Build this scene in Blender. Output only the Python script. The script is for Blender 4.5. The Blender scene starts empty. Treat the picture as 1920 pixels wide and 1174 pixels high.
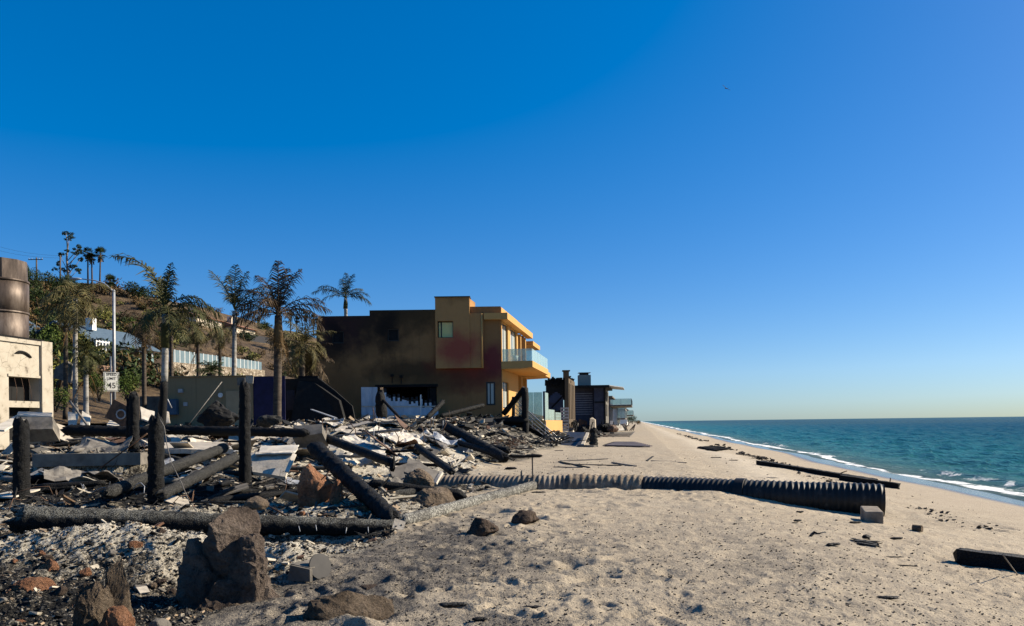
import bpy, bmesh, math, random
import numpy as np
from mathutils import Vector, Matrix, Euler

S = bpy.context.scene
COL = S.collection
# ------------------------------------------------------------------ camera
EYE = 1.7
FPX = 1443.0            # focal length in pixels of a 1920 px wide picture
HCX, HCY = 960.0, 793.0  # where the level line meets the picture's middle column
TILT = 0.0125           # roll: the sea horizon climbs to the right
cam_d = bpy.data.cameras.new('camera')
cam = bpy.data.objects.new('camera', cam_d)
COL.objects.link(cam)
cam.location = (0, 0, EYE)
cam.rotation_euler = (Matrix.Rotation(math.radians(90), 3, 'X') @ Matrix.Rotation(-math.atan(TILT), 3, 'Z')).to_euler()
cam_d.sensor_width = 36.0
cam_d.lens = 36.0 * FPX / 1920.0
_c, _s = math.cos(math.atan(TILT)), math.sin(math.atan(TILT))
cam_d.shift_x = 0.0
cam_d.shift_y = (HCY - 587.0) / 1920.0
cam_d.clip_start = 0.1
cam_d.clip_end = 90000.0
S.camera = cam

# ------------------------------------------------------------------ light
SUN_AZ, SUN_EL = math.radians(74), math.radians(31)   # azimuth from straight ahead towards the right
SUN_DIR = Vector((math.sin(SUN_AZ) * math.cos(SUN_EL), math.cos(SUN_AZ) * math.cos(SUN_EL), math.sin(SUN_EL)))
world = bpy.data.worlds.new('World')
S.world = world
world.use_nodes = True
wn = world.node_tree
wn.nodes.clear()
sky = wn.nodes.new('ShaderNodeTexSky')
sky.sky_type = 'NISHITA'
sky.sun_disc = False
sky.sun_elevation = SUN_EL
sky.sun_rotation = SUN_AZ
sky.altitude = 0.0
sky.air_density = 0.8
sky.dust_density = 0.5
sky.ozone_density = 1.0
hs = wn.nodes.new('ShaderNodeHueSaturation')
hs.inputs['Saturation'].default_value = 1.6
wbg = wn.nodes.new('ShaderNodeBackground')
wbg.inputs['Strength'].default_value = 0.066
wout = wn.nodes.new('ShaderNodeOutputWorld')
wn.links.new(sky.outputs[0], hs.inputs['Color'])
sep = wn.nodes.new('ShaderNodeSeparateColor'); cmb = wn.nodes.new('ShaderNodeCombineColor')
wn.links.new(hs.outputs[0], sep.inputs[0])
for _i, (_g, _k) in enumerate(((.75, .80), (.71, 1.19), (.65, 1.88))):      # deepen the blue of a clear winter sky
    _p = wn.nodes.new('ShaderNodeMath'); _p.operation = 'POWER'; _p.inputs[1].default_value = _g
    _m = wn.nodes.new('ShaderNodeMath'); _m.operation = 'MULTIPLY'; _m.inputs[1].default_value = _k
    wn.links.new(sep.outputs[_i], _p.inputs[0]); wn.links.new(_p.outputs[0], _m.inputs[0]); wn.links.new(_m.outputs[0], cmb.inputs[_i])
wn.links.new(cmb.outputs[0], wbg.inputs['Color'])
wn.links.new(wbg.outputs[0], wout.inputs['Surface'])
sun_d = bpy.data.lights.new('sun', 'SUN')
sun_d.energy = 4.8
sun_d.angle = math.radians(0.5)
sun_d.color = (1.0, 0.89, 0.72)
sun_o = bpy.data.objects.new('sun', sun_d)
COL.objects.link(sun_o)
sun_o.rotation_euler = SUN_DIR.to_track_quat('Z', 'Y').to_euler()
sun_o.location = (60, 20, 60)
S.view_settings.view_transform = 'Standard'
S.view_settings.look = 'None'
S.view_settings.exposure = 1.0
S.view_settings.gamma = 1.0
S.cycles.max_bounces = 6
S.cycles.transparent_max_bounces = 12
S.cycles.caustics_reflective = False
S.cycles.caustics_refractive = False

# ------------------------------------------------------------------ noise (numpy)
def _h(ix, iy, iz, seed):
    n = (ix * 374761393 + iy * 668265263 + iz * 2147483647 + seed * 1013904223) & 0xFFFFFFFF
    n = ((n ^ (n >> 13)) * 1274126177) & 0xFFFFFFFF
    n = ((n ^ (n >> 15)) * 2246822519) & 0xFFFFFFFF
    n = n ^ (n >> 16)
    return (n & 0xFFFF) / 65535.0

def vn2(x, y, seed=0):
    fx, fy = np.floor(x), np.floor(y)
    ix, iy = fx.astype(np.int64), fy.astype(np.int64)
    a, b = x - fx, y - fy
    a = a * a * (3 - 2 * a); b = b * b * (3 - 2 * b)
    z = np.zeros_like(ix)
    v00, v10 = _h(ix, iy, z, seed), _h(ix + 1, iy, z, seed)
    v01, v11 = _h(ix, iy + 1, z, seed), _h(ix + 1, iy + 1, z, seed)
    return ((v00 * (1 - a) + v10 * a) * (1 - b) + (v01 * (1 - a) + v11 * a) * b) * 2 - 1

def vn3(x, y, zz, seed=0):
    fx, fy, fz = np.floor(x), np.floor(y), np.floor(zz)
    ix, iy, iz = fx.astype(np.int64), fy.astype(np.int64), fz.astype(np.int64)
    a, b, c = x - fx, y - fy, zz - fz
    a = a * a * (3 - 2 * a); b = b * b * (3 - 2 * b); c = c * c * (3 - 2 * c)
    r = 0
    for k in (0, 1):
        l = (_h(ix, iy, iz + k, seed) * (1 - a) + _h(ix + 1, iy, iz + k, seed) * a) * (1 - b) \
            + (_h(ix, iy + 1, iz + k, seed) * (1 - a) + _h(ix + 1, iy + 1, iz + k, seed) * a) * b
        r = r + l * (c if k else 1 - c)
    return r * 2 - 1

def fbm2(x, y, seed=0, oct=4, gain=0.5):
    r, a, t = 0, 1.0, 0.0
    for o in range(oct):
        r = r + a * vn2(x * 2.03 ** o + 17.3 * o, y * 2.03 ** o - 9.1 * o, seed + o)
        t += a; a *= gain
    return r / t

def fbm3(x, y, z, seed=0, oct=4, gain=0.5):
    r, a, t = 0, 1.0, 0.0
    for o in range(oct):
        k = 2.03 ** o
        r = r + a * vn3(x * k + 17.3 * o, y * k - 9.1 * o, z * k + 4.7 * o, seed + o)
        t += a; a *= gain
    return r / t

def sstep(a, b, x):
    t = np.clip((x - a) / (b - a), 0, 1)
    return t * t * (3 - 2 * t)

def dimples(x, y, cell, seed, prob, el=1.6):
    """Footprint-like pits with raised rims, scattered one per grid cell at most."""
    cx, cy = np.floor(x / cell).astype(np.int64), np.floor(y / cell).astype(np.int64)
    out = np.zeros_like(x)
    z0 = np.zeros_like(cx)
    for dx in (-1, 0, 1):
        for dy in (-1, 0, 1):
            ix, iy = cx + dx, cy + dy
            ex = _h(ix, iy, z0, seed) < prob
            px = (ix + _h(ix, iy, z0 + 1, seed)) * cell
            py = (iy + _h(ix, iy, z0 + 2, seed)) * cell
            r = cell * (0.16 + 0.16 * _h(ix, iy, z0 + 3, seed))
            an = _h(ix, iy, z0 + 4, seed) * 6.283
            ux, uy = (x - px) * np.cos(an) + (y - py) * np.sin(an), -(x - px) * np.sin(an) + (y - py) * np.cos(an)
            d2 = (ux / (r * el)) ** 2 + (uy / r) ** 2
            d = np.sqrt(d2)
            out += np.where(ex, (-np.exp(-d2 * 1.2) + 0.4 * np.exp(-((d - 1.5) / 0.45) ** 2)) * r * (0.4 + 0.6 * _h(ix, iy, z0 + 5, seed)), 0)
    return out

# ------------------------------------------------------------------ terrain functions
def tco(x, y):
    return x - 0.165 * y            # distance towards the sea from the camera's shore-parallel line

def ground_base(x, y):
    x = np.asarray(x, float); y = np.asarray(y, float)
    t = tco(x, y)
    z = -np.clip(t - 1.8, 0, 60) * 0.105
    z = z + 0.10 * sstep(2.5, 4.8, t) * sstep(9, 6, t) * sstep(16, 30, y)
    z = z + 0.08 * fbm2(x * 0.12, y * 0.12, 5, 3)
    rise = np.clip(0.047 * (y - 14), 0, 2.1)
    z = z + rise * sstep(-5.0, -12.5, t)
    # heaps of ash and rubble
    for (hx, hy, hh, rx, ry) in ((-4.7, 9.2, .50, 2.0, .85), (-6.2, 7.6, .16, .9, .6), (-7.0, 11.5, .12, 1.5, 1.2), (-6.9, 33, .35, 3.2, 4), (-4.4, 28, .35, 2.2, 3.5),
                                 (-13.5, 33, .6, 4.5, 3), (-11.5, 24, .35, 3.0, 1.0), (-2.9, 15.3, .3, 1.0, 1.6), (-9.5, 43, .5, 5, 4),
                                 (-18, 36, .45, 3, 3), (-1.4, 17.2, .12, .9, .8)):
        z = z + hh * np.exp(-((x - hx) / rx) ** 2 - ((y - hy) / ry) ** 2)
    # hollow behind the fallen pile in front
    z = z - 0.50 * np.exp(-((y - 12.50 - 0.217 * x) / .50) ** 2) * sstep(-1.9, -2.8, x) * sstep(-10, -7.5, x)
    z = z - 0.22 * np.exp(-((x + 3.3) / .55) ** 2 - ((y - 8.7) / .8) ** 2)
    return z

def gz(x, y):
    return float(ground_base(np.array([x]), np.array([y]))[0])

def hill_h(x, y):
    x = np.asarray(x, float); y = np.asarray(y, float)
    t = -tco(x, y)
    k = np.clip((t - 38) / 112, 0, 1)
    prof = 41.0 * (0.72 * k + 0.28 * k * k * (3 - 2 * k))
    prof = np.where(t > 150, 41.0 + 3 * sstep(150, 220, t), prof)
    n = fbm2(x * 0.022, y * 0.022, 31, 4) * 5.0 * sstep(40, 90, t) + fbm2(x * .11, y * .11, 33, 3) * .9 * sstep(36, 60, t)
    gully = -3.5 * np.exp(-((fbm2((y + .16 * x) * .012, t * .004, 37, 2)) / .12) ** 2) * sstep(50, 90, t)
    far = sstep(620, 330, y) * (1 - .13 * sstep(225, 150, y))
    return 2.0 + (prof + n + gully) * far

def hz(x, y):
    return float(hill_h(np.array([x]), np.array([y]))[0])

# ------------------------------------------------------------------ pixel of the photograph -> point in the place
def ray(px, py):
    du, dv = px - HCX, py - HCY
    u = du * _c - dv * _s
    v = du * _s + dv * _c
    return u / FPX, -v / FPX

def W(px, py, Y):
    u, v = ray(px, py)
    return Vector((u * Y, Y, EYE + v * Y))

def G(px, py, lift=0.0, lo=4.0, hi=140.0):
    """where the line of sight through a pixel meets the ground"""
    u, v = ray(px, py)
    ys = np.exp(np.linspace(math.log(lo), math.log(hi), 500))
    g = ground_base(u * ys, ys) + lift - (EYE + v * ys)
    k = np.nonzero(g > 0)[0]
    i = int(k[0]) if len(k) else len(ys) - 1
    Y = float(ys[i])
    return Vector((u * Y, Y, gz(u * Y, Y)))

def H(px, py):
    u, v = ray(px, py)
    ys = np.linspace(45, 420, 1500)
    g = hill_h(u * ys, ys) - (EYE + v * ys)
    k = np.nonzero(g > 0)[0]
    Y = float(ys[int(k[0])]) if len(k) else float(ys[int(np.argmax(g))])
    return Vector((u * Y, Y, hz(u * Y, Y)))

# ------------------------------------------------------------------ mesh builder
class MB:
    def __init__(s):
        s.v = []; s.f = []; s.n = 0; s.c = []; s.smooth = []
    def add(s, verts, faces, col=None, smooth=False):
        verts = np.asarray(verts, float).reshape(-1, 3)
        for f in faces:
            s.f.append(tuple(int(i) + s.n for i in f))
            s.smooth.append(smooth)
        s.v.append(verts); s.n += len(verts)
        s.c.append(np.tile(np.array(col if col is not None else (1, 1, 1), float), (len(verts), 1)))
        return s
    def box(s, c, size, R=None, col=None):
        hx, hy, hz_ = size[0] / 2, size[1] / 2, size[2] / 2
        p = np.array([(a, b, d) for d in (-hz_, hz_) for b in (-hy, hy) for a in (-hx, hx)])
        if R is not None:
            p = p @ np.array(R).T
        return s.add(p + np.array(c), [(0, 2, 3, 1), (4, 5, 7, 6), (0, 1, 5, 4), (2, 6, 7, 3), (0, 4, 6, 2), (1, 3, 7, 5)], col)
    def bar(s, p0, p1, w, h, up=(0, 0, 1), col=None):
        """rectangular bar from p0 to p1, w across and h along 'up'"""
        p0, p1 = Vector(p0), Vector(p1)
        d = (p1 - p0); L = d.length; d.normalize()
        x = d.cross(Vector(up))
        if x.length < 1e-4: x = d.cross(Vector((1, 0, 0)))
        x.normalize(); u = x.cross(d)
        R = np.array([x, d, u]).T
        return s.box((p0 + p1) / 2, (w, L, h), R, col)
    def prism(s, poly, vec, col=None):
        """polygon of 3-D points swept along vec"""
        n = len(poly); a = np.array([tuple(p) for p in poly], float); b = a + np.array(vec)
        f = [tuple(range(n))[::-1], tuple(range(n, 2 * n))] + [(i, (i + 1) % n, n + (i + 1) % n, n + i) for i in range(n)]
        return s.add(np.vstack([a, b]), f, col)
    def tube(s, pts, rad, seg=8, col=None, cap=True, smooth=True, jit=0.0, seed=0, freq=3.0, ridge=False, ragged=False):
        pts = [Vector(p) for p in pts]; n = len(pts)
        if not hasattr(rad, '__len__'): rad = [rad] * n
        vs = []
        prev = None
        for i, p in enumerate(pts):
            d = (pts[min(i + 1, n - 1)] - pts[max(i - 1, 0)]).normalized()
            if prev is None:
                x = d.orthogonal().normalized()
            else:
                x = (prev - d * prev.dot(d)).normalized()
            prev = x; y = d.cross(x)
            for k in range(seg):
                a = 2 * math.pi * k / seg
                vs.append(p + (x * math.cos(a) + y * math.sin(a)) * rad[i])
        V = np.array([tuple(q) for q in vs])
        if jit:
            C = np.repeat(np.array([tuple(p) for p in pts]), seg, 0)
            nz3 = fbm3(V[:, 0] * freq, V[:, 1] * freq, V[:, 2] * freq, seed, 3)
            if ridge: nz3 = .35 * nz3 + .55 - 1.5 * np.abs(fbm3(V[:, 0] * freq * 1.7, V[:, 1] * freq * 1.7, V[:, 2] * freq * 1.7, seed + 5, 3)) ** .6
            V = V + (V - C) * (jit * nz3)[:, None]
            if ragged:
                for ring in range(n):
                    e = min(ring, n - 1 - ring)
                    if e < 5:
                        ax = (pts[-1] - pts[0]).normalized() * (1 if ring > n / 2 else -1)
                        k = np.arange(seg); h = fbm2(np.cos(2 * np.pi * k / seg) * 1.7 + seed, np.sin(2 * np.pi * k / seg) * 1.7, seed, 3)
                        V[ring * seg:(ring + 1) * seg] += np.outer(h * rad[n // 2] * 1.6 * (1 - e / 5), np.array(ax))
        f = [(i * seg + k, i * seg + (k + 1) % seg, (i + 1) * seg + (k + 1) % seg, (i + 1) * seg + k) for i in range(n - 1) for k in range(seg)]
        s.add(V, f, col, smooth)
        if cap:
            o = s.n - len(V)
            s.f.append(tuple(o + k for k in range(seg))[::-1]); s.smooth.append(False)
            s.f.append(tuple(o + (n - 1) * seg + k for k in range(seg))); s.smooth.append(False)
        return s
    def mesh(s, name, mat=None, org=(0, 0, 0)):
        me = bpy.data.meshes.new(name)
        V = np.vstack(s.v) - np.array(org) if s.v else np.zeros((0, 3))
        me.from_pydata([tuple(p) for p in V], [], s.f)
        me.polygons.foreach_set('use_smooth', np.array(s.smooth, bool))
        ca = me.color_attributes.new('tint', 'FLOAT_COLOR', 'POINT')
        C = np.vstack(s.c) if s.c else np.zeros((0, 3))
        ca.data.foreach_set('color', np.hstack([C, np.ones((len(C), 1))]).astype(np.float32).ravel())
        if mat: me.materials.append(mat)
        me.update()
        return me

ORG = {}
def thing(name, label, cat, loc, group=None):
    o = bpy.data.objects.new(name, None); COL.objects.link(o)
    o.empty_display_size = 0.2
    o.location = loc; ORG[o] = Vector(loc)
    o['label'] = label; o['category'] = cat
    if group: o['group'] = group
    return o

def part(name, mb, mat, parent, label=None):
    org = ORG[parent]
    o = bpy.data.objects.new(name, mb.mesh(name, mat, org)); COL.objects.link(o)
    o.parent = parent; ORG[o] = org
    if label: o['label'] = label
    return o

def solo(name, mb, mat, label, cat, loc=None, group=None):
    V = np.vstack(mb.v)
    if loc is None:
        loc = ((V[:, 0].min() + V[:, 0].max()) / 2, (V[:, 1].min() + V[:, 1].max()) / 2, V[:, 2].min())
    o = bpy.data.objects.new(name, mb.mesh(name, mat, loc)); COL.objects.link(o)
    o.location = loc; ORG[o] = Vector(loc)
    o['label'] = label; o['category'] = cat
    if group: o['group'] = group
    return o

def setting(name, mb, mat, kind='structure', label=None):
    o = bpy.data.objects.new(name, mb.mesh(name, mat)); COL.objects.link(o)
    o['kind'] = kind
    if label: o['label'] = label
    return o

def dup(root, loc, rz=0.0, sc=1.0, label=None, group=None):
    r = root.copy(); COL.objects.link(r)
    r.location = loc; r.rotation_euler = (0, 0, rz); r.scale = (sc,) * 3
    if label: r['label'] = label
    if group: r['group'] = group
    for ch in root.children:
        c = ch.copy(); COL.objects.link(c); c.parent = r
        for g in ch.children:
            d = g.copy(); COL.objects.link(d); d.parent = c
    return r

def gridwall(mb, O, u, n, us, zs, hole, th, col=None):
    """wall of thickness th standing on axes u and up from O, cells where hole(i,j) is true left open, front face towards n"""
    O, u, n = Vector(O), Vector(u).normalized(), Vector(n).normalized()
    nu, nz = len(us), len(zs)
    idx = {}
    vs, fs = [], []
    def vid(i, j, b):
        k = (i, j, b)
        if k not in idx:
            idx[k] = len(vs)
            p = O + u * us[i] - n * (th if b else 0); p.z += zs[j]
            vs.append(p)
        return idx[k]
    sol = lambda i, j: 0 <= i < nu - 1 and 0 <= j < nz - 1 and not hole(i, j)
    for i in range(nu - 1):
        for j in range(nz - 1):
            if not sol(i, j): continue
            a, b, c, d = (i, j), (i + 1, j), (i + 1, j + 1), (i, j + 1)
            fs.append([vid(*q, 0) for q in (a, b, c, d)])
            fs.append([vid(*q, 1) for q in (d, c, b, a)])
            for (q, r, di, dj) in ((a, b, 0, -1), (b, c, 1, 0), (c, d, 0, 1), (d, a, -1, 0)):
                if not sol(i + di, j + dj):
                    fs.append([vid(*q, 1), vid(*r, 1), vid(*r, 0), vid(*q, 0)])
    return mb.add([tuple(p) for p in vs], fs, col)

# rocks
_ICO = {}
def ico(sub):
    if sub not in _ICO:
        bm = bmesh.new(); bmesh.ops.create_icosphere(bm, subdivisions=sub, radius=1)
        bm.verts.ensure_lookup_table()
        _ICO[sub] = (np.array([tuple(v.co) for v in bm.verts]), [tuple(v.index for v in f.verts) for f in bm.faces])
        bm.free()
    return _ICO[sub]

def rock(mb, c, size, seed, sub=4, rough=.18, cuts=7, rz=0.0, col=None, tilt=0.0, fine=.05, boxy=0.0, med=0.0):
    V, F = ico(sub)
    if boxy: V = V / (np.abs(V).max(1) ** boxy)[:, None]
    rng = np.random.RandomState(seed)
    P = V.copy()
    for _ in range(cuts):
        d = rng.normal(size=3); d /= np.linalg.norm(d)
        h = rng.uniform(.52, .86)
        q = P @ d
        P = P - np.outer(np.clip(q - h, 0, None) * .93, d)
    q = np.array(size) / max(1e-6, float(np.mean(size)))
    A, B, C_ = P[:, 0] * q[0], P[:, 1] * q[1], P[:, 2] * q[2]
    r = 1 + rough * fbm3(A * 1.6, B * 1.6, C_ * 1.6, seed, 4) + fine * (1 - 2 * np.abs(fbm3(A * 4.2, B * 4.2, C_ * 5.5, seed + 9, 4, .6)))
    if med: r = r + med * (.7 - 1.8 * np.abs(fbm3(A * 1.1 + 5, B * 1.1, C_ * 3.0 + A * .8, seed + 21, 3, .5)) ** .7)
    P = P * r[:, None] * (np.array(size) / 2)
    R = np.array(Euler((tilt, 0, rz)).to_matrix())
    P = P @ R.T + np.array(c)
    return mb.add(P, F, col, False)

# ------------------------------------------------------------------ materials
def newmat(name):
    m = bpy.data.materials.new(name); m.use_nodes = True
    nt = m.node_tree; nt.nodes.clear()
    out = nt.nodes.new('ShaderNodeOutputMaterial')
    b = nt.nodes.new('ShaderNodeBsdfPrincipled')
    nt.links.new(b.outputs[0], out.inputs['Surface'])
    b.inputs['Specular IOR Level'].default_value = 0.3
    return m, nt, b
def N(nt, t, **kw):
    n = nt.nodes.new('ShaderNode' + t)
    for k, v in kw.items():
        if k in n.inputs: n.inputs[k].default_value = v
        else: setattr(n, k, v)
    return n
def coords(nt, sc=(1, 1, 1), kind='Object'):
    tc = N(nt, 'TexCoord'); mp = N(nt, 'Mapping')
    mp.inputs['Scale'].default_value = sc
    nt.links.new(tc.outputs[kind], mp.inputs['Vector'])
    return mp.outputs[0]
def noise(nt, vec, scale, detail=6, rough=.6, dist=0.0):
    n = N(nt, 'TexNoise'); n.inputs['Scale'].default_value = scale; n.inputs['Detail'].default_value = detail
    n.inputs['Roughness'].default_value = rough; n.inputs['Distortion'].default_value = dist
    nt.links.new(vec, n.inputs['Vector']); return n.outputs['Fac']
def ramp(nt, fac, stops):
    r = N(nt, 'ValToRGB'); e = r.color_ramp.elements
    while len(e) < len(stops): e.new(.5)
    for i, (p, c) in enumerate(stops):
        e[i].position = p; e[i].color = (*c, 1) if hasattr(c, '__len__') else (c, c, c, 1)
    nt.links.new(fac, r.inputs['Fac']); return r.outputs['Color']
def mixc(nt, fac, a, b, blend='MIX'):
    m = N(nt, 'Mix', data_type='RGBA', blend_type=blend)
    for sock, v in ((m.inputs[0], fac), (m.inputs[6], a), (m.inputs[7], b)):
        if hasattr(v, 'links'): nt.links.new(v, sock)
        elif hasattr(v, '__len__'): sock.default_value = (*v, 1)
        else: sock.default_value = v
    return m.outputs[2]
def math_(nt, op, a, b=0.0, clamp=False):
    m = N(nt, 'Math', operation=op); m.use_clamp = clamp
    for s_, v in ((m.inputs[0], a), (m.inputs[1], b)):
        if hasattr(v, 'links'): nt.links.new(v, s_)
        else: s_.default_value = v
    return m.outputs[0]
def attr(nt, name, out='Fac'):
    a = N(nt, 'Attribute'); a.attribute_name = name; return a.outputs[out]
def bump(nt, b, h, strength, dist, prev=None):
    n = N(nt, 'Bump'); n.inputs['Strength'].default_value = strength; n.inputs['Distance'].default_value = dist
    nt.links.new(h, n.inputs['Height'])
    if prev is not None: nt.links.new(prev, n.inputs['Normal'])
    if b is not None: nt.links.new(n.outputs[0], b.inputs['Normal'])
    return n.outputs[0]

def M(name, stops, scale=3.0, rough=.8, bscale=20, bstr=.4, bdist=.01, metal=0.0, sc=(1, 1, 1), detail=7, tint=False, nrough=.65, dist=0.0):
    m, nt, b = newmat(name)
    v = coords(nt, sc)
    c = ramp(nt, noise(nt, v, scale, detail, nrough, dist), stops)
    if tint: c = mixc(nt, 1.0, c, attr(nt, 'tint', 'Color'), 'MULTIPLY')
    nt.links.new(c, b.inputs['Base Color'])
    b.inputs['Roughness'].default_value = rough; b.inputs['Metallic'].default_value = metal
    if bstr: bump(nt, b, noise(nt, v, bscale, 6, .65), bstr, bdist)
    return m

def charmat(name, lo, hi, cell=9, rough=.7, ash=None, sc=(1, 1, 1), top=False, edgec=(.004, .004, .004)):
    """burnt wood: alligator cracks, ash in patches"""
    m, nt, b = newmat(name)
    v = coords(nt, sc)
    vd = N(nt, 'TexVoronoi', feature='DISTANCE_TO_EDGE'); vd.inputs['Scale'].default_value = cell
    nz_ = noise(nt, v, 5, 4)
    wv = mixc(nt, .12, v, nz_, 'ADD')
    nt.links.new(wv, vd.inputs['Vector'])
    edge = math_(nt, 'MULTIPLY', vd.outputs['Distance'], 6.0, True)
    c = ramp(nt, noise(nt, v, 14, 8, .7), [(.3, lo), (.75, hi)])
    if ash:
        af = math_(nt, 'MULTIPLY', ramp(nt, noise(nt, v, 2.2, 6, .7), [(.34, 0.0), (.55, 1.0)] if top else [(.42, 0.0), (.6, 1.0)]), ash[1])
        if top:      # ash kept to upper faces: sunlit top and shaded flank put into colour
            sp = N(nt, 'SeparateXYZ'); ge = N(nt, 'NewGeometry'); nt.links.new(ge.outputs['Normal'], sp.inputs[0])
            af = math_(nt, 'MULTIPLY', af, ramp(nt, sp.outputs[2], [(.28, 0.0), (.55, 1.0)]))
        c = mixc(nt, af, c, ash[0])
    c = mixc(nt, edge, edgec, c)
    nt.links.new(c, b.inputs['Base Color'])
    b.inputs['Roughness'].default_value = rough; b.inputs['Specular IOR Level'].default_value = .2
    n1 = bump(nt, None, edge, .8, .012)
    bump(nt, b, noise(nt, v, 45, 6, .7), .6, .01, n1)
    return m

MT = {}
MT['char'] = charmat('charred_wood', (.0025, .0025, .0025), (.011, .0105, .01), 24)
MT['char2'] = charmat('charred_log', (.016, .016, .015), (.075, .072, .064), 26, .8)
MT['ashlog'] = charmat('ash_grey_wood', (.16, .155, .135), (.36, .345, .295), 13, .85, ((.07, .066, .058), .7), edgec=(.045, .042, .038))
MT['plaster'] = M('dirty_plaster', [(.25, (.12, .10, .075)), (.45, (.36, .315, .25)), (.8, (.50, .45, .37))], 2.5, .85, 25, .5, .02)
MT['concrete'] = M('concrete', [(.3, (.07, .062, .052)), (.55, (.165, .145, .118)), (.8, (.24, .215, .175))], 2.2, .9, 30, .6, .015)
MT['whitesheet'] = M('scorched_white_sheet', [(.26, (.08, .065, .05)), (.38, (.42, .37, .29)), (.7, (.62, .57, .48))], 1.3, .7, 20, .3, .01)
MT['greyboard'] = M('weathered_grey_board', [(.3, (.06, .052, .045)), (.7, (.22, .20, .17))], 5, .85, 30, .5, .01, sc=(1, 1, 1))
MT['rust'] = M('rusty_steel', [(.3, (.035, .022, .016)), (.55, (.11, .06, .035)), (.8, (.20, .12, .07))], 4, .75, 30, .5, .01)
MT['flue'] = M('scorched_steel_flue', [(.3, (.02, .014, .011)), (.5, (.085, .062, .047)), (.72, (.22, .175, .14))], 1.7, .55, 9, .2, .03, metal=.35, sc=(1, 1, .3))
MT['cream'] = M('cream_plaster', [(.30, (.09, .07, .05)), (.42, (.36, .315, .245)), (.75, (.44, .395, .32))], 2.0, .85, 16, .35, .015)
def crackmat(m, sc_=2.2, w=14, col=(.05, .04, .03)):
    """thin branching cracks laid over an existing material's colour"""
    nt = m.node_tree; b = [n for n in nt.nodes if n.type == 'BSDF_PRINCIPLED'][0]
    src = b.inputs['Base Color'].links[0].from_socket
    v = coords(nt); wv = mixc(nt, .25, v, N(nt, 'TexNoise', Scale=2.5).outputs['Color'], 'ADD')
    vd = N(nt, 'TexVoronoi', feature='DISTANCE_TO_EDGE'); vd.inputs['Scale'].default_value = sc_; nt.links.new(wv, vd.inputs['Vector'])
    e = math_(nt, 'MULTIPLY', vd.outputs['Distance'], w * 4, True)
    f = math_(nt, 'MULTIPLY', math_(nt, 'SUBTRACT', 1.0, e), ramp(nt, noise(nt, v, 1.1, 3), [(.42, 0.0), (.58, .9)]))
    nt.links.new(mixc(nt, f, src, col), b.inputs['Base Color'])
crackmat(MT['cream']); crackmat(MT['plaster'], 3.0)
MT['steel'] = M('brushed_steel', [(.3, (.30, .28, .25)), (.7, (.52, .49, .44))], 6, .4, 20, .05, .005, metal=.6)
MT['galv'] = M('galvanised_steel', [(.3, (.26, .265, .27)), (.7, (.38, .385, .39))], 3, .5, 20, .05, .005, metal=.25)
MT['black'] = M('black_soot', [(.3, (.003, .003, .003)), (.8, (.016, .015, .014))], 3, .9, 20, .4, .01)
MT['darkglass'] = M('dark_window_glass', [(.3, (.006, .007, .01)), (.8, (.02, .022, .028))], 2, .08, 20, 0, 0)
MT['pvcblack'] = M('black_ribbed_plastic', [(.35, (.004, .004, .004)), (.58, (.012, .011, .010)), (.72, (.05, .043, .035))], 4, .55, 30, .15, .005)
MT['stone'] = None

def glassmat(name, tint, dens, rough=.05):
    m, nt, b = newmat(name)
    out = [n for n in nt.nodes if n.type == 'OUTPUT_MATERIAL'][0]
    tr = N(nt, 'BsdfTransparent'); tr.inputs['Color'].default_value = (.86, .93, .89, 1)
    mx = N(nt, 'MixShader')
    v = coords(nt)
    f = math_(nt, 'ADD', math_(nt, 'MULTIPLY', noise(nt, v, 1.2, 5), .35), dens - .17, True)
    nt.links.new(f, mx.inputs[0]); nt.links.new(tr.outputs[0], mx.inputs[1]); nt.links.new(b.outputs[0], mx.inputs[2])
    b.inputs['Base Color'].default_value = (*tint, 1); b.inputs['Roughness'].default_value = rough
    b.inputs['Specular IOR Level'].default_value = .5
    nt.links.new(mx.outputs[0], out.inputs['Surface'])
    return m
MT['glass'] = glassmat('salt_hazed_glass', (.55, .66, .60), .45)
MT['glass_dark'] = glassmat('terrace_glass', (.32, .40, .34), .42)
# ================================================================== the setting: sand, sea, hill
def fan(us, ys):
    U, Y = np.meshgrid(us, ys)
    return U * Y, Y

def grid_mesh(name, X, Y, Z, mat, attrs, kind):
    ny, nx = X.shape
    me = bpy.data.meshes.new(name)
    n = nx * ny
    me.vertices.add(n)
    me.vertices.foreach_set('co', np.stack([X, Y, Z], -1).astype(np.float32).ravel())
    i = np.arange(n).reshape(ny, nx)
    q = np.stack([i[:-1, :-1], i[:-1, 1:], i[1:, 1:], i[1:, :-1]], -1).reshape(-1, 4)
    m = len(q)
    me.loops.add(m * 4); me.polygons.add(m)
    me.loops.foreach_set('vertex_index', q.ravel().astype(np.int32))
    me.polygons.foreach_set('loop_start', (np.arange(m) * 4).astype(np.int32))
    me.polygons.foreach_set('loop_total', np.full(m, 4, np.int32))
    me.polygons.foreach_set('use_smooth', np.ones(m, bool))
    for k, a in attrs.items():
        at = me.attributes.new(k, 'FLOAT', 'POINT')
        at.data.foreach_set('value', a.astype(np.float32).ravel())
    me.update(calc_edges=True); me.validate()
    me.materials.append(mat)
    o = bpy.data.objects.new(name, me); COL.objects.link(o)
    o['kind'] = kind
    return o

# ---- sand
def debris_mask(X, Y):
    t = tco(X, Y)
    n = fbm2(X * .35, Y * .35, 11, 4)
    near = -3.75 + .55 * n
    d = sstep(0.25, -.45, t - near) * sstep(30, 18, Y)
    far = -5.6 + 1.7 * fbm2(X * .16, Y * .16, 13, 3)
    d2 = sstep(.5, -.8, t - far) * sstep(14, 20, Y)
    return np.clip(d + d2, 0, 1)

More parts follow.
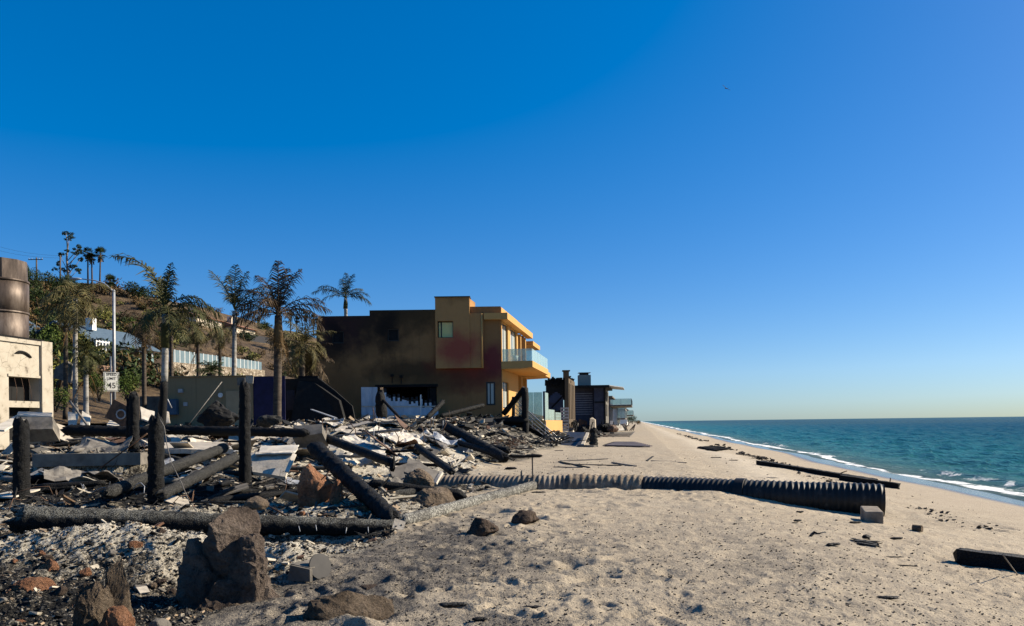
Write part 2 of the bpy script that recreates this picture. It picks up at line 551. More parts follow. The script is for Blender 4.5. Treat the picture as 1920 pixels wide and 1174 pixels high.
def char_density(X, Y):
    t = tco(X, Y)
    blot = sstep(-.15, .4, fbm2(X * .5, Y * .5, 21, 4))
    d = .60 * np.exp(-((X + 1.2) / 1.7) ** 2 - ((Y - 9.8) / 2.0) ** 2) + .5 * np.exp(-((t + 3.2) / .9) ** 2) * sstep(45, 12, Y)
    d = d + .45 * blot * sstep(3.2, .5, t) * sstep(15, 9, Y) + .46 * sstep(6.0, 2.0, t) * sstep(17, 9, Y)
    return np.clip(d, 0, 1) * sstep(8, 4, t)

def sand_z(X, Y):
    t = tco(X, Y)
    Z = ground_base(X, Y)
    dm = debris_mask(X, Y)
    beach = (1 - dm) * sstep(9.5, 5.5, t)
    near = sstep(75, 30, Y)
    tr = .25 + .95 * sstep(-.25, .3, fbm2(X * .28 + 4, Y * .22, 19, 3))
    Z = Z + beach * near * (.045 * fbm2(X * 1.3, Y * 1.3, 3, 4) + .45 * tr * dimples(X, Y, .62, 101, .22) * sstep(60, 18, Y)
                            + .62 * tr * dimples(X + 3.1, Y + 7.7, .30, 102, .5, 1.9) * sstep(40, 10, Y) + .022 * fbm2(X * 7, Y * 7, 8, 4, .6) * sstep(24, 8, Y))
    ridg = 1 - np.abs(fbm2(X * .9, Y * .9, 41, 4)) * 2
    Z = Z + dm * near * (.14 * fbm2(X * .8, Y * .8, 42, 4) + .075 * ridg * ridg + .06 * fbm2(X * 5.5, Y * 5.5, 45, 4, .65) * sstep(40, 12, Y) + .03 * fbm2(X * 12, Y * 12, 47, 3, .6) * sstep(14, 9, Y))
    Z = np.where((X > -13.55) & (X < -10.5) & (Y > 21.65) & (Y < 27) & (dm > .2), np.maximum(Z, 1.0 + .05 * fbm2(X * 3, Y * 3, 49, 3)), Z)
    # scoured trench beside the culvert's mouth
    Z = Z - .14 * np.exp(-((X - 8.2) / 1.9) ** 2 - ((Y - 16.4) / 1.2) ** 2) - .10 * np.exp(-((X - 6.2) / 1.6) ** 2 - ((Y - 17.2) / .5) ** 2)
    Z = np.where(Y > 110, np.minimum(Z, 3), Z)
    return Z, dm

def sz(x, y):
    return float(sand_z(np.array([float(x)]), np.array([float(y)]))[0][0])

def pale_patch(X, Y):
    """where white ash and plaster lie thick (> 0) or charcoal and painted shade (< 0)"""
    t = tco(X, Y)
    p = .13 * fbm2(X * .22, Y * .22, 83, 4) + .045
    for (hx, hy, k, rx, ry) in ((-4.7, 9.3, .10, 2.2, .7), (-5.4, 7.2, -.17, 3.4, 1.5), (-6.9, 33, .20, 3.5, 5), (-4.4, 29, .22, 2.4, 6), (-14, 31, .05, 7, 5), (-8.5, 24, .07, 3.5, 2), (-3.2, 14.2, .04, 1.2, 1.0), (-10, 17.5, -.10, 4.5, 2.2), (-6.5, 19.0, -.08, 2.5, 2.0), (-7.0, 12.2, -.03, 3, .8)):  # also paints the sunlit mound paler and the shadowed ash before it darker
        p = p + k * np.exp(-((X - hx) / rx) ** 2 - ((Y - hy) / ry) ** 2)
    p = p - .22 * np.exp(-((Y - 12.45 - .217 * X) / .42) ** 2) * sstep(-1.9, -2.6, X) * sstep(-9, -7.6, X)  # dark void under the front log painted into the ground colour
    return p

def build_sand():
    ys = np.concatenate([np.linspace(-6, 1.9, 16), np.exp(np.linspace(math.log(2.0), math.log(110), 780)), np.exp(np.linspace(math.log(112), math.log(2600), 120))])
    us = np.unique(np.concatenate([np.linspace(-1.9, -.74, 90), np.linspace(-.74, .74, 900), np.linspace(.74, 1.9, 90)]))
    U, Y = np.meshgrid(us, ys)
    X = U * np.maximum(Y, 6.0)
    t = tco(X, Y)
    Z, dm = sand_z(X, Y)
    wl = 13.2 + .55 * np.sin(Y * .11) + .4 * fbm2(Y * .05, Y * 0 + 3.3, 71, 3)
    wet = sstep(wl - 2.6 - .6 * fbm2(X * .15, Y * .1, 72, 3), wl - 1.3, t)
    damp = sstep(6.0, 12.0, t)
    cd = char_density(X, Y)
    bright = np.exp(-((t - 4.6 + .6 * fbm2(Y * .12, Y * 0, 77, 2)) / 1.1) ** 2) * sstep(14, 24, Y)
    m, nt, b = newmat('beach_sand')
    v = coords(nt)
    big = noise(nt, v, .35, 5, .6); mid = noise(nt, v, 2.4, 6, .65); fine = noise(nt, v, 42, 3, .7); grit = noise(nt, v, 95, 2, .6)
    col = mixc(nt, big, (.335, .273, .19), (.465, .39, .285))
    col = mixc(nt, math_(nt, 'MULTIPLY', ramp(nt, mid, [(.42, 0.0), (.68, 1.0)]), .50), col, (.27, .215, .155))
    col = mixc(nt, math_(nt, 'MULTIPLY', attr(nt, 'bright'), .45), col, (.60, .52, .40))
    col = mixc(nt, math_(nt, 'MULTIPLY', attr(nt, 'damp'), .5), col, (.40, .325, .24))
    grain = ramp(nt, fine, [(.33, .55), (.55, 1.0), (.75, 1.22)])
    col = mixc(nt, .8, col, grain, 'MULTIPLY')
    # charcoal dust and grit
    cdn = attr(nt, 'chard')
    col = mixc(nt, math_(nt, 'MULTIPLY', cdn, math_(nt, 'MULTIPLY', ramp(nt, mid, [(.3, .35), (.65, 1.0)]), .72)), col, (.135, .122, .102))
    thr = math_(nt, 'SUBTRACT', .735, math_(nt, 'MULTIPLY', cdn, .25))
    sp = math_(nt, 'MULTIPLY', math_(nt, 'SUBTRACT', math_(nt, 'ADD', math_(nt, 'ADD', math_(nt, 'MULTIPLY', grit, .45), math_(nt, 'MULTIPLY', fine, .35)), math_(nt, 'MULTIPLY', mid, .30)), thr), 14.0, True)
    sp0 = math_(nt, 'MULTIPLY', math_(nt, 'SUBTRACT', noise(nt, v, 60, 2, .5), .66), 14.0, True)
    spk = math_(nt, 'MAXIMUM', sp, math_(nt, 'MULTIPLY', sp0, math_(nt, 'SUBTRACT', .75, attr(nt, 'damp'), True)))
    col = mixc(nt, math_(nt, 'MULTIPLY', spk, .88), col, (.045, .042, .04))
    # ash and burnt rubble
    am = attr(nt, 'ash')
    a1 = noise(nt, v, 1.1, 8, .72, .4); a2 = noise(nt, v, 13, 6, .75); a3 = noise(nt, v, 42, 4, .7)
    an = math_(nt, 'ADD', math_(nt, 'MULTIPLY', a1, .40), math_(nt, 'ADD', math_(nt, 'MULTIPLY', a2, .44), math_(nt, 'MULTIPLY', a3, .26)))
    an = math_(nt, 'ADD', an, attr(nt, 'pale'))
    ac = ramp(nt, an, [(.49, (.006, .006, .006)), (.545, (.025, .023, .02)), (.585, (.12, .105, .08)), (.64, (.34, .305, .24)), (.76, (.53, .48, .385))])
    col = mixc(nt, am, col, ac)
    wt = attr(nt, 'wet')
    col = mixc(nt, wt, col, (.085, .075, .062))
    nt.links.new(col, b.inputs['Base Color'])
    nt.links.new(math_(nt, 'SUBTRACT', .95, math_(nt, 'MULTIPLY', wt, .80)), b.inputs['Roughness'])
    nt.links.new(math_(nt, 'ADD', .15, math_(nt, 'MULTIPLY', wt, .35)), b.inputs['Specular IOR Level'])
    dry = math_(nt, 'SUBTRACT', 1.0, math_(nt, 'MULTIPLY', wt, .93))
    h = math_(nt, 'MULTIPLY', math_(nt, 'ADD', math_(nt, 'ADD', fine, math_(nt, 'MULTIPLY', noise(nt, v, 13, 5, .6), 1.5)), math_(nt, 'MULTIPLY', am, math_(nt, 'MULTIPLY', a2, 3.0))), dry)
    bump(nt, b, h, .75, .022)
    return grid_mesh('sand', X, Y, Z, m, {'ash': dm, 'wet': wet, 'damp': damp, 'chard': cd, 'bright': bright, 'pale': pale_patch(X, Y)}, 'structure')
build_sand()

# ---- sea
SEA_Z = -1.2
def build_sea():
    ys = np.concatenate([np.linspace(-12, 9.8, 50), np.exp(np.linspace(math.log(10), math.log(420), 620)), np.exp(np.linspace(math.log(425), math.log(60000), 160))])
    us = np.unique(np.concatenate([np.linspace(-.3, .12, 30), np.linspace(.12, .78, 620), np.linspace(.78, 2.6, 120)]))
    U, Y = np.meshgrid(us, ys)
    X = U * np.maximum(Y, 12)
    t = tco(X, Y); s = Y * .987 + X * .163
    off = np.clip(t - 13.0, 0, None)
    lod = sstep(300, 60, Y)
    amp = sstep(.5, 9, off)
    Z = np.zeros_like(X)
    rng = np.random.RandomState(4)
    for k in range(16):
        lam = 0.55 * 1.25 ** k * rng.uniform(.9, 1.1)
        if lam > 9: continue
        an = rng.normal(2.75, .55)          # travelling shorewards
        kx, ky = math.cos(an) * 6.283 / lam, math.sin(an) * 6.283 / lam
        fade = sstep(lam * 110, lam * 35, Y)
        ph = rng.uniform(0, 6.28) + 1.3 * fbm2(X * .04, Y * .04, 200 + k, 2)
        w = 1 - np.abs(np.sin((kx * X + ky * Y) / 2 + ph))
        Z += (w ** 1.5 - .42) * lam * .023 * fade
    Z = Z * amp
    # breakers, parallel to the shore
    nz_ = fbm2(s * .045, t * .03, 61, 3)
    l1 = 15.6 + .9 * nz_ + .35 * np.sin(s * .21)
    h1 = sstep(.05, .45, fbm2(s * .03 + 3.0, t * 0, 64, 3)) * sstep(260, 90, Y)
    Z += .16 * h1 * np.exp(-((t - l1) / .42) ** 2)
    l2 = 20.5 + 1.6 * nz_
    Z += .16 * np.exp(-((t - l2) / 1.0) ** 2) * sstep(300, 120, Y) * sstep(-.1, .3, fbm2(s * .025, t * 0 + 5, 65, 2))
    # foam
    f = fbm2(X * 1.1, Y * .7, 66, 4)
    wl = 13.2 + .55 * np.sin(Y * .11) + .4 * fbm2(Y * .05, Y * 0 + 3.3, 71, 3)
    edge = wl + .55 + .35 * fbm2(s * .3, t * 0, 67, 3)
    wdt = .42 + .35 * fbm2(s * .09, t * 0 + 2, 68, 2) + Y * .0022
    foam = np.exp(-((t - edge - wdt * .6) / wdt) ** 2) * (.75 + .6 * f)
    foam += .25 * h1 * np.exp(-((t - l1 + .30 + .2 * f) / .38) ** 2) * (.75 + .9 * f)
    lace = sstep(.18, .5, 1 - np.abs(fbm2(X * .7, Y * .5, 69, 4)) * 5) * np.exp(-((t - edge - 1.8) / 1.5) ** 2) * .45
    foam += lace
    caps = sstep(.50, .62, fbm2(X * .18, Y * .09, 73, 4, .6)) * sstep(22, 40, off) * .32 * sstep(1500, 500, Y)
    foam = np.clip(foam * .85 + caps, 0, 1)
    silt = np.exp(-off / 4.0) * .9
    shal = np.exp(-off / 38.0)
    Z = SEA_Z + Z
    m, nt, b = newmat('sea_water')
    v = coords(nt, (1, 1, 1))
    v2 = coords(nt, (1.0, .45, 1.0))
    deep = mixc(nt, noise(nt, v2, .05, 4), (.001, .030, .056), (.002, .050, .072))
    col = mixc(nt, attr(nt, 'shal'), deep, (.022, .145, .155))
    col = mixc(nt, attr(nt, 'silt'), col, (.075, .078, .058))
    fo = attr(nt, 'foam')
    fn = math_(nt, 'MULTIPLY', math_(nt, 'SUBTRACT', math_(nt, 'ADD', fo, math_(nt, 'MULTIPLY', noise(nt, v, 5, 6, .7), .7)), .72), 4.0, True)
    col = mixc(nt, fn, col, (.80, .80, .78))
    nt.links.new(col, b.inputs['Base Color'])
    b.inputs['Roughness'].default_value = .6; b.inputs['Specular IOR Level'].default_value = 0.0
    v3 = coords(nt, (1.0, .38, 1.0))
    h = math_(nt, 'ADD', noise(nt, v3, 3.2, 5, .65), math_(nt, 'MULTIPLY', noise(nt, v3, .6, 5, .6), 2.6))
    nrm = bump(nt, b, h, 1.0, .26)
    gl = N(nt, 'BsdfGlossy'); gl.inputs['Roughness'].default_value = .09
    nt.links.new(nrm, gl.inputs['Normal'])
    fr = N(nt, 'Fresnel'); fr.inputs['IOR'].default_value = 1.33; nt.links.new(nrm, fr.inputs['Normal'])
    fac = math_(nt, 'MULTIPLY', math_(nt, 'MINIMUM', math_(nt, 'MULTIPLY', fr.outputs[0], .8), .30), math_(nt, 'SUBTRACT', 1.0, fn))
    mx = N(nt, 'MixShader'); out = [n for n in nt.nodes if n.type == 'OUTPUT_MATERIAL'][0]
    nt.links.new(fac, mx.inputs[0]); nt.links.new(b.outputs[0], mx.inputs[1]); nt.links.new(gl.outputs[0], mx.inputs[2]); nt.links.new(mx.outputs[0], out.inputs['Surface'])
    return grid_mesh('sea', X, Y, Z, m, {'foam': foam, 'silt': silt, 'shal': shal}, 'structure')
build_sea()

# ---- hill
def build_hill():
    tt = np.concatenate([np.linspace(34, 175, 300), np.linspace(177, 420, 60)])
    ss = np.concatenate([np.linspace(-30, 330, 460), np.linspace(333, 800, 60)])
    T, Sx = np.meshgrid(tt, ss)
    Y = Sx; X = -T + .165 * Y
    Z = hill_h(X, Y)
    sc_ = sstep(.05, .3, fbm2(X * .045, Y * .045, 51, 4)) * sstep(42, 60, T)
    burnt = sstep(.0, .35, fbm2(X * .03 + 9, Y * .03, 53, 4)) * sstep(45, 70, T)
    m, nt, b = newmat('dry_hillside')
    v = coords(nt)
    col = ramp(nt, noise(nt, v, .35, 9, .75), [(.34, (.03, .019, .010)), (.48, (.105, .068, .034)), (.66, (.215, .145, .072))])
    col = mixc(nt, math_(nt, 'MULTIPLY', attr(nt, 'burnt'), .55), col, (.045, .03, .021))
    col = mixc(nt, math_(nt, 'MULTIPLY', attr(nt, 'scrub'), ramp(nt, noise(nt, v, .8, 6), [(.42, 0.0), (.6, .9)])), col, (.035, .045, .014))
    nt.links.new(col, b.inputs['Base Color']); b.inputs['Roughness'].default_value = .95
    bump(nt, b, noise(nt, v, 1.2, 9, .75), 1.0, .8)
    return grid_mesh('hill', X, Y, Z, m, {'scrub': sc_, 'burnt': burnt}, 'structure')
build_hill()
# ================================================================== buildings by the sand
VS = Vector((.1628, .98666, 0)); NS = Vector((.98666, -.1628, 0))     # along the shore, towards the sea
LX = Vector((1, 0, 0)); NY = Vector((0, -1, 0))
R_ = random.Random(7)

def stuccomat(name, base, blobs, streaks=True, dark=(.012, .010, .010)):
    """stucco with smoke and retardant stains; blobs = (cx, cz, rx, rz, colour, strength) in the wall's own metres"""
    m, nt, b = newmat(name)
    v = coords(nt)
    sp = N(nt, 'SeparateXYZ'); nt.links.new(v, sp.inputs[0])
    n = noise(nt, v, .7, 6, .6); n2 = noise(nt, v, 3.0, 6, .65)
    col = mixc(nt, math_(nt, 'MULTIPLY', n2, .5), base, tuple(c * .62 for c in base))
    if streaks:
        vv = coords(nt, (2.2, 2.2, .16))
        st = ramp(nt, noise(nt, vv, 1.6, 5, .6), [(.55, 0.0), (.72, 1.0)])
        col = mixc(nt, math_(nt, 'MULTIPLY', st, .35), col, tuple(c * .35 for c in base))
    for (cx, cz, rx, rz, c, k) in blobs:
        dx = math_(nt, 'MULTIPLY', math_(nt, 'SUBTRACT', sp.outputs[0], cx), 1 / rx)
        dz = math_(nt, 'MULTIPLY', math_(nt, 'SUBTRACT', sp.outputs[2], cz), 1 / rz)
        d = math_(nt, 'SQRT', math_(nt, 'ADD', math_(nt, 'MULTIPLY', dx, dx), math_(nt, 'MULTIPLY', dz, dz)))
        d = math_(nt, 'ADD', d, math_(nt, 'MULTIPLY', math_(nt, 'SUBTRACT', n, .5), 1.1))
        f = math_(nt, 'MULTIPLY', ramp(nt, d, [(.35, 1.0), (1.0, 0.0)]), k)
        col = mixc(nt, f, col, c)
    nt.links.new(col, b.inputs['Base Color']); b.inputs['Roughness'].default_value = .9
    b.inputs['Specular IOR Level'].default_value = .15
    bump(nt, b, noise(nt, v, 14, 6, .7), .35, .02)
    return m

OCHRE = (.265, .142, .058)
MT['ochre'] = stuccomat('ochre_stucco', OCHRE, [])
MT['ochre_lit'] = stuccomat('ochre_stucco_sunlit', (.52, .30, .105), [], False)  # brighter copy of the same ochre, sunlight put into the colour
MT['ochre_soot'] = stuccomat('ochre_stucco_smoked', OCHRE, [
    (-12.0, 9.2, 6.5, 4.6, (.016, .012, .011), .90), (-15, 8, 4, 3.5, (.05, .02, .022), .7), (-7.5, 9.5, 4, 2.6, (.05, .032, .015), .85), (-9.5, 7.5, 1.2, 3.0, (.012, .010, .009), .8), (-14.0, 6.8, 1.3, 2.6, (.012, .010, .009), .8), (-8.0, 4.2, 4.5, 1.3, (.014, .012, .01), .7), (-13.5, 3.0, 3, 2.0, (.04, .028, .018), .35),
    (-2.8, 4.2, 3.8, 2.1, (.22, .030, .024), .92), (-0.6, 5.0, 1.6, 2.0, (.13, .026, .032), .85), (-5.2, 3.4, 6.0, 1.5, (.06, .04, .02), .7)])
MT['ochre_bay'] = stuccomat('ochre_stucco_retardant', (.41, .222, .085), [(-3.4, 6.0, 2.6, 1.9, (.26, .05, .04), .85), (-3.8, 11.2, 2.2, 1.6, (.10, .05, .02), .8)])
MT['pane_dark'] = MT['black']
m_, nt_, b_ = newmat('curtained_window_glass'); b_.inputs['Base Color'].default_value = (.42, .45, .42, 1); b_.inputs['Roughness'].default_value = .12; MT['pane_pale'] = m_
m_, nt_, b_ = newmat('sunlit_room_painted_pane'); b_.inputs['Base Color'].default_value = (.62, .56, .16, 1); b_.inputs['Roughness'].default_value = .08  # opaque pane, the sunlit room's yellow is painted into its colour
b_.inputs['Specular IOR Level'].default_value = .6; MT['pane_yellow'] = m_
MT['frame_dark'] = M('dark_window_frame', [(.3, (.015, .013, .012)), (.7, (.035, .03, .026))], 5, .5, 20, .1, .003)
MT['white'] = M('white_paint', [(.3, (.60, .60, .57)), (.7, (.76, .75, .71))], 4, .6, 25, .1, .003)

def yellow_house():
    Y0 = 65.0
    X = lambda px, py=680: W(px, py, Y0).x
    Z = lambda py, px=770: W(px, py, Y0).z
    base = Vector((X(940), Y0, 2.0))
    t = thing('beach_house', 'two storey ochre stucco beach house with smoke blackened side wall and glass balcony', 'house', base)
    # side wall facing the camera
    cols = [597, 623, 645, 694, 707, 727, 748, 818, 822, 851, 911, 928, 940]
    us = [X(p) for p in cols]
    rows = [798, 762, 723, 718, 642, 639, 635, 619, 616, 604, 591, 581, 576.5]
    zs = [Z(r) for r in rows]
    def cell(i, j):
        x = (cols[i] + cols[i + 1]) / 2; y = (rows[j] + rows[j + 1]) / 2
        if 623 < x < 645 and 619 < y < 642: return True
        if 727 < x < 748 and 616 < y < 639: return True
        if 822 < x < 851 and 604 < y < 635: return True
        if 911 < x < 928 and 718 < y < 762: return True
        if 707 < x < 818 and y > 723: return True
        if y < 591 and x < 694: return True
        if y < 581 and x < 817: return True
        return False
    mb = MB(); gridwall(mb, (0, Y0, 0), LX, NY, us, zs, cell, .30)
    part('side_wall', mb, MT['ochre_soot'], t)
    L = 15.5
    # remaining walls, floors and flat roofs
    xl, xr = X(597), X(940); zb = 2.0
    mb = MB()
    off = Vector((0, Y0 + .30, 0))
    def pt(x, d, z): return Vector((x, Y0 + .3, z)) + VS * d
    def wallseg(x0, d0, x1, d1, z0, z1, th=.25):
        a, b = pt(x0, d0, 0), pt(x1, d1, 0); dd = (b - a).normalized(); nn = Vector((dd.y, -dd.x, 0)) * th
        mb.prism([(*a.xy, z0), (*b.xy, z0), (*(b + nn).xy, z0), (*(a + nn).xy, z0)], (0, 0, z1 - z0))
    wallseg(xl + .02, L, xl + .02, .02, zb, Z(592) - .05)
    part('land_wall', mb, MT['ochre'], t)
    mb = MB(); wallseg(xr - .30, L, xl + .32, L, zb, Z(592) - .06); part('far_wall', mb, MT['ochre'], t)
    mb = MB()
    for (xa, xb, zt) in ((xl + .30, X(694), Z(591) - .30), (X(694) + .02, xr - .32, Z(581) - .35)):
        mb.prism([pt(xa, .01, zt), pt(xb, .01, zt), pt(xb, L - .3, zt), pt(xa, L - .3, zt)], (0, 0, .22))
    part('roof', mb, MT['concrete'], t)
    mb = MB()
    for zf in (Z(770), Z(692)):
        mb.prism([pt(xl + .30, .01, zf), pt(xr - .32, .01, zf), pt(xr - .32, L - .3, zf), pt(xl + .30, L - .3, zf)], (0, 0, -.25))
    mb.prism([pt(X(800), .02, Z(768)), pt(X(800), L - .4, Z(768)), pt(X(800) + .15, L - .4, Z(768)), pt(X(800) + .15, .02, Z(768))], (0, 0, 3.2))
    part('floor', mb, MT['black'], t)
    # windows in the side wall
    def window(x0, y0, x1, y1, fm, pm, dep=.16, Yf=Y0, mull=None, fw=.07):
        xa, xb, za, zb_ = X(x0) + .004, X(x1) - .004, Z(y1) + .004, Z(y0) - .004
        mb = MB(); yy = Yf + dep
        mb.box(((xa + fw / 2), yy, (za + zb_) / 2), (fw, .10, zb_ - za)); mb.box((xb - fw / 2, yy, (za + zb_) / 2), (fw, .10, zb_ - za))
        mb.box(((xa + xb) / 2, yy, za + fw / 2), (xb - xa - 2 * fw, .094, fw)); mb.box(((xa + xb) / 2, yy, zb_ - fw / 2), (xb - xa - 2 * fw, .094, fw))
        if mull: mb.box((xa + (xb - xa) * mull, yy, (za + zb_) / 2), (.09, .088, zb_ - za - 2 * fw))
        f = part('window', mb, fm, t)
        mb = MB(); mb.box(((xa + xb) / 2, yy + .03, (za + zb_) / 2), (xb - xa - 2 * fw, .012, zb_ - za - 2 * fw)); part('pane', mb, pm, f)
    window(623, 619, 645, 642, MT['frame_dark'], MT['pane_dark'])
    window(727, 616, 748, 639, MT['frame_dark'], MT['pane_dark'])
    window(822, 604, 851, 635, MT['frame_dark'], MT['pane_yellow'], .02, Y0, .22)
    window(911, 718, 928, 762, MT['frame_dark'], MT['pane_pale'], .02, Y0, .45, .13)
    # black timber lintel of the burnt-out opening
    mb = MB(); mb.box((X(762), Y0 - .06, Z(723.5)), (X(822) - X(705), .1, .22)); mb.box((X(811), Y0 + .1, Z(742)), (.5, .14, 1.3)); part('burnt_lintel', mb, MT['char'], t)
    # tower and bay standing proud of the wall
    mb = MB()
    rows2 = [692, 635, 604, 560]; cols2 = [818, 822, 851, 882]
    gridwall(mb, (0, Y0 - .42, 0), LX, NY, [X(c) for c in cols2], [Z(r) for r in rows2],
             lambda i, j: i == 1 and j == 1, .415)
    mb.prism([(X(818) + .003, Y0 + .302, Z(582)), (X(882) - .003, Y0 + .302, Z(582)), (X(882) - .003, Y0 + .302, Z(560.4)), (X(818) + .003, Y0 + .302, Z(560.4))], VS * 2.2)
    mb.box((X(850), Y0 - .1, Z(560) - .004), (X(882) - X(818) - .06, .6, .1))
    part('chimney_tower', mb, MT['ochre_bay'], t)
    mb = MB(); mb.box((X(850), Y0 + .2, Z(559)), (X(883.5) - X(816.5), 1.4, .07)); part('tower_cap', mb, MT['frame_dark'], t)
    mb = MB(); mb.box(((X(882) + X(907)) / 2 + .002, Y0 - .17, (Z(692) + Z(590)) / 2), (X(907) - X(882), .335, Z(590) - Z(692) - .003)); part('bay', mb, MT['ochre_bay'], t)
    mb = MB(); mb.tube([(X(904.5), Y0 - .40, Z(692)), (X(904.5), Y0 - .40, Z(591))], .06, 8); part('drainpipe', mb, MT['ochre_lit'], t)
    for px, py in ((735, 704), (752, 706)):
        mb = MB(); mb.box((X(px), Y0 - .10, Z(py)), (.24, .2, .22)); mb.box((X(px), Y0 - .02, Z(py + 6)), (.07, .03, .7)); part('wall_lamp', mb, MT['black'], t)
    # sea front
    O = Vector((X(940), Y0 + .012, 0))
    def D(px): return (1190.5 - 940) / (1190.5 - px) * 65.0 - 65.0     # picture column -> metres along the front
    us = [0.3, .55, D(953), D(957.5), D(969), 9.2]
    zz = [Z(797), Z(767), Z(716), Z(693), Z(678), Z(604), Z(590)]
    def cell2(i, j):
        return (i == 1 and j in (1, 4)) or (i == 3 and j == 4)
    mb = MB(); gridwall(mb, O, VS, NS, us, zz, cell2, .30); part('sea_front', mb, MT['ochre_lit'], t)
    mb = MB(); mb.prism([O, O + VS * .298, O + VS * .298 - NS * .3, O - NS * .05 + VS * .002], (0, 0, Z(577) - 2), None)
    mb.v[-1] = mb.v[-1] + np.array([0, .29, 2.0])
    def seadoor(d0, d1, z0, z1, nm='sliding_door'):
        mb = MB(); w = .08
        c = lambda d, z, inn: tuple(O + VS * d - NS * inn + Vector((0, 0, z)))
        for a, b_ in (((d0 + .05, z0), (d0 + .05, z1)), ((d1 - .05, z0), (d1 - .05, z1)), (((d0 + d1) / 2, z0), ((d0 + d1) / 2, z1))):
            mb.bar(c(a[0], a[1], .2), c(b_[0], b_[1], .2), .1, .1, NS)
        mb.bar(c(d0 + .1, z0 + .05, .2), c(d1 - .1, z0 + .05, .2), .09, .09); mb.bar(c(d0 + .1, z1 - .05, .2), c(d1 - .1, z1 - .05, .2), .09, .09)
        f = part(nm, mb, MT['frame_dark'], t)
        mb = MB(); mb.bar(c(d0 + .1, (z0 + z1) / 2, .2), c(d1 - .1, (z0 + z1) / 2, .2), .02, z1 - z0 - .2); part('pane', mb, MT['pane_pale'], f)
    seadoor(us[1] + .005, us[2] - .005, zz[1] + .005, zz[2] - .005)
    seadoor(us[1] + .005, us[2] - .005, zz[4] + .005, zz[5] - .005)
    seadoor(us[3] + .005, us[4] - .005, zz[4] + .005, zz[5] - .005)
    # set-back part of the front, columns
    O2 = O - NS * 1.2
    mb = MB(); gridwall(mb, O2, VS, NS, [9.22, 10.2, 14.4, 15.5], [2.0, Z(767), Z(716), Z(678), Z(604), Z(592)], lambda i, j: i == 1 and j in (1, 3), .3); part('sea_front_return', mb, MT['ochre_lit'], t)
    for d in (10.0, 13.2):
        p = O + VS * d - NS * .25
        mb = MB(); mb.prism([p, p + VS * .5, p + VS * .5 + NS * .45, p + NS * .45], (0, 0, Z(693) - Z(770) - .01)); mb.v[-1] = mb.v[-1] + np.array([0, 0, Z(770)])
        part('column', mb, MT['ochre_lit'], t)
        mb = MB(); mb.prism([p, p + VS * .4, p + VS * .4 + NS * .4, p + NS * .4], (0, 0, Z(604) - Z(679) - .01)); mb.v[-1] = mb.v[-1] + np.array([0, 0, Z(679)])
        part('column', mb, MT['ochre_lit'], t)
    # parapet and eaves
    mb = MB()
    p = O + Vector((0, .0, 0))
    mb.prism([O + VS * .3, O + VS * 9.2, O + VS * 9.2 - NS * .3, O + VS * .3 - NS * .3], (0, 0, Z(577) - Z(590) - .004)); mb.v[-1] = mb.v[-1] + np.array([0, 0, Z(590) + .003])
    part('parapet', mb, MT['ochre_lit'], t)
    mb = MB()
    E = O + NS * .02
    mb.prism([E - VS * .42, E + VS * 15.2, E + VS * 15.2 + NS * .62, E - VS * .42 + NS * .62], (0, 0, Z(590) - Z(602))); mb.v[-1] = mb.v[-1] + np.array([0, 0, Z(602)])
    mb.box(((X(908) + X(940)) / 2 + .01, Y0 - .22, (Z(590) + Z(602)) / 2), (X(940) - X(908) - .02, .41, Z(590) - Z(602) - .006))
    part('eaves', mb, MT['ochre_lit'], t)
    mb = MB()
    E = O + NS * .65
    mb.prism([E + VS * 15.3, E + VS * 21, E + VS * 21 + NS * .3 - NS * 3, E + VS * 15.3 - NS * 3], (0, 0, .45)); mb.v[-1] = mb.v[-1] + np.array([0, 0, Z(617)])
    part('lower_eaves', mb, MT['ochre_lit'], t)
    # balcony
    zb0, zb1 = Z(691.5), Z(680)
    bw = X(1000) - X(941)
    E = O + NS * .01 - VS * .05
    mb = MB()
    pr = [(0, zb1), (bw, zb1), (bw, zb1 - .52), (bw - .9, zb0 - .12), (0, zb0 - .12)]
    mb.prism([E + NS * a + Vector((0, 0, z)) for a, z in pr], VS * 11.3)
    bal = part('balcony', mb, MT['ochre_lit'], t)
    mb = MB(); E3 = E + VS * 11.31
    pr = [(0, zb1 - .1), (bw - .25, zb1 - .1), (bw - .25, zb1 - .62), (0, zb0 - .2)]
    mb.prism([E3 + NS * a + Vector((0, 0, z)) for a, z in pr], VS * 4); part('balcony_end', mb, MT['ochre_lit'], t)
    zt = Z(657)
    for k in range(3):
        a = E + NS * (.05 + k * (bw - .1) / 3 + .02) + VS * .06; b_ = E + NS * (.05 + (k + 1) * (bw - .1) / 3 - .02) + VS * .06
        mb = MB(); mb.bar(a + Vector((0, 0, (zt + zb1) / 2)), b_ + Vector((0, 0, (zt + zb1) / 2)), .016, zt - zb1 - .01); part('glass_panel', mb, MT['glass'], bal)
    for k in range(6):
        a = E + NS * (bw - .05) + VS * (.1 + k * 1.86); b_ = E + NS * (bw - .05) + VS * (.1 + (k + 1) * 1.86 - .04)
        mb = MB(); mb.bar(a + Vector((0, 0, (zt + zb1) / 2)), b_ + Vector((0, 0, (zt + zb1) / 2)), .016, zt - zb1 - .01); part('glass_panel', mb, MT['glass'], bal)
    mb = MB()
    p = E + NS * .95 + VS * 1.2
    mb.tube([p + Vector((0, 0, zb1)), p + Vector((0, 0, zb1 + .55))], [.24, .34], 12); 
    solo('flower_pot', mb, MT['white'], 'white planter pot standing on the balcony behind its glass', 'planter')
    # terrace below: retaining wall, tall and low wind screens
    T0 = Vector((X(1023, 800), Y0, 0))
    zt0 = W(1023, 788, Y0).z
    mb = MB()
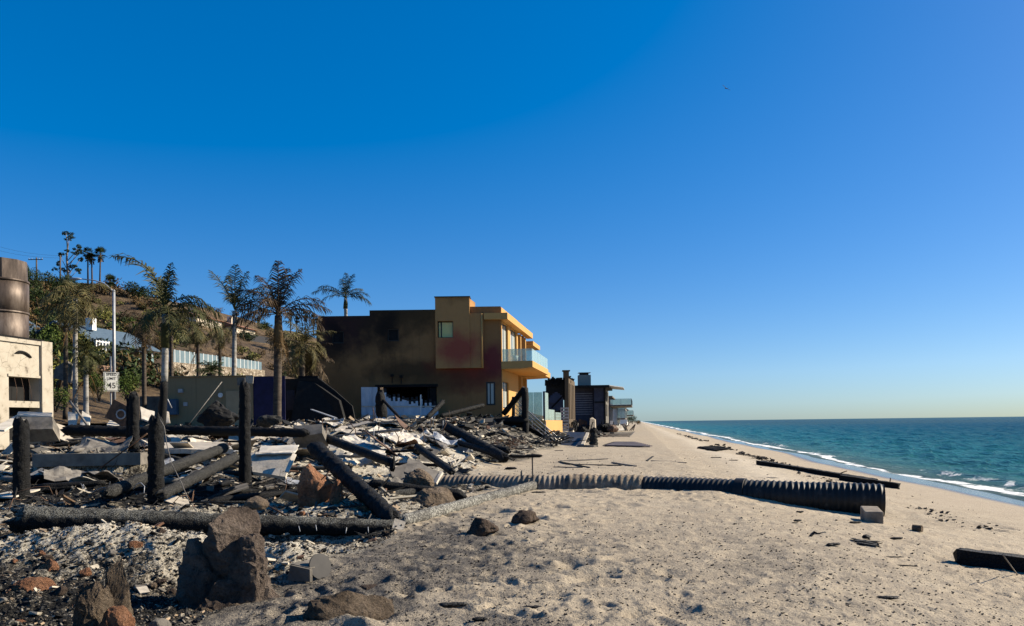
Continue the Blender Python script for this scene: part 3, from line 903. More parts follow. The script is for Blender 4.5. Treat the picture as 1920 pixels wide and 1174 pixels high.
    mb.prism([T0, T0 + VS * 14.5, T0 + VS * 14.5 - NS * 3.6, T0 - NS * 3.6 + Vector((.62, .0, 0)) * 0], (0, 0, zt0 + .6)); mb.v[-1] = mb.v[-1] + np.array([0, 0, -.6])
    ter = part('terrace_wall', mb, MT['ochre_lit'], t)
    def screen(p0, p1, z0, z1, m, n):
        for k in range(n):
            a = p0.lerp(p1, (k + .015) / n); b_ = p0.lerp(p1, (k + .985) / n)
            mb = MB(); mb.bar(a + Vector((0, 0, (z0 + z1) / 2)), b_ + Vector((0, 0, (z0 + z1) / 2)), .02, z1 - z0); part('windscreen_panel', mb, m, ter)
    zs0, zs1, zs2 = zt0 + .01, W(1018, 735, Y0).z, W(1030, 765, Y0).z
    A = Vector((X(967, 760), Y0 + .55, 0)); B = T0 + VS * .1 - NS * .25
    B.y = Y0 + .55
    screen(A, B, zs0, zs1, MT['glass_dark'], 3)
    C0 = T0 + VS * .75 - NS * .12
    screen(C0, C0 + VS * 2.4, zs0, zs1, MT['glass'], 1)
    screen(C0 + VS * 2.45, C0 + VS * 7.5, zs0, zs2 - .05, MT['glass'], 2)
    screen(C0 + VS * 7.9, C0 + VS * 13.5, zs0, zs2 - .25, MT['glass'], 3)
    mb = MB()
    for q in (C0 + VS * 7.7,): mb.box((q.x, q.y, (zs0 + zs2) / 2), (.1, .1, zs2 - zs0))
    part('screen_post', mb, MT['frame_dark'], ter)
    return t
yellow_house()

# white plank fence panel with a burnt top, leaning in front of the opening
def plank_fence():
    Y = 63.6
    t = thing('plank_fence', 'pale blue white plank fence with jagged burnt top against the house wall', 'fence', W(750, 782, Y))
    rr = random.Random(3)
    x0, x1 = 678, 822
    n = 34
    mb = MB(); mb2 = MB()
    for i in range(n):
        a = x0 + (x1 - x0) * i / n; b_ = x0 + (x1 - x0) * (i + .93) / n
        f = i / n
        top = 726 if f < .2 else 737 + 22 * max(0, f - .2) * 1.25 + rr.uniform(-5, 5) + (3 if i % 2 else -3)
        lo = W(a, 787, Y); hi = W(b_, top, Y)
        wdt = hi.x - lo.x
        mb.box(((lo.x + hi.x) / 2, Y + (.02 if i % 3 else 0), (lo.z + hi.z) / 2), (wdt, .045, hi.z - lo.z))
        if f >= .2: mb.box(((lo.x + hi.x) / 2, Y + (.02 if i % 3 else 0), hi.z - .02), (wdt * 1.01, .05, .18 + rr.uniform(0, .2)), None, (.03, .03, .03))
    part('planks', mb, M('blue_white_planks', [(.3, (.28, .37, .46)), (.6, (.50, .58, .64))], 2, .7, 20, .2, .01, sc=(1, 1, .3), tint=True), t)
    for py in (762, 779):
        mb = MB(); a, b_ = W(x0, py, Y - .05), W(x1, py, Y - .05); mb.bar(a, b_, .05, .09); part('rail', mb, MT['whitesheet'], t)
    mb = MB(); a = W(789, 740, Y - .04); b_ = W(789, 786, Y - .04); mb.bar(a, b_, .1, .1, (0, 1, 0)); part('post', mb, MT['white'], t)
plank_fence()

# low garage block left of the house: olive wall, blue gate, burnt wall
MT['olive'] = stuccomat('olive_stucco', (.27, .205, .115), [])
MT['navy'] = M('navy_painted_wall', [(.3, (.006, .006, .03)), (.7, (.014, .014, .065))], 2, .7, 18, .3, .01)
def garage():
    Y = 50.0
    X = lambda px, py=740: W(px, py, Y).x
    Z = lambda py, px=420: W(px, py, Y).z
    t = thing('garage_block', 'low olive green garage wall with door, lamp and meter behind the rubble', 'garage', (X(390), Y, 1.8))
    z0, z1 = 1.5, Z(706)
    mb = MB(); mb.box(((X(309) + X(474)) / 2, Y + .15, (z0 + z1) / 2), (X(474) - X(309), .3, z1 - z0))
    mb.box((X(310) + .15, Y + 2.81, (z0 + z1) / 2), (.3, 5, z1 - z0 - .01))
    part('wall', mb, MT['olive'], t)
    mb = MB(); mb.box(((X(309) + X(474)) / 2, Y + .1, z1 + .03), (X(476) - X(308), .42, .05)); part('coping', mb, MT['olive'], t)
    mb = MB(); mb.box(((X(424) + X(449)) / 2, Y - .03, (z0 + Z(733)) / 2), (X(449) - X(424), .05, Z(733) - z0)); d = part('door', mb, M('olive_door', [(.3, (.27, .21, .125)), (.7, (.36, .28, .165))], 2, .6), t)
    mb = MB(); mb.tube([(X(414), Y - .12, Z(741)), (X(414), Y + .01, Z(741))], .15, 12); part('wall_lamp', mb, MT['white'], t)
    mb = MB(); mb.box((X(340), Y - .08, Z(732)), (.3, .15, .24)); part('meter_box', mb, MT['galv'], t)
    mb = MB(); mb.box((X(348), Y - .04, Z(757)), (.26, .07, .24)); part('outlet_box', mb, MT['galv'], t)
    mb = MB(); mb.box((X(322), Y - .25, Z(762)), (.95, .4, 1.0)); solo('utility_cabinet', mb, M('dull_blue_panel', [(.3, (.03, .06, .10)), (.7, (.05, .10, .15))], 3, .6), 'small dull blue cabinet leaning at the foot of the olive garage wall', 'cabinet')
    t = thing('painted_wall', 'dark blue painted wall right of the olive garage behind the palm', 'wall', (X(500), Y, 1.8))
    mb = MB()
    a, b_ = Vector((X(474.3), Y + .10, 0)), Vector((X(534), Y + .10, 0))
    mb.bar(a + Vector((0, 0, (1.4 + z1) / 2)), b_ + Vector((0, 0, (1.4 + z1) / 2)), .05, z1 - 1.4 - .03); part('wall', mb, MT['navy'], t)
    Y2 = 55.0
    t = thing('burnt_wall', 'soot black wall and collapsed gable between the blue wall and the ochre house', 'wall', (W(590, 770, Y2).x, Y2, 1.8))
    X2 = lambda px: W(px, 740, Y2).x
    Z2 = lambda py, px=590: W(px, py, Y2).z
    mb = MB(); mb.prism([(X2(525), Y2, 1.5), (X2(668), Y2, 1.5), (X2(660), Y2, Z2(762)), (X2(628), Y2, Z2(733)), (X2(597), Y2, Z2(709)), (X2(525), Y2, Z2(710))], (0, .25, 0))
    part('wall', mb, MT['black'], t)
    mb = MB(); mb.box((X2(545), Y2 - .03, Z2(750)), (X2(553) - X2(537), .05, Z2(738) - Z2(775))); part('door', mb, M('sooty_blue_door', [(.3, (.008, .009, .016)), (.7, (.02, .02, .035))], 3, .6), t)
    mb = MB(); mb.prism([(X2(553), Y2 - 1.5, 1.5), (X2(655), Y2 - 1.2, 1.6), (X2(640), Y2 - .8, Z2(752)), (X2(590), Y2 - .1, Z2(718)), (X2(560), Y2 - .1, Z2(714))], (.1, .2, 0)); part('fallen_gable', mb, MT['black'], t)
    mb = MB(); mb.bar(W(650, 766, 56), W(597, 712, 56), .3, .35); mb.bar(W(597, 709, 56), W(560, 709, 56), .3, .3); part('roof_edge', mb, MT['char'], t)
    # low grey wall by the sign
    mb = MB(); a, b_ = W(262, 752, 54), W(300, 752, 54); mb.prism([(a.x, 54, 1.6), (b_.x, 54, 1.6), (b_.x, 54, W(300, 743, 54).z), (a.x, 54, W(262, 743, 54).z)], (0, .25, 0))
    solo('garden_wall', mb, MT['concrete'], 'low grey concrete wall beside the left end of the olive garage', 'wall')
garage()

# fireplace and steel flue at the left edge
def fireplace():
    # front faces the sea; measured along the shore
    Yn = 30.0
    n = NS; 
    c = W(-12, 700, Yn); O = Vector((c.x, Yn, 0))
    def D(px):     # column -> distance along the front
        u, _ = ray(px, 700)
        return (u * O.y - O.x) / (VS.x - u * VS.y)
    def Zf(px, py):
        d = D(px); y = O.y + VS.y * d
        return W(px, py, y).z
    t = thing('fireplace', 'cracked cream fireplace with steel flue left standing in the ruins', 'fireplace', (O.x, O.y, 1.2))
    zt = Zf(40, 636); z_lo = Zf(40, 707); z_h1, z_h0 = Zf(40, 752), Zf(40, 764)
    us = [D(-12), D(16), D(74)]
    mb = MB()
    gridwall(mb, O, VS, NS, us + [D(95)], [.9, z_h0, z_h1, z_lo, zt], lambda i, j: i == 1 and j in (0, 2), .5)
    mb2 = MB()
    q0, q1 = O + NS * .02 + VS * D(-12), O + NS * .02 + VS * D(76)
    mb2.bar(q0 + Vector((0, 0, zt - .08)), q1 + Vector((0, 0, zt - .08)), .10, .16)
    part('cornice', mb2, MT['cream'], t)
    mb2 = MB(); q0, q1 = O + NS * .015 + VS * D(14), O + NS * .015 + VS * D(76)
    mb2.bar(q0 + Vector((0, 0, z_lo + .05)), q1 + Vector((0, 0, z_lo + .05)), .06, .10); part('lintel', mb2, MT['cream'], t)
    part('surround', mb, MT['cream'], t)
    mb = MB()
    P = O + NS * .10 + VS * (D(75)); 
    mb.prism([P, P + VS * (D(95) - D(75)), P + VS * (D(95) - D(75)) - NS * .095, P - NS * .095], (0, 0, Zf(85, 641) - 1)); mb.v[-1] = mb.v[-1] + np.array([0, 0, 1.0])
    part('pillar', mb, MT['cream'], t)
    mb = MB(); P = O + VS * (D(96) + .02) - NS * .4
    mb.prism([P, P + VS * .55, P + VS * .55 - NS * .5, P - NS * .5], (0, 0, Zf(100, 688) - .9)); mb.v[-1] = mb.v[-1] + np.array([0, 0, .9]); part('side_wall', mb, MT['cream'], t)
    mb = MB(); P = O - NS * .52
    mb.prism([P + VS * us[0], P + VS * D(95), P + VS * D(95) - NS * .9, P + VS * us[0] - NS * .9], (0, 0, zt - 1.3)); mb.v[-1] = mb.v[-1] + np.array([0, 0, 1.25])
    part('firebox', mb, MT['black'], t)
    mb = MB(); P = O - NS * .2; rr = random.Random(5)
    mb.prism([P + VS * (us[0]), P + VS * D(93), P + VS * D(93) - NS * .25, P + VS * us[0] - NS * .25], (0, 0, .12)); mb.v[-1] = mb.v[-1] + np.array([0, 0, zt + .003]); part('burnt_mantel', mb, MT['char'], t)
    mb = MB(); q = O + NS * .03
    pts = [q + VS * D(28 + 30 * k / 9) + Vector((0, 0, Zf(44, 664 - 6 * math.sin(math.pi * k / 9) + .6 * k))) for k in range(10)]
    mb.tube(pts, [.02, .04, .06, .06, .06, .06, .06, .06, .05, .03], 6); part('burnt_bracket', mb, MT['char'], t)
    mb = MB()
    for k in range(3):
        a = O + VS * D(26 + k * 13) + NS * .02 + Vector((0, 0, z_lo - .05)); 
        mb.tube([a, a + Vector((.1, 0, -.5)), a + VS * rr.uniform(-.3, .3) + Vector((0, 0, -1.0))], .008, 5)
    part('hanging_wires', mb, MT['rust'], t)
    # flue: two round sections and a polygonal hood
    cc = W(2, 640, 32.2)
    r = 1.0
    def ring(z0, z1, rad, seg=28, taper=1.0): 
        mb = MB(); mb.tube([(cc.x, cc.y, z0), (cc.x, cc.y, (z0 + z1) / 2), (cc.x, cc.y, z1)], [rad, rad, rad * taper], seg); return mb
    zA, zB, zC, zD = zt - .6, W(20, 583, 31.6).z, W(20, 525, 31.6).z, W(20, 484, 31.6).z
    f = part('flue', ring(zA, zB, r), MT['flue'], t)
    part('flue_section', ring(zB + .003, zC, r * 1.02), MT['flue'], t)
    mb = MB(); mb.tube([(cc.x, cc.y, zC + .004), (cc.x, cc.y, zC + .09)], r * 1.05, 28); part('band', mb, MT['flue'], f)
    mb = MB(); mb.tube([(cc.x, cc.y, zB - .04), (cc.x, cc.y, zB + .04)], r * 1.035, 28); part('band', mb, MT['flue'], f)
    h = part('hood', ring(zC + .1, zD, r * 1.0, 11), MT['flue'], t)
    for v_ in h.data.polygons: v_.use_smooth = False
    mb = MB(); mb.tube([(cc.x, cc.y, zD + .003), (cc.x, cc.y, zD + .10)], [r * .98, r * .35], 11); part('hood_cap', mb, MT['black'], t)
fireplace()

# charred deck and posts in front of the house
def deck():
    Y = 58.0
    t = thing('charred_deck', 'charred timber deck frame with tall post and diagonal brace beside the beach stair', 'deck', W(985, 832, Y))
    def B(a, b_, w, h, nm='beam', dy0=0, dy1=0, m='char'):
        mb = MB(); p, q = W(*a, Y + dy0), W(*b_, Y + dy1)
        n = 10
        pts = [p.lerp(q, k / n) for k in range(n + 1)]
        mb.tube(pts, [w * .62] * (n + 1), 7, jit=.35, seed=hash((a, b_)) % 999, freq=4.0)
        return part(nm, mb, MT[m], t)
    B((985.5, 833), (984, 727), .42, .42, 'post'); B((944, 776), (984, 728), .34, .34, 'brace', 1.2, 0)
    B((800, 790), (990, 788), .42, .4); B((790, 795), (990, 796), .42, .5, 'beam', .5, .3); B((800, 806), (975, 808), .5, .5, 'beam', 2.5, 2.5)
    B((962, 786), (963, 744), .22, .22, 'post', 2.0, 2.0); B((905, 790), (906, 806), .25, .3, 'post'); B((925, 806), (926, 790), .25, .3, 'post', 2, 2)
    for k in range(9):
        a = 812 + k * 19; B((a, 789), (a + 4, 783), .26, .26, 'joist', 0, 4.5)
    for k in range(14):
        a = 850 + k * 9; B((a, 787), (a + R_.uniform(5, 25), 779 + R_.uniform(-2, 6)), .10, .1, 'splintered_board', R_.uniform(0, 2), R_.uniform(0, 3))
deck()

def stair():
    Y = 60.0
    t = thing('beach_stair', 'burnt beach stair with slanting steel cable railing below the terrace screens', 'stair', W(1050, 832, Y))
    A, B_ = W(968, 792, Y + 1.5), W(1058, 838, Y - 3.0)
    for off in (0, 1):
        mb = MB(); o = Vector((0, off * 1.1, 0)); mb.bar(A + o, B_ + o, .07, .32); part('stringer', mb, MT['char'], t)
    for k in range(11):
        p = A.lerp(B_, (k + .5) / 11)
        mb = MB(); mb.box((p.x, p.y + .55, p.z + .03), (.32, 1.0, .05)); part('tread', mb, MT['char'], t)
    def rail(y0, y1, r, o=(0, 0)):
        mb = MB(); p, q = W(965, y0, Y + 1.4), W(1060, y1, Y - 3.1)
        mb.tube([p, q], r, 6); part('rail', mb, MT['steel'], t)
    rail(749, 832, .045); rail(757, 838, .028); rail(765, 843, .028); rail(773, 849, .028)
    for px, y0, y1, dy in ((965.5, 747, 783, 1.4), (998, 773, 803, 0), (1023, 790, 822, -1.2), (1059, 817, 842, -3.1)):
        mb = MB(); p, q = W(px, y0, Y + dy), W(px, y1, Y + dy); mb.bar(q, p, .07, .07, (0, 1, 0)); part('rail_post', mb, MT['steel'], t)
    mb = MB(); mb.bar(W(1022, 817, 57), W(1076, 821.5, 57), .16, .14); solo('handrail_board', mb, MT['greyboard'], 'pale board lying level across the foot of the burnt beach stair', 'board')
    # debris sliding down beside the stair
    for k in range(16):
        a = G(985 + k * 4 + R_.uniform(-4, 4), 832 + R_.uniform(0, 6)); b_ = a + Vector((R_.uniform(.4, 2.4), R_.uniform(-2, 1), R_.uniform(.1, 1.0)))
        mb = MB(); mb.bar(a + Vector((0, 0, .1)), b_, .10, .05)
        solo('burnt_plank', mb, MT[R_.choice(['char', 'char2', 'greyboard'])], 'burnt plank in the tangle of timber under the beach stair', 'plank', group='burnt planks under the beach stair')
stair()

# lattice screen and tilted dark sheet
mb = MB(); P = W(1059, 805, 80); 
for k in range(12): mb.box((P.x, P.y, P.z - 1.35 + k * .32), (.85, .06, .2))
for s_ in (-.4, .4): mb.box((P.x + s_, P.y + .04, P.z + .3), (.07, .05, 3.9))
solo('lattice_screen', mb, M('grey_blue_lattice', [(.3, (.22, .25, .29)), (.7, (.34, .37, .41))], 3, .7), 'grey blue slatted screen standing at the far end of the ochre terrace wall', 'screen')
mb = MB(); a, b_, c_, d_ = G(1052, 835), G(1088, 836), W(1098, 812, 59), W(1066, 811, 62)
mb.prism([a, b_, c_, d_], (0, .25, .05)); solo('fallen_sheet', mb, M('dark_blue_black_sheet', [(.3, (.012, .014, .02)), (.7, (.03, .033, .045))], 2, .5), 'large dark blue black sheet tilted on the sand beyond the stair foot', 'sheet')
mb = MB(); mb.bar(G(1092, 838) + Vector((0, 0, .1)), W(1102, 812, 58), .22, .12); solo('pale_board', mb, MT['plaster'], 'narrow pale board leaning against the dark tilted sheet', 'board')

# ---- burnt arched ruin
MT['ruin'] = stuccomat('scorched_ruin_stucco', (.12, .088, .056), [(11, 8, 6, 6, (.012, .010, .009), .8), (12, 3, 6, 4, (.015, .012, .01), .8)], True)
def ruin():
    Y = 92.0
    X = lambda px: W(px, 750, Y).x
    Z = lambda py, px=1055: W(px, py, Y).z
    t = thing('burnt_ruin', 'burnt out house ruin with arched opening and tall pierced sea wall', 'ruin', (X(1055), Y, 0))
    # arched frame facing the camera
    mb = MB()
    xs = [X(1024 + k * 2) for k in range(20)]
    zs = [Z(p) for p in (800, 775, 760, 750, 745, 741, 737.5, 735, 724, 716)]
    pys = (800, 775, 760, 750, 745, 741, 737.5, 735, 724, 716)
    def hole(i, j):
        px = 1024 + i * 2 + 1; py = (pys[j] + pys[j + 1]) / 2
        return 1028 < px < 1058 and py > 735 and py > 736 + 22 * (abs(px - 1043) / 15) ** 3
    gridwall(mb, (0, Y, 0), LX, NY, xs, zs, hole, .4); part('arched_wall', mb, MT['black'], t)
    mb = MB()
    for k in range(7):
        x = X(1026 + k * 5); mb.box((x, Y + 1.5, Z(718) - R_.uniform(0, .5)), (.3, 2.5, .3))
    for k in range(14):
        mb.box((X(1024 + k * 2.6), Y - .1, Z(716 + R_.uniform(-4, 2))), (.25, .3, R_.uniform(.3, 1.0)))
    part('burnt_rafters', mb, MT['char'], t)
    mb = MB(); mb.box((X(1043), Y + 7, Z(762)), (2.6, .3, 4.2)); mb.box((X(1043), Y + 6.8, Z(752)), (2.2, .2, .1)); part('back_wall', mb, M('soot_blue_wall', [(.3, (.05, .06, .09)), (.7, (.10, .11, .15))], .6, .8), t)
    mb = MB()
    p, q = W(1034, 765, Y + 3), W(1056, 742, Y + 3); mb.bar(p, q, .16, .2); part('fallen_rafter', mb, MT['char'], t)
    mb = MB(); mb.bar(W(1036, 775, Y + 1), W(1052, 770, Y + 1), .2, .2); part('fallen_rafter', mb, MT['char'], t)
    # roof terrace railing and urn
    mb = MB()
    for k in range(9): mb.tube([(X(1032 + k * 3.5), Y + 1, Z(718)), (X(1032 + k * 3.5), Y + 1, Z(711))], .03, 5)
    mb.tube([(X(1032), Y + 1, Z(711)), (X(1060), Y + 1, Z(711))], .04, 5); part('roof_railing', mb, MT['galv'], t)
    mb = MB(); p = (X(1049.5), Y + .4)
    mb.tube([(*p, Z(720)), (*p, Z(716)), (*p, Z(711)), (*p, Z(709.6)), (*p, Z(708))], [.25, .3, .28, .42, .36], 10); part('urn', mb, MT['ruin'], t)
    # sea wall of the ruin, four tall slots
    O = Vector((X(1065), Y - .5, 0))
    def D(px): 
        u, _ = ray(px, 750); return (u * O.y - O.x) / (VS.x - u * VS.y)
    e = D(1078)
    us = [0, e * .13]
    for k in range(4): us += [us[-1] + e * .10, us[-1] + e * .215]
    us[-1] = e
    pz = [828, 795, 786, 744, 718, 716, 711, 709]
    mb = MB(); gridwall(mb, O, VS, NS, us, [Z(p, 1070) for p in pz], lambda i, j: (i % 2 == 1 and j in (2, 3)) or (i % 2 == 1 and j == 0) or (i == 3 and j == 5), .16)
    part('sea_wall', mb, MT['ruin'], t)
    mb = MB(); mb.box((X(1062.5), Y - .3, (Z(828) + Z(708)) / 2), (.45, .5, Z(708) - Z(828))); part('corner_pier', mb, MT['ruin'], t)
    for d, h in ((.2, 697), (e * .45, 704), (e * .7, 706), (e - .3, 705)):
        p = O + VS * d - NS * .25; w = .5 if d < 1 else .26
        mb = MB(); mb.box((p.x, p.y, (Z(708.8, 1070) + Z(h, 1070)) / 2), (w * 1.3, w * 1.6, Z(h, 1070) - Z(708.8, 1070))); mb.box((p.x, p.y, Z(h, 1070) + .08), (w * 1.8, w * 2, .14)); part('pinnacle', mb, MT['ruin'], t)
    mb = MB()
    for k in range(24):
        p = O + VS * R_.uniform(0, e) + NS * R_.uniform(.2, .6) + Vector((0, 0, Z(800 + R_.uniform(-12, 0), 1070)))
        mb.bar(p, p + Vector((R_.uniform(-.3, .3), R_.uniform(-1, 1), R_.uniform(-1.2, .3))), .12, .1)
    part('broken_cladding', mb, MT['char'], t)
    # stub of brick wall and burnt posts beyond
    mb = MB(); p = W(1107, 803, 88)
    mb.prism([(W(1104, 803, 88).x, 88, -.1), (W(1104, 803, 88).x + .15, 88, W(1105, 785, 88).z), (W(1110, 803, 88).x, 88.2, W(1105, 783, 88).z), (W(1116, 803, 88).x, 88.3, W(1105, 787, 88).z), (W(1117, 803, 88).x, 88.4, -.1)], VS * 2)
    solo('brick_pier', mb, M('rough_grey_brick', [(.3, (.16, .13, .10)), (.5, (.34, .29, .22)), (.75, (.45, .39, .31))], 3, .9, 12, .8, .05), 'stub of rough grey masonry wall standing alone on the sand', 'wall stub')
    mb = MB(); mb.prism([(W(1082, 812, 90).x, 90, -.1), (W(1101, 812, 90).x, 90, -.1), (W(1101, 790, 90).x, 90, W(1101, 790, 90).z), (W(1086, 785, 90).x, 90, W(1086, 785, 90).z)], (0, .3, 0))
    solo('rusty_wall', mb, MT['rust'], 'dark rust brown wall piece between the ruin and the masonry stub', 'wall')
ruin()

for i, (px, py, w, h, lab) in enumerate(((1096, 817, 1.5, 1.3, 'black burnt heap at the foot of the ruin beside the masonry stub'), (1130, 811, 2.8, 1.7, 'low black burnt heap in front of the dark house'), (1158, 806, 3.0, 1.3, 'burnt heap of timber beyond the rust brown heap'))):
    c = G(px, py); mb = MB(); rock(mb, (c.x, c.y, c.z + h * .3), (w, w * .7, h), 70 + i, 4, .4, 5, .3 * i, fine=.25, med=.3)
    for k in range(12):
        o = Vector((R_.uniform(-.5, .5) * w, R_.uniform(-.3, .3) * w, 0)); mb.bar(c + o, c + o + Vector((R_.uniform(-.6, .6), R_.uniform(-.5, .5), R_.uniform(.4, 1.3) * h)), .1, .08)
    solo('burnt_heap', mb, MT['char'], lab, 'burnt heap')

# ---- dark house with tall chimney
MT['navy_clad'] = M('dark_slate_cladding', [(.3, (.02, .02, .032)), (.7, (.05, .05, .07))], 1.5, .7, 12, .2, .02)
MT['slate_lit'] = M('slate_cladding_sunlit', [(.3, (.085, .075, .06)), (.7, (.15, .135, .11))], 1.5, .8, 12, .2, .02)  # paler, warmer copy of the slate, sunlight put into the colour
def dark_house():
    Y = 128.0
    X = lambda px: W(px, 750, Y).x
    Z = lambda py, px=1100: W(px, py, Y).z
    t = thing('dark_house', 'dark slate clad flat roofed beach house with tall grey chimney', 'house', (X(1100), Y, 0))
    z0, z1 = 0.5, Z(728)
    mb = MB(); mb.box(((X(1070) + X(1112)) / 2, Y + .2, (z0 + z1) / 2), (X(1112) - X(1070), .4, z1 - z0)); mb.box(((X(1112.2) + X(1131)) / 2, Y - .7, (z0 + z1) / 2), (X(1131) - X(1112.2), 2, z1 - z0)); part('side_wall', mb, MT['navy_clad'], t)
    O = Vector((X(1131), Y - 1.68, 0))
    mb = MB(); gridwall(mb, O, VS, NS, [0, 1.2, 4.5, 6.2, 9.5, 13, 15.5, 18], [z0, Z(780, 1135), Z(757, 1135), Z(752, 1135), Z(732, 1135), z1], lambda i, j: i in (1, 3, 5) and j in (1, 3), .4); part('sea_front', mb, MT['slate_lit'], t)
    mb = MB(); q = O - NS * .3; mb.bar(q + VS * .2 + Vector((0, 0, (z0 + z1) / 2)), q + VS * 17.8 + Vector((0, 0, (z0 + z1) / 2)), .05, z1 - z0 - .1); part('window', mb, MT['darkglass'], t)
    mb = MB()
    for k in range(10):
        z = Z(738 + k * 4.3); mb.box(((X(1079) + X(1111)) / 2, Y - .05, z), (X(1111) - X(1079), .09, .16))
    part('louvres', mb, M('grey_louvre_slats', [(.3, (.10, .10, .12)), (.7, (.18, .18, .2))], 3, .6), t)
    mb = MB(); mb.bar((X(1131.5), Y - 1.75, (z0 + z1) / 2 - (z1 - z0) / 2), (X(1131.5), Y - 1.75, z1), .3, .2, (0, 1, 0)); mb.box(((X(1112) + X(1131)) / 2, Y - 1.76, Z(755)), (X(1131) - X(1112), .12, .3)); part('trim', mb, MT['black'], t)
    # flat roof running out over the sea front
    a, b_ = Vector((X(1068), Y - 2.0, z1 + .003)), Vector((X(1139), Y - 2.6, z1 + .003))
    mb = MB(); mb.prism([a, b_, b_ + VS * 15, a + VS * 19], (0, 0, .38)); part('roof', mb, MT['black'], t)
    mb = MB(); mb.prism([b_ + Vector((.03, 1, .3)), b_ + NS * 2.2 + VS * 4 + Vector((0, 0, .05)), b_ + NS * 2.2 + VS * 14 + Vector((0, 0, .05)), b_ + VS * 15 + Vector((0, 0, .3))], (0, 0, .12)); part('canopy', mb, MT['galv'], t)
    mb = MB(); mb.box(((X(1087) + X(1110)) / 2, Y + 2.5, (z1 + .385 + Z(702)) / 2), (X(1110) - X(1087), 2.2, Z(702) - z1 - .385)); ch = part('chimney', mb, stuccomat('grey_chimney_stucco', (.30, .29, .25), []), t)
    mb = MB(); mb.box(((X(1091) + X(1105)) / 2, Y + 2.5, Z(700)), (X(1106) - X(1090), 1.6, .55)); part('chimney_throat', mb, MT['black'], ch)
    mb = MB(); mb.box(((X(1087) + X(1110)) / 2, Y + 2.5, Z(697.6)), (X(1110) - X(1087), 2.2, .07)); part('chimney_cap', mb, MT['galv'], ch)
dark_house()

# ---- houses beyond, with glazed decks
def far_house(name, label, Y, px0, px1, ytop, decks, wallm, gz0=0.2, depth=20):
    X = lambda px: W(px, 750, Y).x
    Z = lambda py: W(px1, py, Y).z
    t = thing(name, label, 'house', (X(px1), Y, 0))
    O = Vector((X(px1), Y, 0))
    zt = Z(ytop)
    mb = MB(); w = X(px1) - X(px0)
    mb.prism([(O.x - w, Y, gz0), (O.x, Y, gz0), (O.x, Y, zt), (O.x - w, Y, zt)], VS * depth); part('body', mb, wallm, t)
    mb = MB(); mb.prism([(O.x - w - .3, Y - .4, zt + .003), (O.x + .5, Y - .4, zt + .003), (O.x + .5, Y - .4, zt + .3), (O.x - w - .3, Y - .4, zt + .3)], VS * (depth + .8)); part('roof', mb, MT['concrete'], t)
    for (y0, y1, prj) in decks:
        z, zr = Z(y0), Z(y1)
        E = O + NS * .02 - VS * .5
        mb = MB(); mb.prism([E + Vector((0, 0, z)), E + NS * prj + Vector((0, 0, z)), E + NS * prj + VS * depth + Vector((0, 0, z)), E + VS * depth + Vector((0, 0, z))], (0, 0, -.35)); dk = part('deck', mb, MT['concrete'], t)
        mb = MB()
        for d in np.linspace(0.05, depth - .05, 7): p = E + NS * (prj - .06) + VS * d; mb.box((p.x, p.y, (z + zr) / 2), (.09, .09, zr - z))
        for d in np.linspace(0.1, prj - .06, 3): p = E + NS * d + VS * .05; mb.box((p.x, p.y + .02, (z + zr) / 2), (.09, .09, zr - z))
        p = E + NS * (prj - .06); mb.bar(p + Vector((0, 0, zr + .04)), p + VS * depth + Vector((0, 0, zr + .04)), .1, .08); mb.bar(E + Vector((0, .05, zr + .04)), p + Vector((0, .05, zr + .04)), .1, .08)
        part('railing', mb, MT['frame_dark'] if prj > 3 else MT['galv'], dk)
        mb = MB(); p = E + NS * (prj - .06); mb.bar(p + VS * .2 + Vector((0, 0, (z + zr) / 2)), p + VS * (depth - .2) + Vector((0, 0, (z + zr) / 2)), .02, zr - z - .1)
        mb.bar(E + NS * .1 + Vector((0, 0, (z + zr) / 2)), E + NS * (prj - .15) + Vector((0, 0, (z + zr) / 2)), .02, zr - z - .1); part('glass_panel', mb, MT['glass'], dk)
    for k in range(3):
        for (z0_, z1_) in ((ytop + 3, ytop + 10), (ytop + 14, ytop + 22)):
            mb = MB(); p = O + VS * (1.5 + k * 6) + NS * .03; mb.prism([p + Vector((0, 0, Z(z1_))), p + VS * 4 + Vector((0, 0, Z(z1_))), p + VS * 4 + Vector((0, 0, Z(z0_))), p + Vector((0, 0, Z(z0_)))], NS * .05); part('window', mb, MT['darkglass'], t)
    return t
far_house('deck_house', 'grey beach house with a railed upper deck just beyond the dark house', 165, 1128, 1143.5, 745, ((759, 749, 4.6),), MT['navy_clad'])
far_house('glass_house', 'pale beach house fronted by tall glass screens beyond the railed deck', 195, 1132, 1157, 766, ((784, 764, 2.0), (766.5, 761, 2.0)), M('pale_grey_render', [(.3, (.35, .36, .35)), (.7, (.48, .49, .47))], 1, .8), depth=30)
far_house('white_house', 'narrow white beach house with glass balcony farthest along the beach', 300, 1160, 1175, 769, ((778, 770, 2.4),), MT['white'], depth=30)
# ================================================================== trees, hillside houses, street furniture
def leafmat(name, c0, c1, rough=.6):
    m, nt, b = newmat(name)
    v = coords(nt)
    col = mixc(nt, noise(nt, v, .9, 3), c0, c1)
    col = mixc(nt, 1.0, col, attr(nt, 'tint', 'Color'), 'MULTIPLY')
    nt.links.new(col, b.inputs['Base Color']); b.inputs['Roughness'].default_value = rough
    b.inputs['Specular IOR Level'].default_value = .1
    return m
MT['leaf_dark'] = leafmat('dark_green_leaves', (.016, .026, .009), (.04, .058, .018))
MT['leaf_green'] = leafmat('green_leaves', (.04, .065, .013), (.095, .125, .03))
MT['leaf_olive'] = leafmat('yellow_green_leaves', (.085, .09, .022), (.17, .155, .045))
MT['leaf_dry'] = leafmat('dry_brown_leaves', (.07, .042, .018), (.17, .115, .055))
MT['leaf_burnt'] = leafmat('scorched_fronds', (.020, .015, .010), (.095, .066, .040))
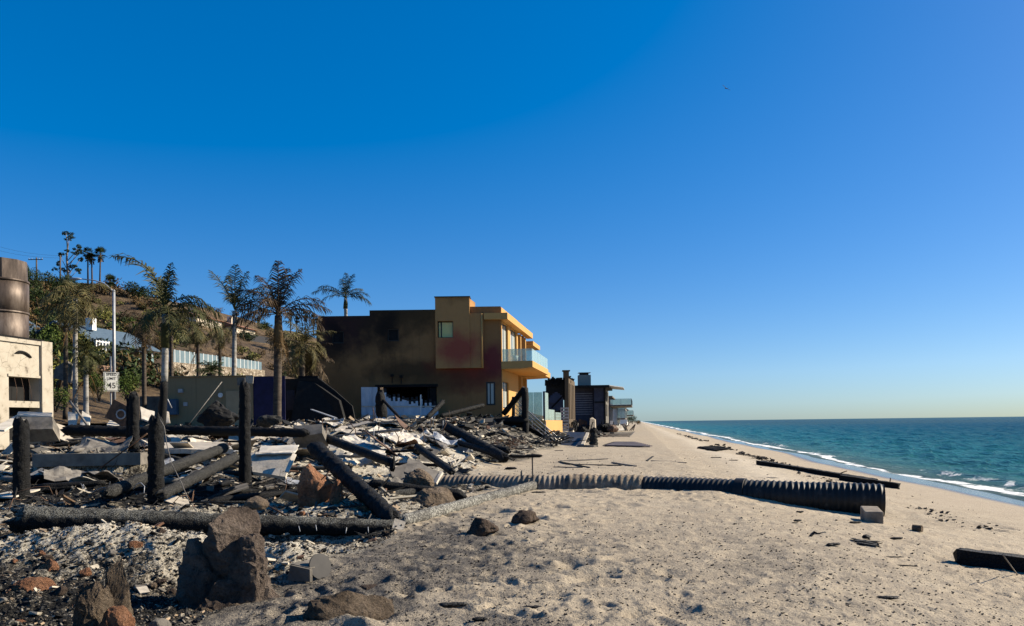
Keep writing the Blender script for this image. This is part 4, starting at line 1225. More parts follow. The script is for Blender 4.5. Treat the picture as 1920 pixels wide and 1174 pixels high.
MT['frond'] = leafmat('palm_fronds', (.018, .022, .009), (.075, .076, .030))
MT['frond_mid'] = leafmat('half_dry_fronds', (.045, .045, .018), (.16, .135, .06))
MT['palm_trunk'] = M('grey_palm_trunk', [(.3, (.14, .125, .10)), (.5, (.26, .24, .21)), (.75, (.38, .36, .33))], 2.5, .85, 14, .5, .02, sc=(.6, .6, 2.5))
MT['dark_trunk'] = M('dark_palm_trunk', [(.3, (.03, .022, .016)), (.6, (.085, .065, .048)), (.8, (.13, .105, .08))], 3, .9, 14, .6, .03, sc=(.6, .6, 2.5))
MT['pale_trunk'] = M('pale_eucalyptus_bark', [(.3, (.10, .08, .06)), (.7, (.30, .26, .21))], 3, .85, 14, .4, .02)

def feather(mb, base, az, el, L, droop, wid, seed, n=44, hang=.5, sparse=0.0, col=None):
    """one pinnate frond: arching rib with rows of narrow leaflets"""
    rr = random.Random(seed)
    p = Vector(base); pts = [p.copy()]; dirs = []
    st = 14
    for i in range(st):
        e = el - droop * (i / st) ** 1.3
        d = Vector((math.cos(az) * math.cos(e), math.sin(az) * math.cos(e), math.sin(e)))
        dirs.append(d); p = p + d * (L / st); pts.append(p.copy())
    dirs.append(dirs[-1])
    mb.tube(pts, [L * .011 * (1 - .8 * i / st) + .006 for i in range(st + 1)], 4, col=(1.3, 1.1, .8), smooth=False)
    vs, fs, cs = [], [], []
    for k in range(n):
        f = .14 + .86 * (k + .5) / n
        x = f * st; i = min(int(x), st - 1); q = pts[i].lerp(pts[i + 1], x - i); d = dirs[i]
        side = d.cross(Vector((0, 0, 1)))
        if side.length < .05: side = Vector((math.sin(az), -math.cos(az), 0))
        side.normalize(); up = side.cross(d)
        ln = 1.15 * wid * (math.sin(math.pi * (.12 + .84 * f)) ** .7) * rr.uniform(.8, 1.15)
        for s_ in (-1, 1):
            if rr.random() < sparse: continue
            out = (side * s_ * .82 + d * rr.uniform(.45, .75) + up * rr.uniform(-.25, .35)).normalized()
            a = q; m_ = q + out * ln * .55 - Vector((0, 0, ln * .10 * hang)); e_ = q + out * ln - Vector((0, 0, ln * hang * rr.uniform(.5, 1.0)))
            w = d * (.013 * wid / .5 + .008)
            o = len(vs); vs += [a - w, a + w, m_ + w, m_ - w, e_]
            fs += [(o, o + 1, o + 2, o + 3), (o + 3, o + 2, o + 4)]
    c = rr.uniform(.65, 1.3)
    mb.add([tuple(v) for v in vs], fs, col or (c, c, c * .95))

def feather_palm(name, label, base, top, r0, r1, fronds, leafm, trunkm, cat='palm tree', bend=0.0, seed=0, charred=0.0, crownshaft=None, n=44, group=None, skirt=0, sparse=0.0):
    """fronds = list of (azimuth deg, elevation deg, length, droop deg)"""
    base, top = Vector(base), Vector(top)
    t = thing(name, label, cat, base, group)
    k = 16; pts = []
    for i in range(k + 1):
        f = i / k; p = base.lerp(top, f); p.x += bend * math.sin(math.pi * f) * .6; pts.append(p)
    rad = [r0 + (r1 - r0) * (i / k) + (.10 * r0 if i % 2 else 0) * .4 + r0 * .3 * max(0, 1 - i / k * 8) for i in range(k + 1)]
    mb = MB()
    kc = int(round(k * charred))
    if kc:
        m2 = MB(); m2.tube(pts[:kc + 1], [r * 1.12 for r in rad[:kc + 1]], 10, jit=.35, seed=seed, freq=5); part('charred_trunk', m2, MT['char'], t)
        mb.tube(pts[kc:], rad[kc:], 10); part('trunk', mb, trunkm, t)
    else:
        mb.tube(pts, rad, 10); part('trunk', mb, trunkm, t)
    if crownshaft:
        mb = MB(); mb.tube([top - Vector((0, 0, crownshaft)), top - Vector((0, 0, crownshaft * .5)), top + Vector((0, 0, .3))], [r1 * 1.3, r1 * 1.25, r1 * .6], 10, jit=.3, seed=seed); part('crownshaft', mb, MT['leaf_dry'] if skirt else leafm, t)
    if skirt:
        mb = MB(); rr = random.Random(seed + 5)
        for i in range(skirt):
            a = rr.uniform(0, 6.28); q = top - Vector((0, 0, rr.uniform(.7, 1.6)))
            feather(mb, q, a, -.9, rr.uniform(1.0, 2.0), .6, .3, seed + i, 14, .9, .3)
        part('dead_frond_skirt', mb, MT['leaf_dry'], t)
    for i, (az, el, L, dr) in enumerate(fronds):
        mb = MB(); feather(mb, top + Vector((0, 0, .1)), math.radians(az), math.radians(el), L, math.radians(dr), L * .26, seed * 50 + i, n, .5 + .55 * ((i * 7) % 5) / 4, max(sparse, .08 + .1 * (i % 3)))
        part('frond', mb, leafm, t)
    return t

def rnd_fronds(n, L, seed, el=(-20, 75), droop=(50, 110)):
    r = random.Random(seed)
    return [(i * 137.5 + r.uniform(-20, 20), el[1] - (el[1] - el[0]) * (i / n) + r.uniform(-10, 10), L * r.uniform(.8, 1.15), r.uniform(*droop)) for i in range(n)]

# the four wind-blown palms in front of and behind the garage wall (0 deg azimuth = to the right in the picture)
b = W(298, 786, 30); b.z = gz(b.x, b.y) - .1
tp = W(309, 590, 30)
feather_palm('palm_tree', 'leaning palm with pale upper trunk, charred base and broken sideways crown', b, tp, .135, .12,
    [(181, 86, 3.3, 95), (165, 78, 2.0, 25), (60, 85, 2.0, 10), (95, 80, 1.9, 30), (15, 35, 2.3, 95), (-20, 25, 2.2, 95), (5, 55, 2.0, 120), (30, 15, 2.4, 80), (-60, 20, 1.9, 110), (-100, 10, 1.8, 120), (-10, -10, 2.0, 60), (200, -10, 1.6, 70), (150, 20, 1.5, 110), (-40, -20, 2.0, 50)],
    MT['frond'], MT['palm_trunk'], bend=.15, seed=3, charred=.53, n=38, crownshaft=1.3)
b = W(437, 740, 62); b.z = 2.0
feather_palm('palm_tree', 'slim palm with upswept wind-blown crown rising behind the olive garage', b, W(440, 583, 62), .2, .16,
    [(165, 68, 4.0, 30), (100, 86, 3.8, 15), (60, 80, 3.6, 30), (40, 62, 3.6, 60), (15, 55, 3.4, 70), (0, 40, 3.4, 80), (-20, 25, 3.4, 85), (140, 78, 3.0, 15), (-70, 60, 2.6, 90), (120, 60, 2.8, 80), (20, 5, 2.6, 60), (-5, -15, 3.0, 50)],
    MT['frond'], MT['palm_trunk'], seed=5, n=36, skirt=5)
b = W(519, 775, 47); b.z = gz(b.x, b.y) - .1
feather_palm('palm_tree', 'tallest full crowned palm with brown skirt standing before the dark blue wall', b, W(522, 592, 47), .25, .22,
    [(172, 62, 3.2, 80), (150, 75, 3.2, 50), (100, 88, 3.4, 12), (75, 80, 3.2, 25), (50, 74, 3.4, 30), (20, 50, 3.2, 90), (5, 32, 3.3, 70), (-15, 20, 3.2, 75), (180, 25, 3.2, 75), (195, 12, 3.0, 70), (-60, 30, 2.4, 110), (-100, 45, 2.6, 100), (-130, 20, 2.6, 90), (160, 45, 3.3, 90), (30, 8, 3.0, 60), (210, -5, 2.5, 60), (130, 60, 2.6, 80)],
    MT['leaf_burnt'], MT['dark_trunk'], seed=8, n=40, crownshaft=1.9, skirt=16)
b = W(650, 690, 92); b.z = 2.5
feather_palm('palm_tree', 'small palm crown showing above the flat roof of the ochre house', b, W(648, 560, 92), .24, .2,
    [(178, 38, 4.4, 75), (165, 50, 4.0, 70), (95, 86, 3.2, 20), (60, 75, 3.4, 25), (120, 75, 3.0, 40), (15, 40, 3.2, 90), (0, 15, 3.4, 75), (-20, 35, 3.0, 110), (195, 20, 3.2, 80), (40, 60, 2.8, 80), (-80, 40, 2.4, 110)],
    MT['frond'], MT['palm_trunk'], seed=11, n=34, crownshaft=1.2)

# ragged roadside palms
road_palms = [  # px of trunk, base y, crown y, Y, frond length, material, trunk, label
    (123, 762, 572, 52, 2.1, 'frond_mid', 'dark_trunk', 'dark trunked ragged yellowing palm left of the pale trunked one'),
    (141, 766, 560, 50, 2.4, 'frond_mid', 'palm_trunk', 'ragged yellowing palm with pale straight trunk by the roadside'),
    (161, 764, 668, 46, 1.5, 'frond', 'palm_trunk', 'short drooping dark palm left of the speed limit sign'),
    (270, 744, 612, 53, 1.9, 'leaf_burnt', 'dark_trunk', 'scorched palm with black trunk between the lamp post and leaning palm'),
    (321, 716, 600, 58, 2.0, 'frond_mid', 'dark_trunk', 'half dry palm behind the leaning palm above the garage end'),
    (371, 712, 620, 64, 1.8, 'frond_mid', 'dark_trunk', 'smaller dark trunked palm in front of the glass fence'),
    (412, 712, 624, 68, 1.7, 'frond_mid', 'dark_trunk', 'smallest withered palm beside the slim upswept palm'),
]
for i, (px, yb, yc, Y, L, lm, tm, lab) in enumerate(road_palms):
    b = W(px, yb, Y); b.z = min(b.z, 2.3); top = W(px, yc, Y)
    feather_palm('roadside_palm', lab, b, top, .16, .13, rnd_fronds(20, L, 70 + i, (-60, 70), (70, 130)), MT[lm], MT[tm], seed=20 + i, n=30, group='ragged palms along the road', skirt=4, sparse=.15)
b = W(566, 712, 58); b.z = 2.2
feather_palm('clump_palm', 'dense yellow green palm clump left of the ochre house', b, W(566, 650, 58), .22, .2, rnd_fronds(26, 2.6, 91, (-50, 82), (50, 120)), MT['frond_mid'], MT['dark_trunk'], seed=41, n=36)
b = W(585, 715, 60); b.z = 2.2
feather_palm('clump_palm', 'low withered palm with hanging fronds against the ochre house corner', b, W(583, 675, 60), .2, .16, rnd_fronds(20, 2.3, 92, (-60, 70), (60, 120)), MT['leaf_burnt'], MT['dark_trunk'], seed=42, n=30)
b = W(396, 712, 60); b.z = 2.3
feather_palm('cycad', 'low dark green cycad rosette above the garage wall', b, W(396, 700, 60), .3, .3, rnd_fronds(22, 1.3, 93, (5, 75), (40, 80)), MT['leaf_dark'], MT['dark_trunk'], 'cycad', seed=43, n=30)

# fan palms on the skyline
def fan_palm(name, label, base, H_, R, seed, group=None, r0=.22):
    rr = random.Random(seed)
    t = thing(name, label, 'palm tree', base, group)
    base = Vector(base); top = base + Vector((rr.uniform(-.3, .3), 0, H_))
    mb = MB(); mb.tube([base.lerp(top, k / 6) for k in range(7)], [r0 * (1 - .06 * k) for k in range(7)], 7); part('trunk', mb, MT['dark_trunk'], t)
    mb = MB()
    for i in range(34):
        az = rr.uniform(0, 6.28); el = rr.uniform(-1.0, 1.35)
        d = Vector((math.cos(az) * math.cos(el), math.sin(az) * math.cos(el), math.sin(el)))
        s_ = d.cross(Vector((0, 0, 1))).normalized(); u = s_.cross(d)
        c = top + d * R * rr.uniform(.35, .6); vs = [tuple(c)]; fs = []
        nb = 9; rad = R * rr.uniform(.42, .6)
        for k in range(nb):
            a0 = -1.9 + 3.8 * (k + .12) / nb; a1 = -1.9 + 3.8 * (k + .88) / nb; am = (a0 + a1) / 2
            f0 = lambda a, q: c + (d * math.cos(a) + s_ * math.sin(a)) * q + u * .08 * q - Vector((0, 0, .15 * q * abs(a)))
            o = len(vs); vs += [tuple(f0(a0, rad * .6)), tuple(f0(am, rad)), tuple(f0(a1, rad * .6))]; fs.append((0, o, o + 1, o + 2))
        g = rr.uniform(.6, 1.3); mb.add(vs, fs, (g, g, g))
        mb.tube([top, c], .02, 3)
    part('crown', mb, MT['leaf_dark'], t)
    mb = MB()
    for i in range(26):
        a = rr.uniform(0, 6.28); z = rr.uniform(0, R * .9); q = top + Vector((math.cos(a) * r0, math.sin(a) * r0, -z)); e = q + Vector((math.cos(a) * R * .28, math.sin(a) * R * .28, -R * .5)); s_ = Vector((-math.sin(a), math.cos(a), 0)) * R * .13
        mb.add([tuple(q), tuple(e - s_), tuple(e + s_)], [(0, 1, 2)])
    part('dead_leaf_skirt', mb, MT['leaf_dry'], t)
    return t
for i, (px, yt, yb, R, lab) in enumerate([(165, 474, 540, 1.6, 'left and thinner of the skyline fan palms'), (173, 482, 540, 1.35, 'shorter middle fan palm of the skyline trio'), (187, 475, 545, 1.75, 'rightmost and fullest of the skyline fan palm trio')]):
    b = W(px, yb, 185); t_ = W(px + (2 if i == 2 else 0), yt, 185)
    fan_palm('fan_palm', lab, b, t_.z - b.z, R, 300 + i, 'fan palms on the skyline')
for i, (px, yt, yb, R) in enumerate([(486, 598, 622, 1.3), (545, 592, 625, 1.7), (556, 600, 625, 1.5), (572, 590, 628, 1.9), (588, 596, 628, 1.6), (604, 598, 628, 1.5)]):
    Y = 290; b = W(px, yb, Y); t_ = W(px, yt, Y)
    fan_palm('fan_palm', 'distant fan palm in the row on the ridge behind the big palm and ochre house', b, t_.z - b.z, R, 320 + i, 'distant fan palms on the ridge')
b = W(207, 556, 180); t_ = W(207, 527, 180)
fan_palm('fan_palm', 'short wilted fan palm on the skyline left of the spreading dark tree', b, t_.z - b.z, 1.7, 340)

# leafy crowns
def leaf_cloud(mb, blobs, n, size, seed):
    """n small leaves spread in the outer part of ellipsoidal clumps; blobs = (centre, radii)"""
    rng = np.random.RandomState(seed)
    w = np.array([b_[1][0] * b_[1][2] for b_ in blobs]); w = w / w.sum()
    k = rng.choice(len(blobs), n, p=w)
    C = np.array([tuple(b_[0]) for b_ in blobs])[k]; Rr = np.array([b_[1] for b_ in blobs])[k]
    d = rng.normal(size=(n, 3)); d /= np.linalg.norm(d, axis=1)[:, None]
    r = rng.uniform(.25, 1, n) ** .45 * (1 + .22 * fbm3(d[:, 0] * 2 + k, d[:, 1] * 2, d[:, 2] * 2, seed, 3))
    P = C + d * r[:, None] * Rr
    a = rng.normal(size=(n, 3)); a /= np.linalg.norm(a, axis=1)[:, None]
    b_ = np.cross(a, rng.normal(size=(n, 3))); b_ /= np.linalg.norm(b_, axis=1)[:, None]
    s_ = size * rng.uniform(.6, 1.4, n)[:, None]
    V = np.stack([P - a * s_, P + b_ * s_ * .42, P + a * s_, P - b_ * s_ * .42], 1).reshape(-1, 3)
    g = rng.uniform(.45, 1.5, n) * (.8 + .5 * _h(k, k * 0, k * 0 + 3, seed))
    o = mb.n
    mb.v.append(V); mb.n += len(V); mb.c.append(np.repeat(np.stack([g, g, g * .9], 1), 4, 0))
    mb.f += [(o + 4 * i, o + 4 * i + 1, o + 4 * i + 2, o + 4 * i + 3) for i in range(n)]; mb.smooth += [False] * n

def shrub(name, label, base, w, h, leafm, seed, n=900, cat='shrub', group=None, leaf=.13):
    rr = random.Random(seed)
    t = thing(name, label, cat, base, group); base = Vector(base)
    mb = MB(); bl = []
    for i in range(7):
        a = rr.uniform(0, 6.28); q = rr.uniform(0, .34) * w
        r = rr.uniform(.2, .34)
        bl.append((base + Vector((math.cos(a) * q, math.sin(a) * q, h * rr.uniform(.3, .75))), (w * r, w * r, h * rr.uniform(.25, .4))))
    leaf_cloud(mb, bl, n, leaf * max(w, h) * .36, seed); part('crown', mb, leafm, t)
    mb = MB()
    for i in range(5):
        c = bl[i][0]; mb.tube([base, base.lerp(c, .5) + Vector((0, 0, .05)), c], [.05 * w ** .5, .03 * w ** .5, .012], 5)
    part('stems', mb, MT['dark_trunk'], t)
    return t

def px_shrub(px, yb, yt, wpx, lm, seed, label, name='shrub', n=900, Y=None, cat='shrub', leaf=.13, group=None):
    p = H(px, yb) if Y is None else W(px, yb, Y)
    s_ = p.y / FPX
    return shrub(name, label, p - Vector((0, 0, .3)), wpx * s_, (yb - yt) * s_ + .3, MT[lm], seed, n, cat, group, leaf)

for i, (px, yb, yt, w, lm, lab) in enumerate([
    (62, 556, 505, 52, 'leaf_dark', 'dark bushy tree on the hilltop right of the steel flue'),
    (98, 552, 510, 56, 'leaf_dark', 'rounded dark tree below the eucalyptus on the hilltop'),
    (132, 560, 516, 50, 'leaf_dark', 'dark tree at the foot of the eucalyptus trunk'),
    (76, 588, 543, 64, 'leaf_dark', 'wide dark tree lower on the slope beside the flue'),
    (114, 588, 548, 62, 'leaf_dark', 'dark green tree on the slope behind the ragged palms'),
    (152, 580, 536, 40, 'leaf_dry', 'reddish brown burnt tree below the skyline fan palms'),
    (262, 562, 528, 56, 'leaf_dark', 'wide spreading dark tree alone on the skyline'),
    (48, 520, 488, 26, 'leaf_green', 'grey green tree top beside the hood of the flue')]):
    px_shrub(px, yb, yt, w, lm, 400 + i, lab, 'bushy_tree', 2600, cat='tree', leaf=.075)
shrubs = [(192, 598, 566, 46, 'leaf_olive', 'yellow green shrub high on the slope left of the lamp post'),
    (168, 640, 596, 50, 'leaf_olive', 'large olive shrub above the blue roofed house'),
    (214, 638, 604, 36, 'leaf_green', 'green shrub behind the lamp post above the blue roof'),
    (246, 632, 588, 38, 'leaf_green', 'tall green shrub right of the lamp post on the slope'),
    (98, 668, 600, 66, 'leaf_green', 'broad green tree left of the blue roofed house'),
    (146, 672, 616, 46, 'leaf_olive', 'pale green shrub at the left gable of the blue roofed house'),
    (68, 700, 646, 44, 'leaf_dry', 'brown withered shrub beside the fireplace wall'),
    (184, 690, 652, 50, 'leaf_dark', 'dark shrub under the left end of the blue roofed house'),
    (236, 740, 690, 52, 'leaf_green', 'bright green bush just right of the speed limit sign'),
    (186, 744, 700, 44, 'leaf_green', 'dark green bush left of the speed limit sign'),
    (262, 712, 684, 44, 'leaf_dry', 'rusty brown bush behind the bright green bush'),
    (322, 722, 688, 40, 'leaf_dark', 'dark ivy covered shrub beside the pale leaning palm trunk'),
    (104, 764, 726, 50, 'leaf_green', 'low green bush at the foot of the fireplace'),
    (300, 660, 628, 40, 'leaf_dry', 'brown shrub on the bare slope behind the leaning palm'),
    (348, 652, 624, 30, 'leaf_dark', 'dark shrub above the glass fence'),
    (520, 660, 620, 50, 'leaf_dry', 'brown shrub beside the skirt of the tallest palm'),
    (300, 578, 556, 36, 'leaf_dry', 'dry shrub near the skyline behind the leaning palm'),
    (465, 640, 622, 40, 'leaf_dark', 'dark hedge clump below the ridge houses'),
    (498, 618, 604, 34, 'leaf_dark', 'dark hedge on the ridge right of the villas')]
for i, (px, yb, yt, w, lm, lab) in enumerate(shrubs):
    px_shrub(px, yb, yt, w, lm, 430 + i, lab, n=1500, leaf=.085, Y=50 if yb > 738 else None)
# low shrubs dotted over the slope
protos = [shrub('scrub_bush', 'low scrub bush dotted on the brown hillside', (-60, 120, hz(-60, 120)), 2.2, 1.2, MT[m], 480 + k, 260, 'shrub', 'low scrub bushes on the hillside', .14) for k, m in enumerate(('leaf_dry', 'leaf_dark', 'leaf_olive', 'leaf_dry'))]
rr = random.Random(9); used = set(); cnt = 0
while cnt < 260:
    px, py = rr.uniform(50, 596), rr.uniform(540, 735)
    p = H(px, py)
    if p.y > 400 or abs(p.z - (EYE + ray(px, py)[1] * p.y)) > 1.5: continue
    k = rr.choice([0, 1, 1, 1, 2, 3] if px < 330 else [0, 0, 1, 2, 3, 3])
    p.z -= .15
    if k not in used:
        protos[k].location = p; used.add(k)
    else:
        dup(protos[k], p, rr.uniform(0, 6.28), rr.uniform(.6, 2.3) * (1.25 if px < 330 else .8))
    cnt += 1
for k in range(4):
    if k not in used:
        p = H(300 + 40 * k, 650); protos[k].location = p

# eucalyptus
def eucalyptus():
    Y = 182; base = W(126, 535, Y)
    t = thing('eucalyptus', 'tall sparse eucalyptus with tufted crown standing above the hilltop', 'tree', base)
    P = lambda px, py, dy=0: W(px, py, Y + dy)
    mb = MB()
    mb.tube([base, P(127, 510), P(125, 485), P(127, 462), P(124, 440)], [.3, .25, .2, .15, .06], 7)
    tips = [(124, 437, 13, 8), (130, 446, 10, 6), (148, 462, 9, 8), (143, 476, 10, 7), (150, 487, 7, 7), (113, 478, 7, 9), (110, 493, 8, 6), (118, 505, 9, 7), (136, 500, 10, 9), (145, 506, 8, 8), (127, 470, 7, 5), (106, 505, 6, 5), (152, 470, 6, 5)]
    for (x, y, a, b_) in tips:
        q = P(126, min(525, y + 28)); mb.tube([q, q.lerp(P(x, y), .6) + Vector((0, 0, -.2)), P(x, y)], [.1, .07, .03], 5)
    part('trunk', mb, MT['pale_trunk'], t)
    mb = MB(); s_ = Y / FPX
    bl = []
    r_ = random.Random(2)
    for (x, y, a, b_) in tips:
        c = P(x, y, r_.uniform(-2, 2))
        bl.append((c, (a * s_ * .55, a * s_ * .55, b_ * s_ * .45)))
        for _k in range(3): bl.append((c + Vector((r_.uniform(-1, 1) * a * s_, r_.uniform(-.8, .8), r_.uniform(-1.1, .4) * b_ * s_)), (a * s_ * .36, a * s_ * .36, b_ * s_ * .3)))
    leaf_cloud(mb, bl, 4200, .15, 77); part('crown', mb, MT['leaf_dark'], t)
eucalyptus()

# trees at the far end of the beach
for i, (px, yb, yt, w, lm, lab) in enumerate([(1186, 795, 776, 22, 'leaf_dark', 'dark bushy tree where the row of beach houses ends'), (1177, 792, 782, 12, 'leaf_green', 'small green bush below the farthest white house'), (1196, 796, 788, 14, 'leaf_dry', 'low brown bush at the far tip of the beach')]):
    p = W(px, yb, 330); s_ = 330 / FPX
    shrub('bushy_tree' if i == 0 else 'shrub', lab, p, w * s_, (yb - yt) * s_, MT[lm], 520 + i, 1200, 'tree' if i == 0 else 'shrub', None, .09)

# ---- houses on the hillside
MT['roof_blue'] = M('blue_grey_shingles', [(.3, (.045, .075, .105)), (.7, (.085, .125, .165))], 2, .8, 10, .3, .02, sc=(1, 1, 4))
MT['roof_terra'] = M('terracotta_tiles', [(.3, (.15, .07, .04)), (.7, (.30, .15, .085))], 2, .85, 8, .4, .04)
MT['villa'] = M('cream_villa_render', [(.3, (.52, .43, .33)), (.7, (.68, .59, .47))], 1, .85, 10, .2, .02)
MT['teal'] = M('pale_teal_boards', [(.3, (.10, .17, .17)), (.7, (.17, .25, .25))], 1, .8, 10, .2, .01)
MT['dryst'] = None
def stonemat():
    m, nt, b = newmat('dry_stone_wall')
    v = coords(nt, (1, 1, 1.5))
    vo = N(nt, 'TexVoronoi'); vo.inputs['Scale'].default_value = 2.3; nt.links.new(v, vo.inputs['Vector'])
    vd = N(nt, 'TexVoronoi', feature='DISTANCE_TO_EDGE'); vd.inputs['Scale'].default_value = 2.3; nt.links.new(v, vd.inputs['Vector'])
    sp = N(nt, 'SeparateColor'); nt.links.new(vo.outputs['Color'], sp.inputs[0])
    col = ramp(nt, sp.outputs[0], [(.1, (.16, .125, .085)), (.5, (.28, .225, .16)), (.9, (.38, .325, .25))])
    e = math_(nt, 'MULTIPLY', vd.outputs['Distance'], 9.0, True)
    col = mixc(nt, e, (.10, .075, .05), col)
    nt.links.new(col, b.inputs['Base Color']); b.inputs['Roughness'].default_value = .9
    bump(nt, b, e, .8, .05); return m
MT['dryst'] = stonemat()

def shore_frame(px, py, Y):
    """origin on the line of sight at depth Y and a function giving metres along the shore direction for a pixel column"""
    c = W(px, py, Y); O = Vector((c.x, Y, 0))
    def D(q, yy=py):
        u, _ = ray(q, yy); return (u * O.y - O.x) / (VS.x - u * VS.y)
    def Z(q, yy):
        d = D(q, yy); return W(q, yy, O.y + VS.y * d).z
    return O, D, Z

def blue_house():
    O, D, Z = shore_frame(162, 645, H(162, 668).y - 2)
    L = D(288)
    ze, zr, zb = Z(230, 648), Z(230, 648) + 2.6, Z(230, 668) - 1.2
    t = thing('hillside_house', 'low hillside house with blue grey shingle roof and pale teal walls', 'house', (O.x, O.y, zb))
    us = [0]; 
    for k in range(7): us += [L * (k + .28) / 7, L * (k + .78) / 7]
    us.append(L)
    mb = MB(); gridwall(mb, O, VS, NS, us, [zb, zb + 1.4, ze - .35, ze], lambda i, j: i % 2 == 1 and j == 1, .2); part('wall', mb, MT['teal'], t)
    for k in range(7):
        a = O + VS * (L * (k + .28) / 7 + .005) - NS * .12; b_ = O + VS * (L * (k + .78) / 7 - .005) - NS * .12
        mb = MB(); zc = (zb + 1.4 + ze - .35) / 2; h = ze - .35 - zb - 1.41
        mb.bar(a + Vector((0, 0, zc)), b_ + Vector((0, 0, zc)), .05, h); w_ = part('window', mb, MT['darkglass'], t)
        mb = MB()
        for q in (a.lerp(b_, .04), a.lerp(b_, .96)): mb.bar(q + NS * .1 + Vector((0, 0, zb + 1.42)), q + NS * .1 + Vector((0, 0, ze - .36)), .16, .16, NS)
        mb.bar(a + NS * .1 + Vector((0, 0, zc + h / 2 - .08)), b_ + NS * .1 + Vector((0, 0, zc + h / 2 - .08)), .14, .14)
        part('frame', mb, MT['white'], w_)
    mb = MB()
    e0 = O + NS * .7 - VS * .5; r0 = O - NS * 4.2 - VS * .5; w0 = O - NS * 9 - VS * .5
    mb.prism([e0 + Vector((0, 0, ze - .05)), r0 + Vector((0, 0, zr)), w0 + Vector((0, 0, ze)), w0 + Vector((0, 0, ze - .2)), r0 + Vector((0, 0, zr - .22)), e0 + Vector((0, 0, ze - .25))], VS * (L + 1)); rf = part('roof', mb, MT['roof_blue'], t)
    mb = MB(); c = O + VS * D(203, 640) - NS * 2.5; mb.box((c.x, c.y, zr + .0), (.9, 1.0, 1.6)); part('chimney', mb, MT['white'], rf)
    mb = MB(); c = O + NS * .9 + VS * (L * .55); mb.prism([c + Vector((0, 0, zb - .4)), c + VS * 9 + Vector((0, 0, zb - .4)), c + VS * 9 + NS * 2.2 + Vector((0, 0, zb - .4)), c + NS * 2.2 + Vector((0, 0, zb - .4))], (0, 0, .4)); part('porch', mb, MT['concrete'], t)
    # left annex with white fence posts
    mb = MB(); c = O + NS * 1.0
    for k in range(5): q = c + VS * (D(166 + k * 6)); mb.box((q.x, q.y, ze - .9), (.22, .22, 2.0))
    mb.bar(c + VS * D(166) + Vector((0, 0, ze - .1)), c + VS * D(190) + Vector((0, 0, ze - .1)), .2, .16); part('porch_posts', mb, MT['white'], t)
    # house with blue roof further left
    O2, D2, Z2 = shore_frame(52, 620, H(52, 628).y - 2)
    L2 = D2(90, 620); ze = Z2(70, 624)
    t = thing('hillside_house', 'small blue roofed house half hidden by shrubs near the steel flue', 'house', (O2.x, O2.y, ze - 3))
    mb = MB(); mb.prism([O2 + Vector((0, 0, ze - 4)), O2 + VS * L2 + Vector((0, 0, ze - 4)), O2 + VS * L2 + Vector((0, 0, ze)), O2 + Vector((0, 0, ze))], -NS * 5); part('wall', mb, MT['villa'], t)
    mb = MB(); e = O2 + NS * .5 - VS * .5; mb.prism([e + Vector((0, 0, ze - .1)), e - NS * 4 + Vector((0, 0, ze + 2.1)), e - NS * 6 + Vector((0, 0, ze))], VS * (L2 + 1)); part('roof', mb, MT['roof_blue'], t)
blue_house()

def glass_fence():
    O, D, Z = shore_frame(322, 690, H(322, 706).y - 1)
    L = D(494)
    n = 22
    t = thing('stone_wall', 'long pale dry stone retaining wall carrying the glass fence on the hillside', 'wall', (O.x, O.y, 6))
    mb = MB(); mb.prism([O + Vector((0, 0, Z(325, 708) - 1)), O + VS * L + Vector((0, 0, Z(494, 706) - 1)), O + VS * L + Vector((0, 0, Z(494, 694))), O + Vector((0, 0, Z(325, 679)))], -NS * .8); part('masonry', mb, MT['dryst'], t)
    mb = MB(); q = O - NS * .05; mb.prism([q + VS * L + Vector((0, 0, Z(494, 706) - 1)), q + VS * L + Vector((0, 0, Z(494, 694))), q + VS * L - NS * 8 + Vector((0, 0, Z(494, 694))), q + VS * L - NS * 8 + Vector((0, 0, 4))], VS * .5); part('return', mb, MT['dryst'], t)
    t = thing('glass_fence', 'pale blue glass panel fence running along the stone wall', 'fence', (O.x, O.y, 8))
    mg = M('frosted_blue_glass', [(.3, (.10, .14, .155)), (.7, (.17, .22, .23))], .5, .2, 5, 0, 0)
    for k in range(n):
        f0, f1 = k / n, (k + 1) / n
        a = O - NS * .3 + VS * (L * f0 + .06); b_ = O - NS * .3 + VS * (L * f1 - .06)
        za = Z(325, 679) * (1 - f0) + Z(494, 694) * f0 + .02
        zt = Z(325, 655) * (1 - f0) + Z(494, 679) * f0
        mb = MB(); mb.bar(a + Vector((0, 0, (za + zt) / 2)), b_ + Vector((0, 0, (za + zt) / 2)), .04, zt - za); part('glass_panel', mb, mg, t)
        mb = MB(); mb.bar(a - VS * .06 + Vector((0, 0, za)), a - VS * .06 + Vector((0, 0, zt + .05)), .1, .1, NS); part('post', mb, MT['white'], t)
glass_fence()

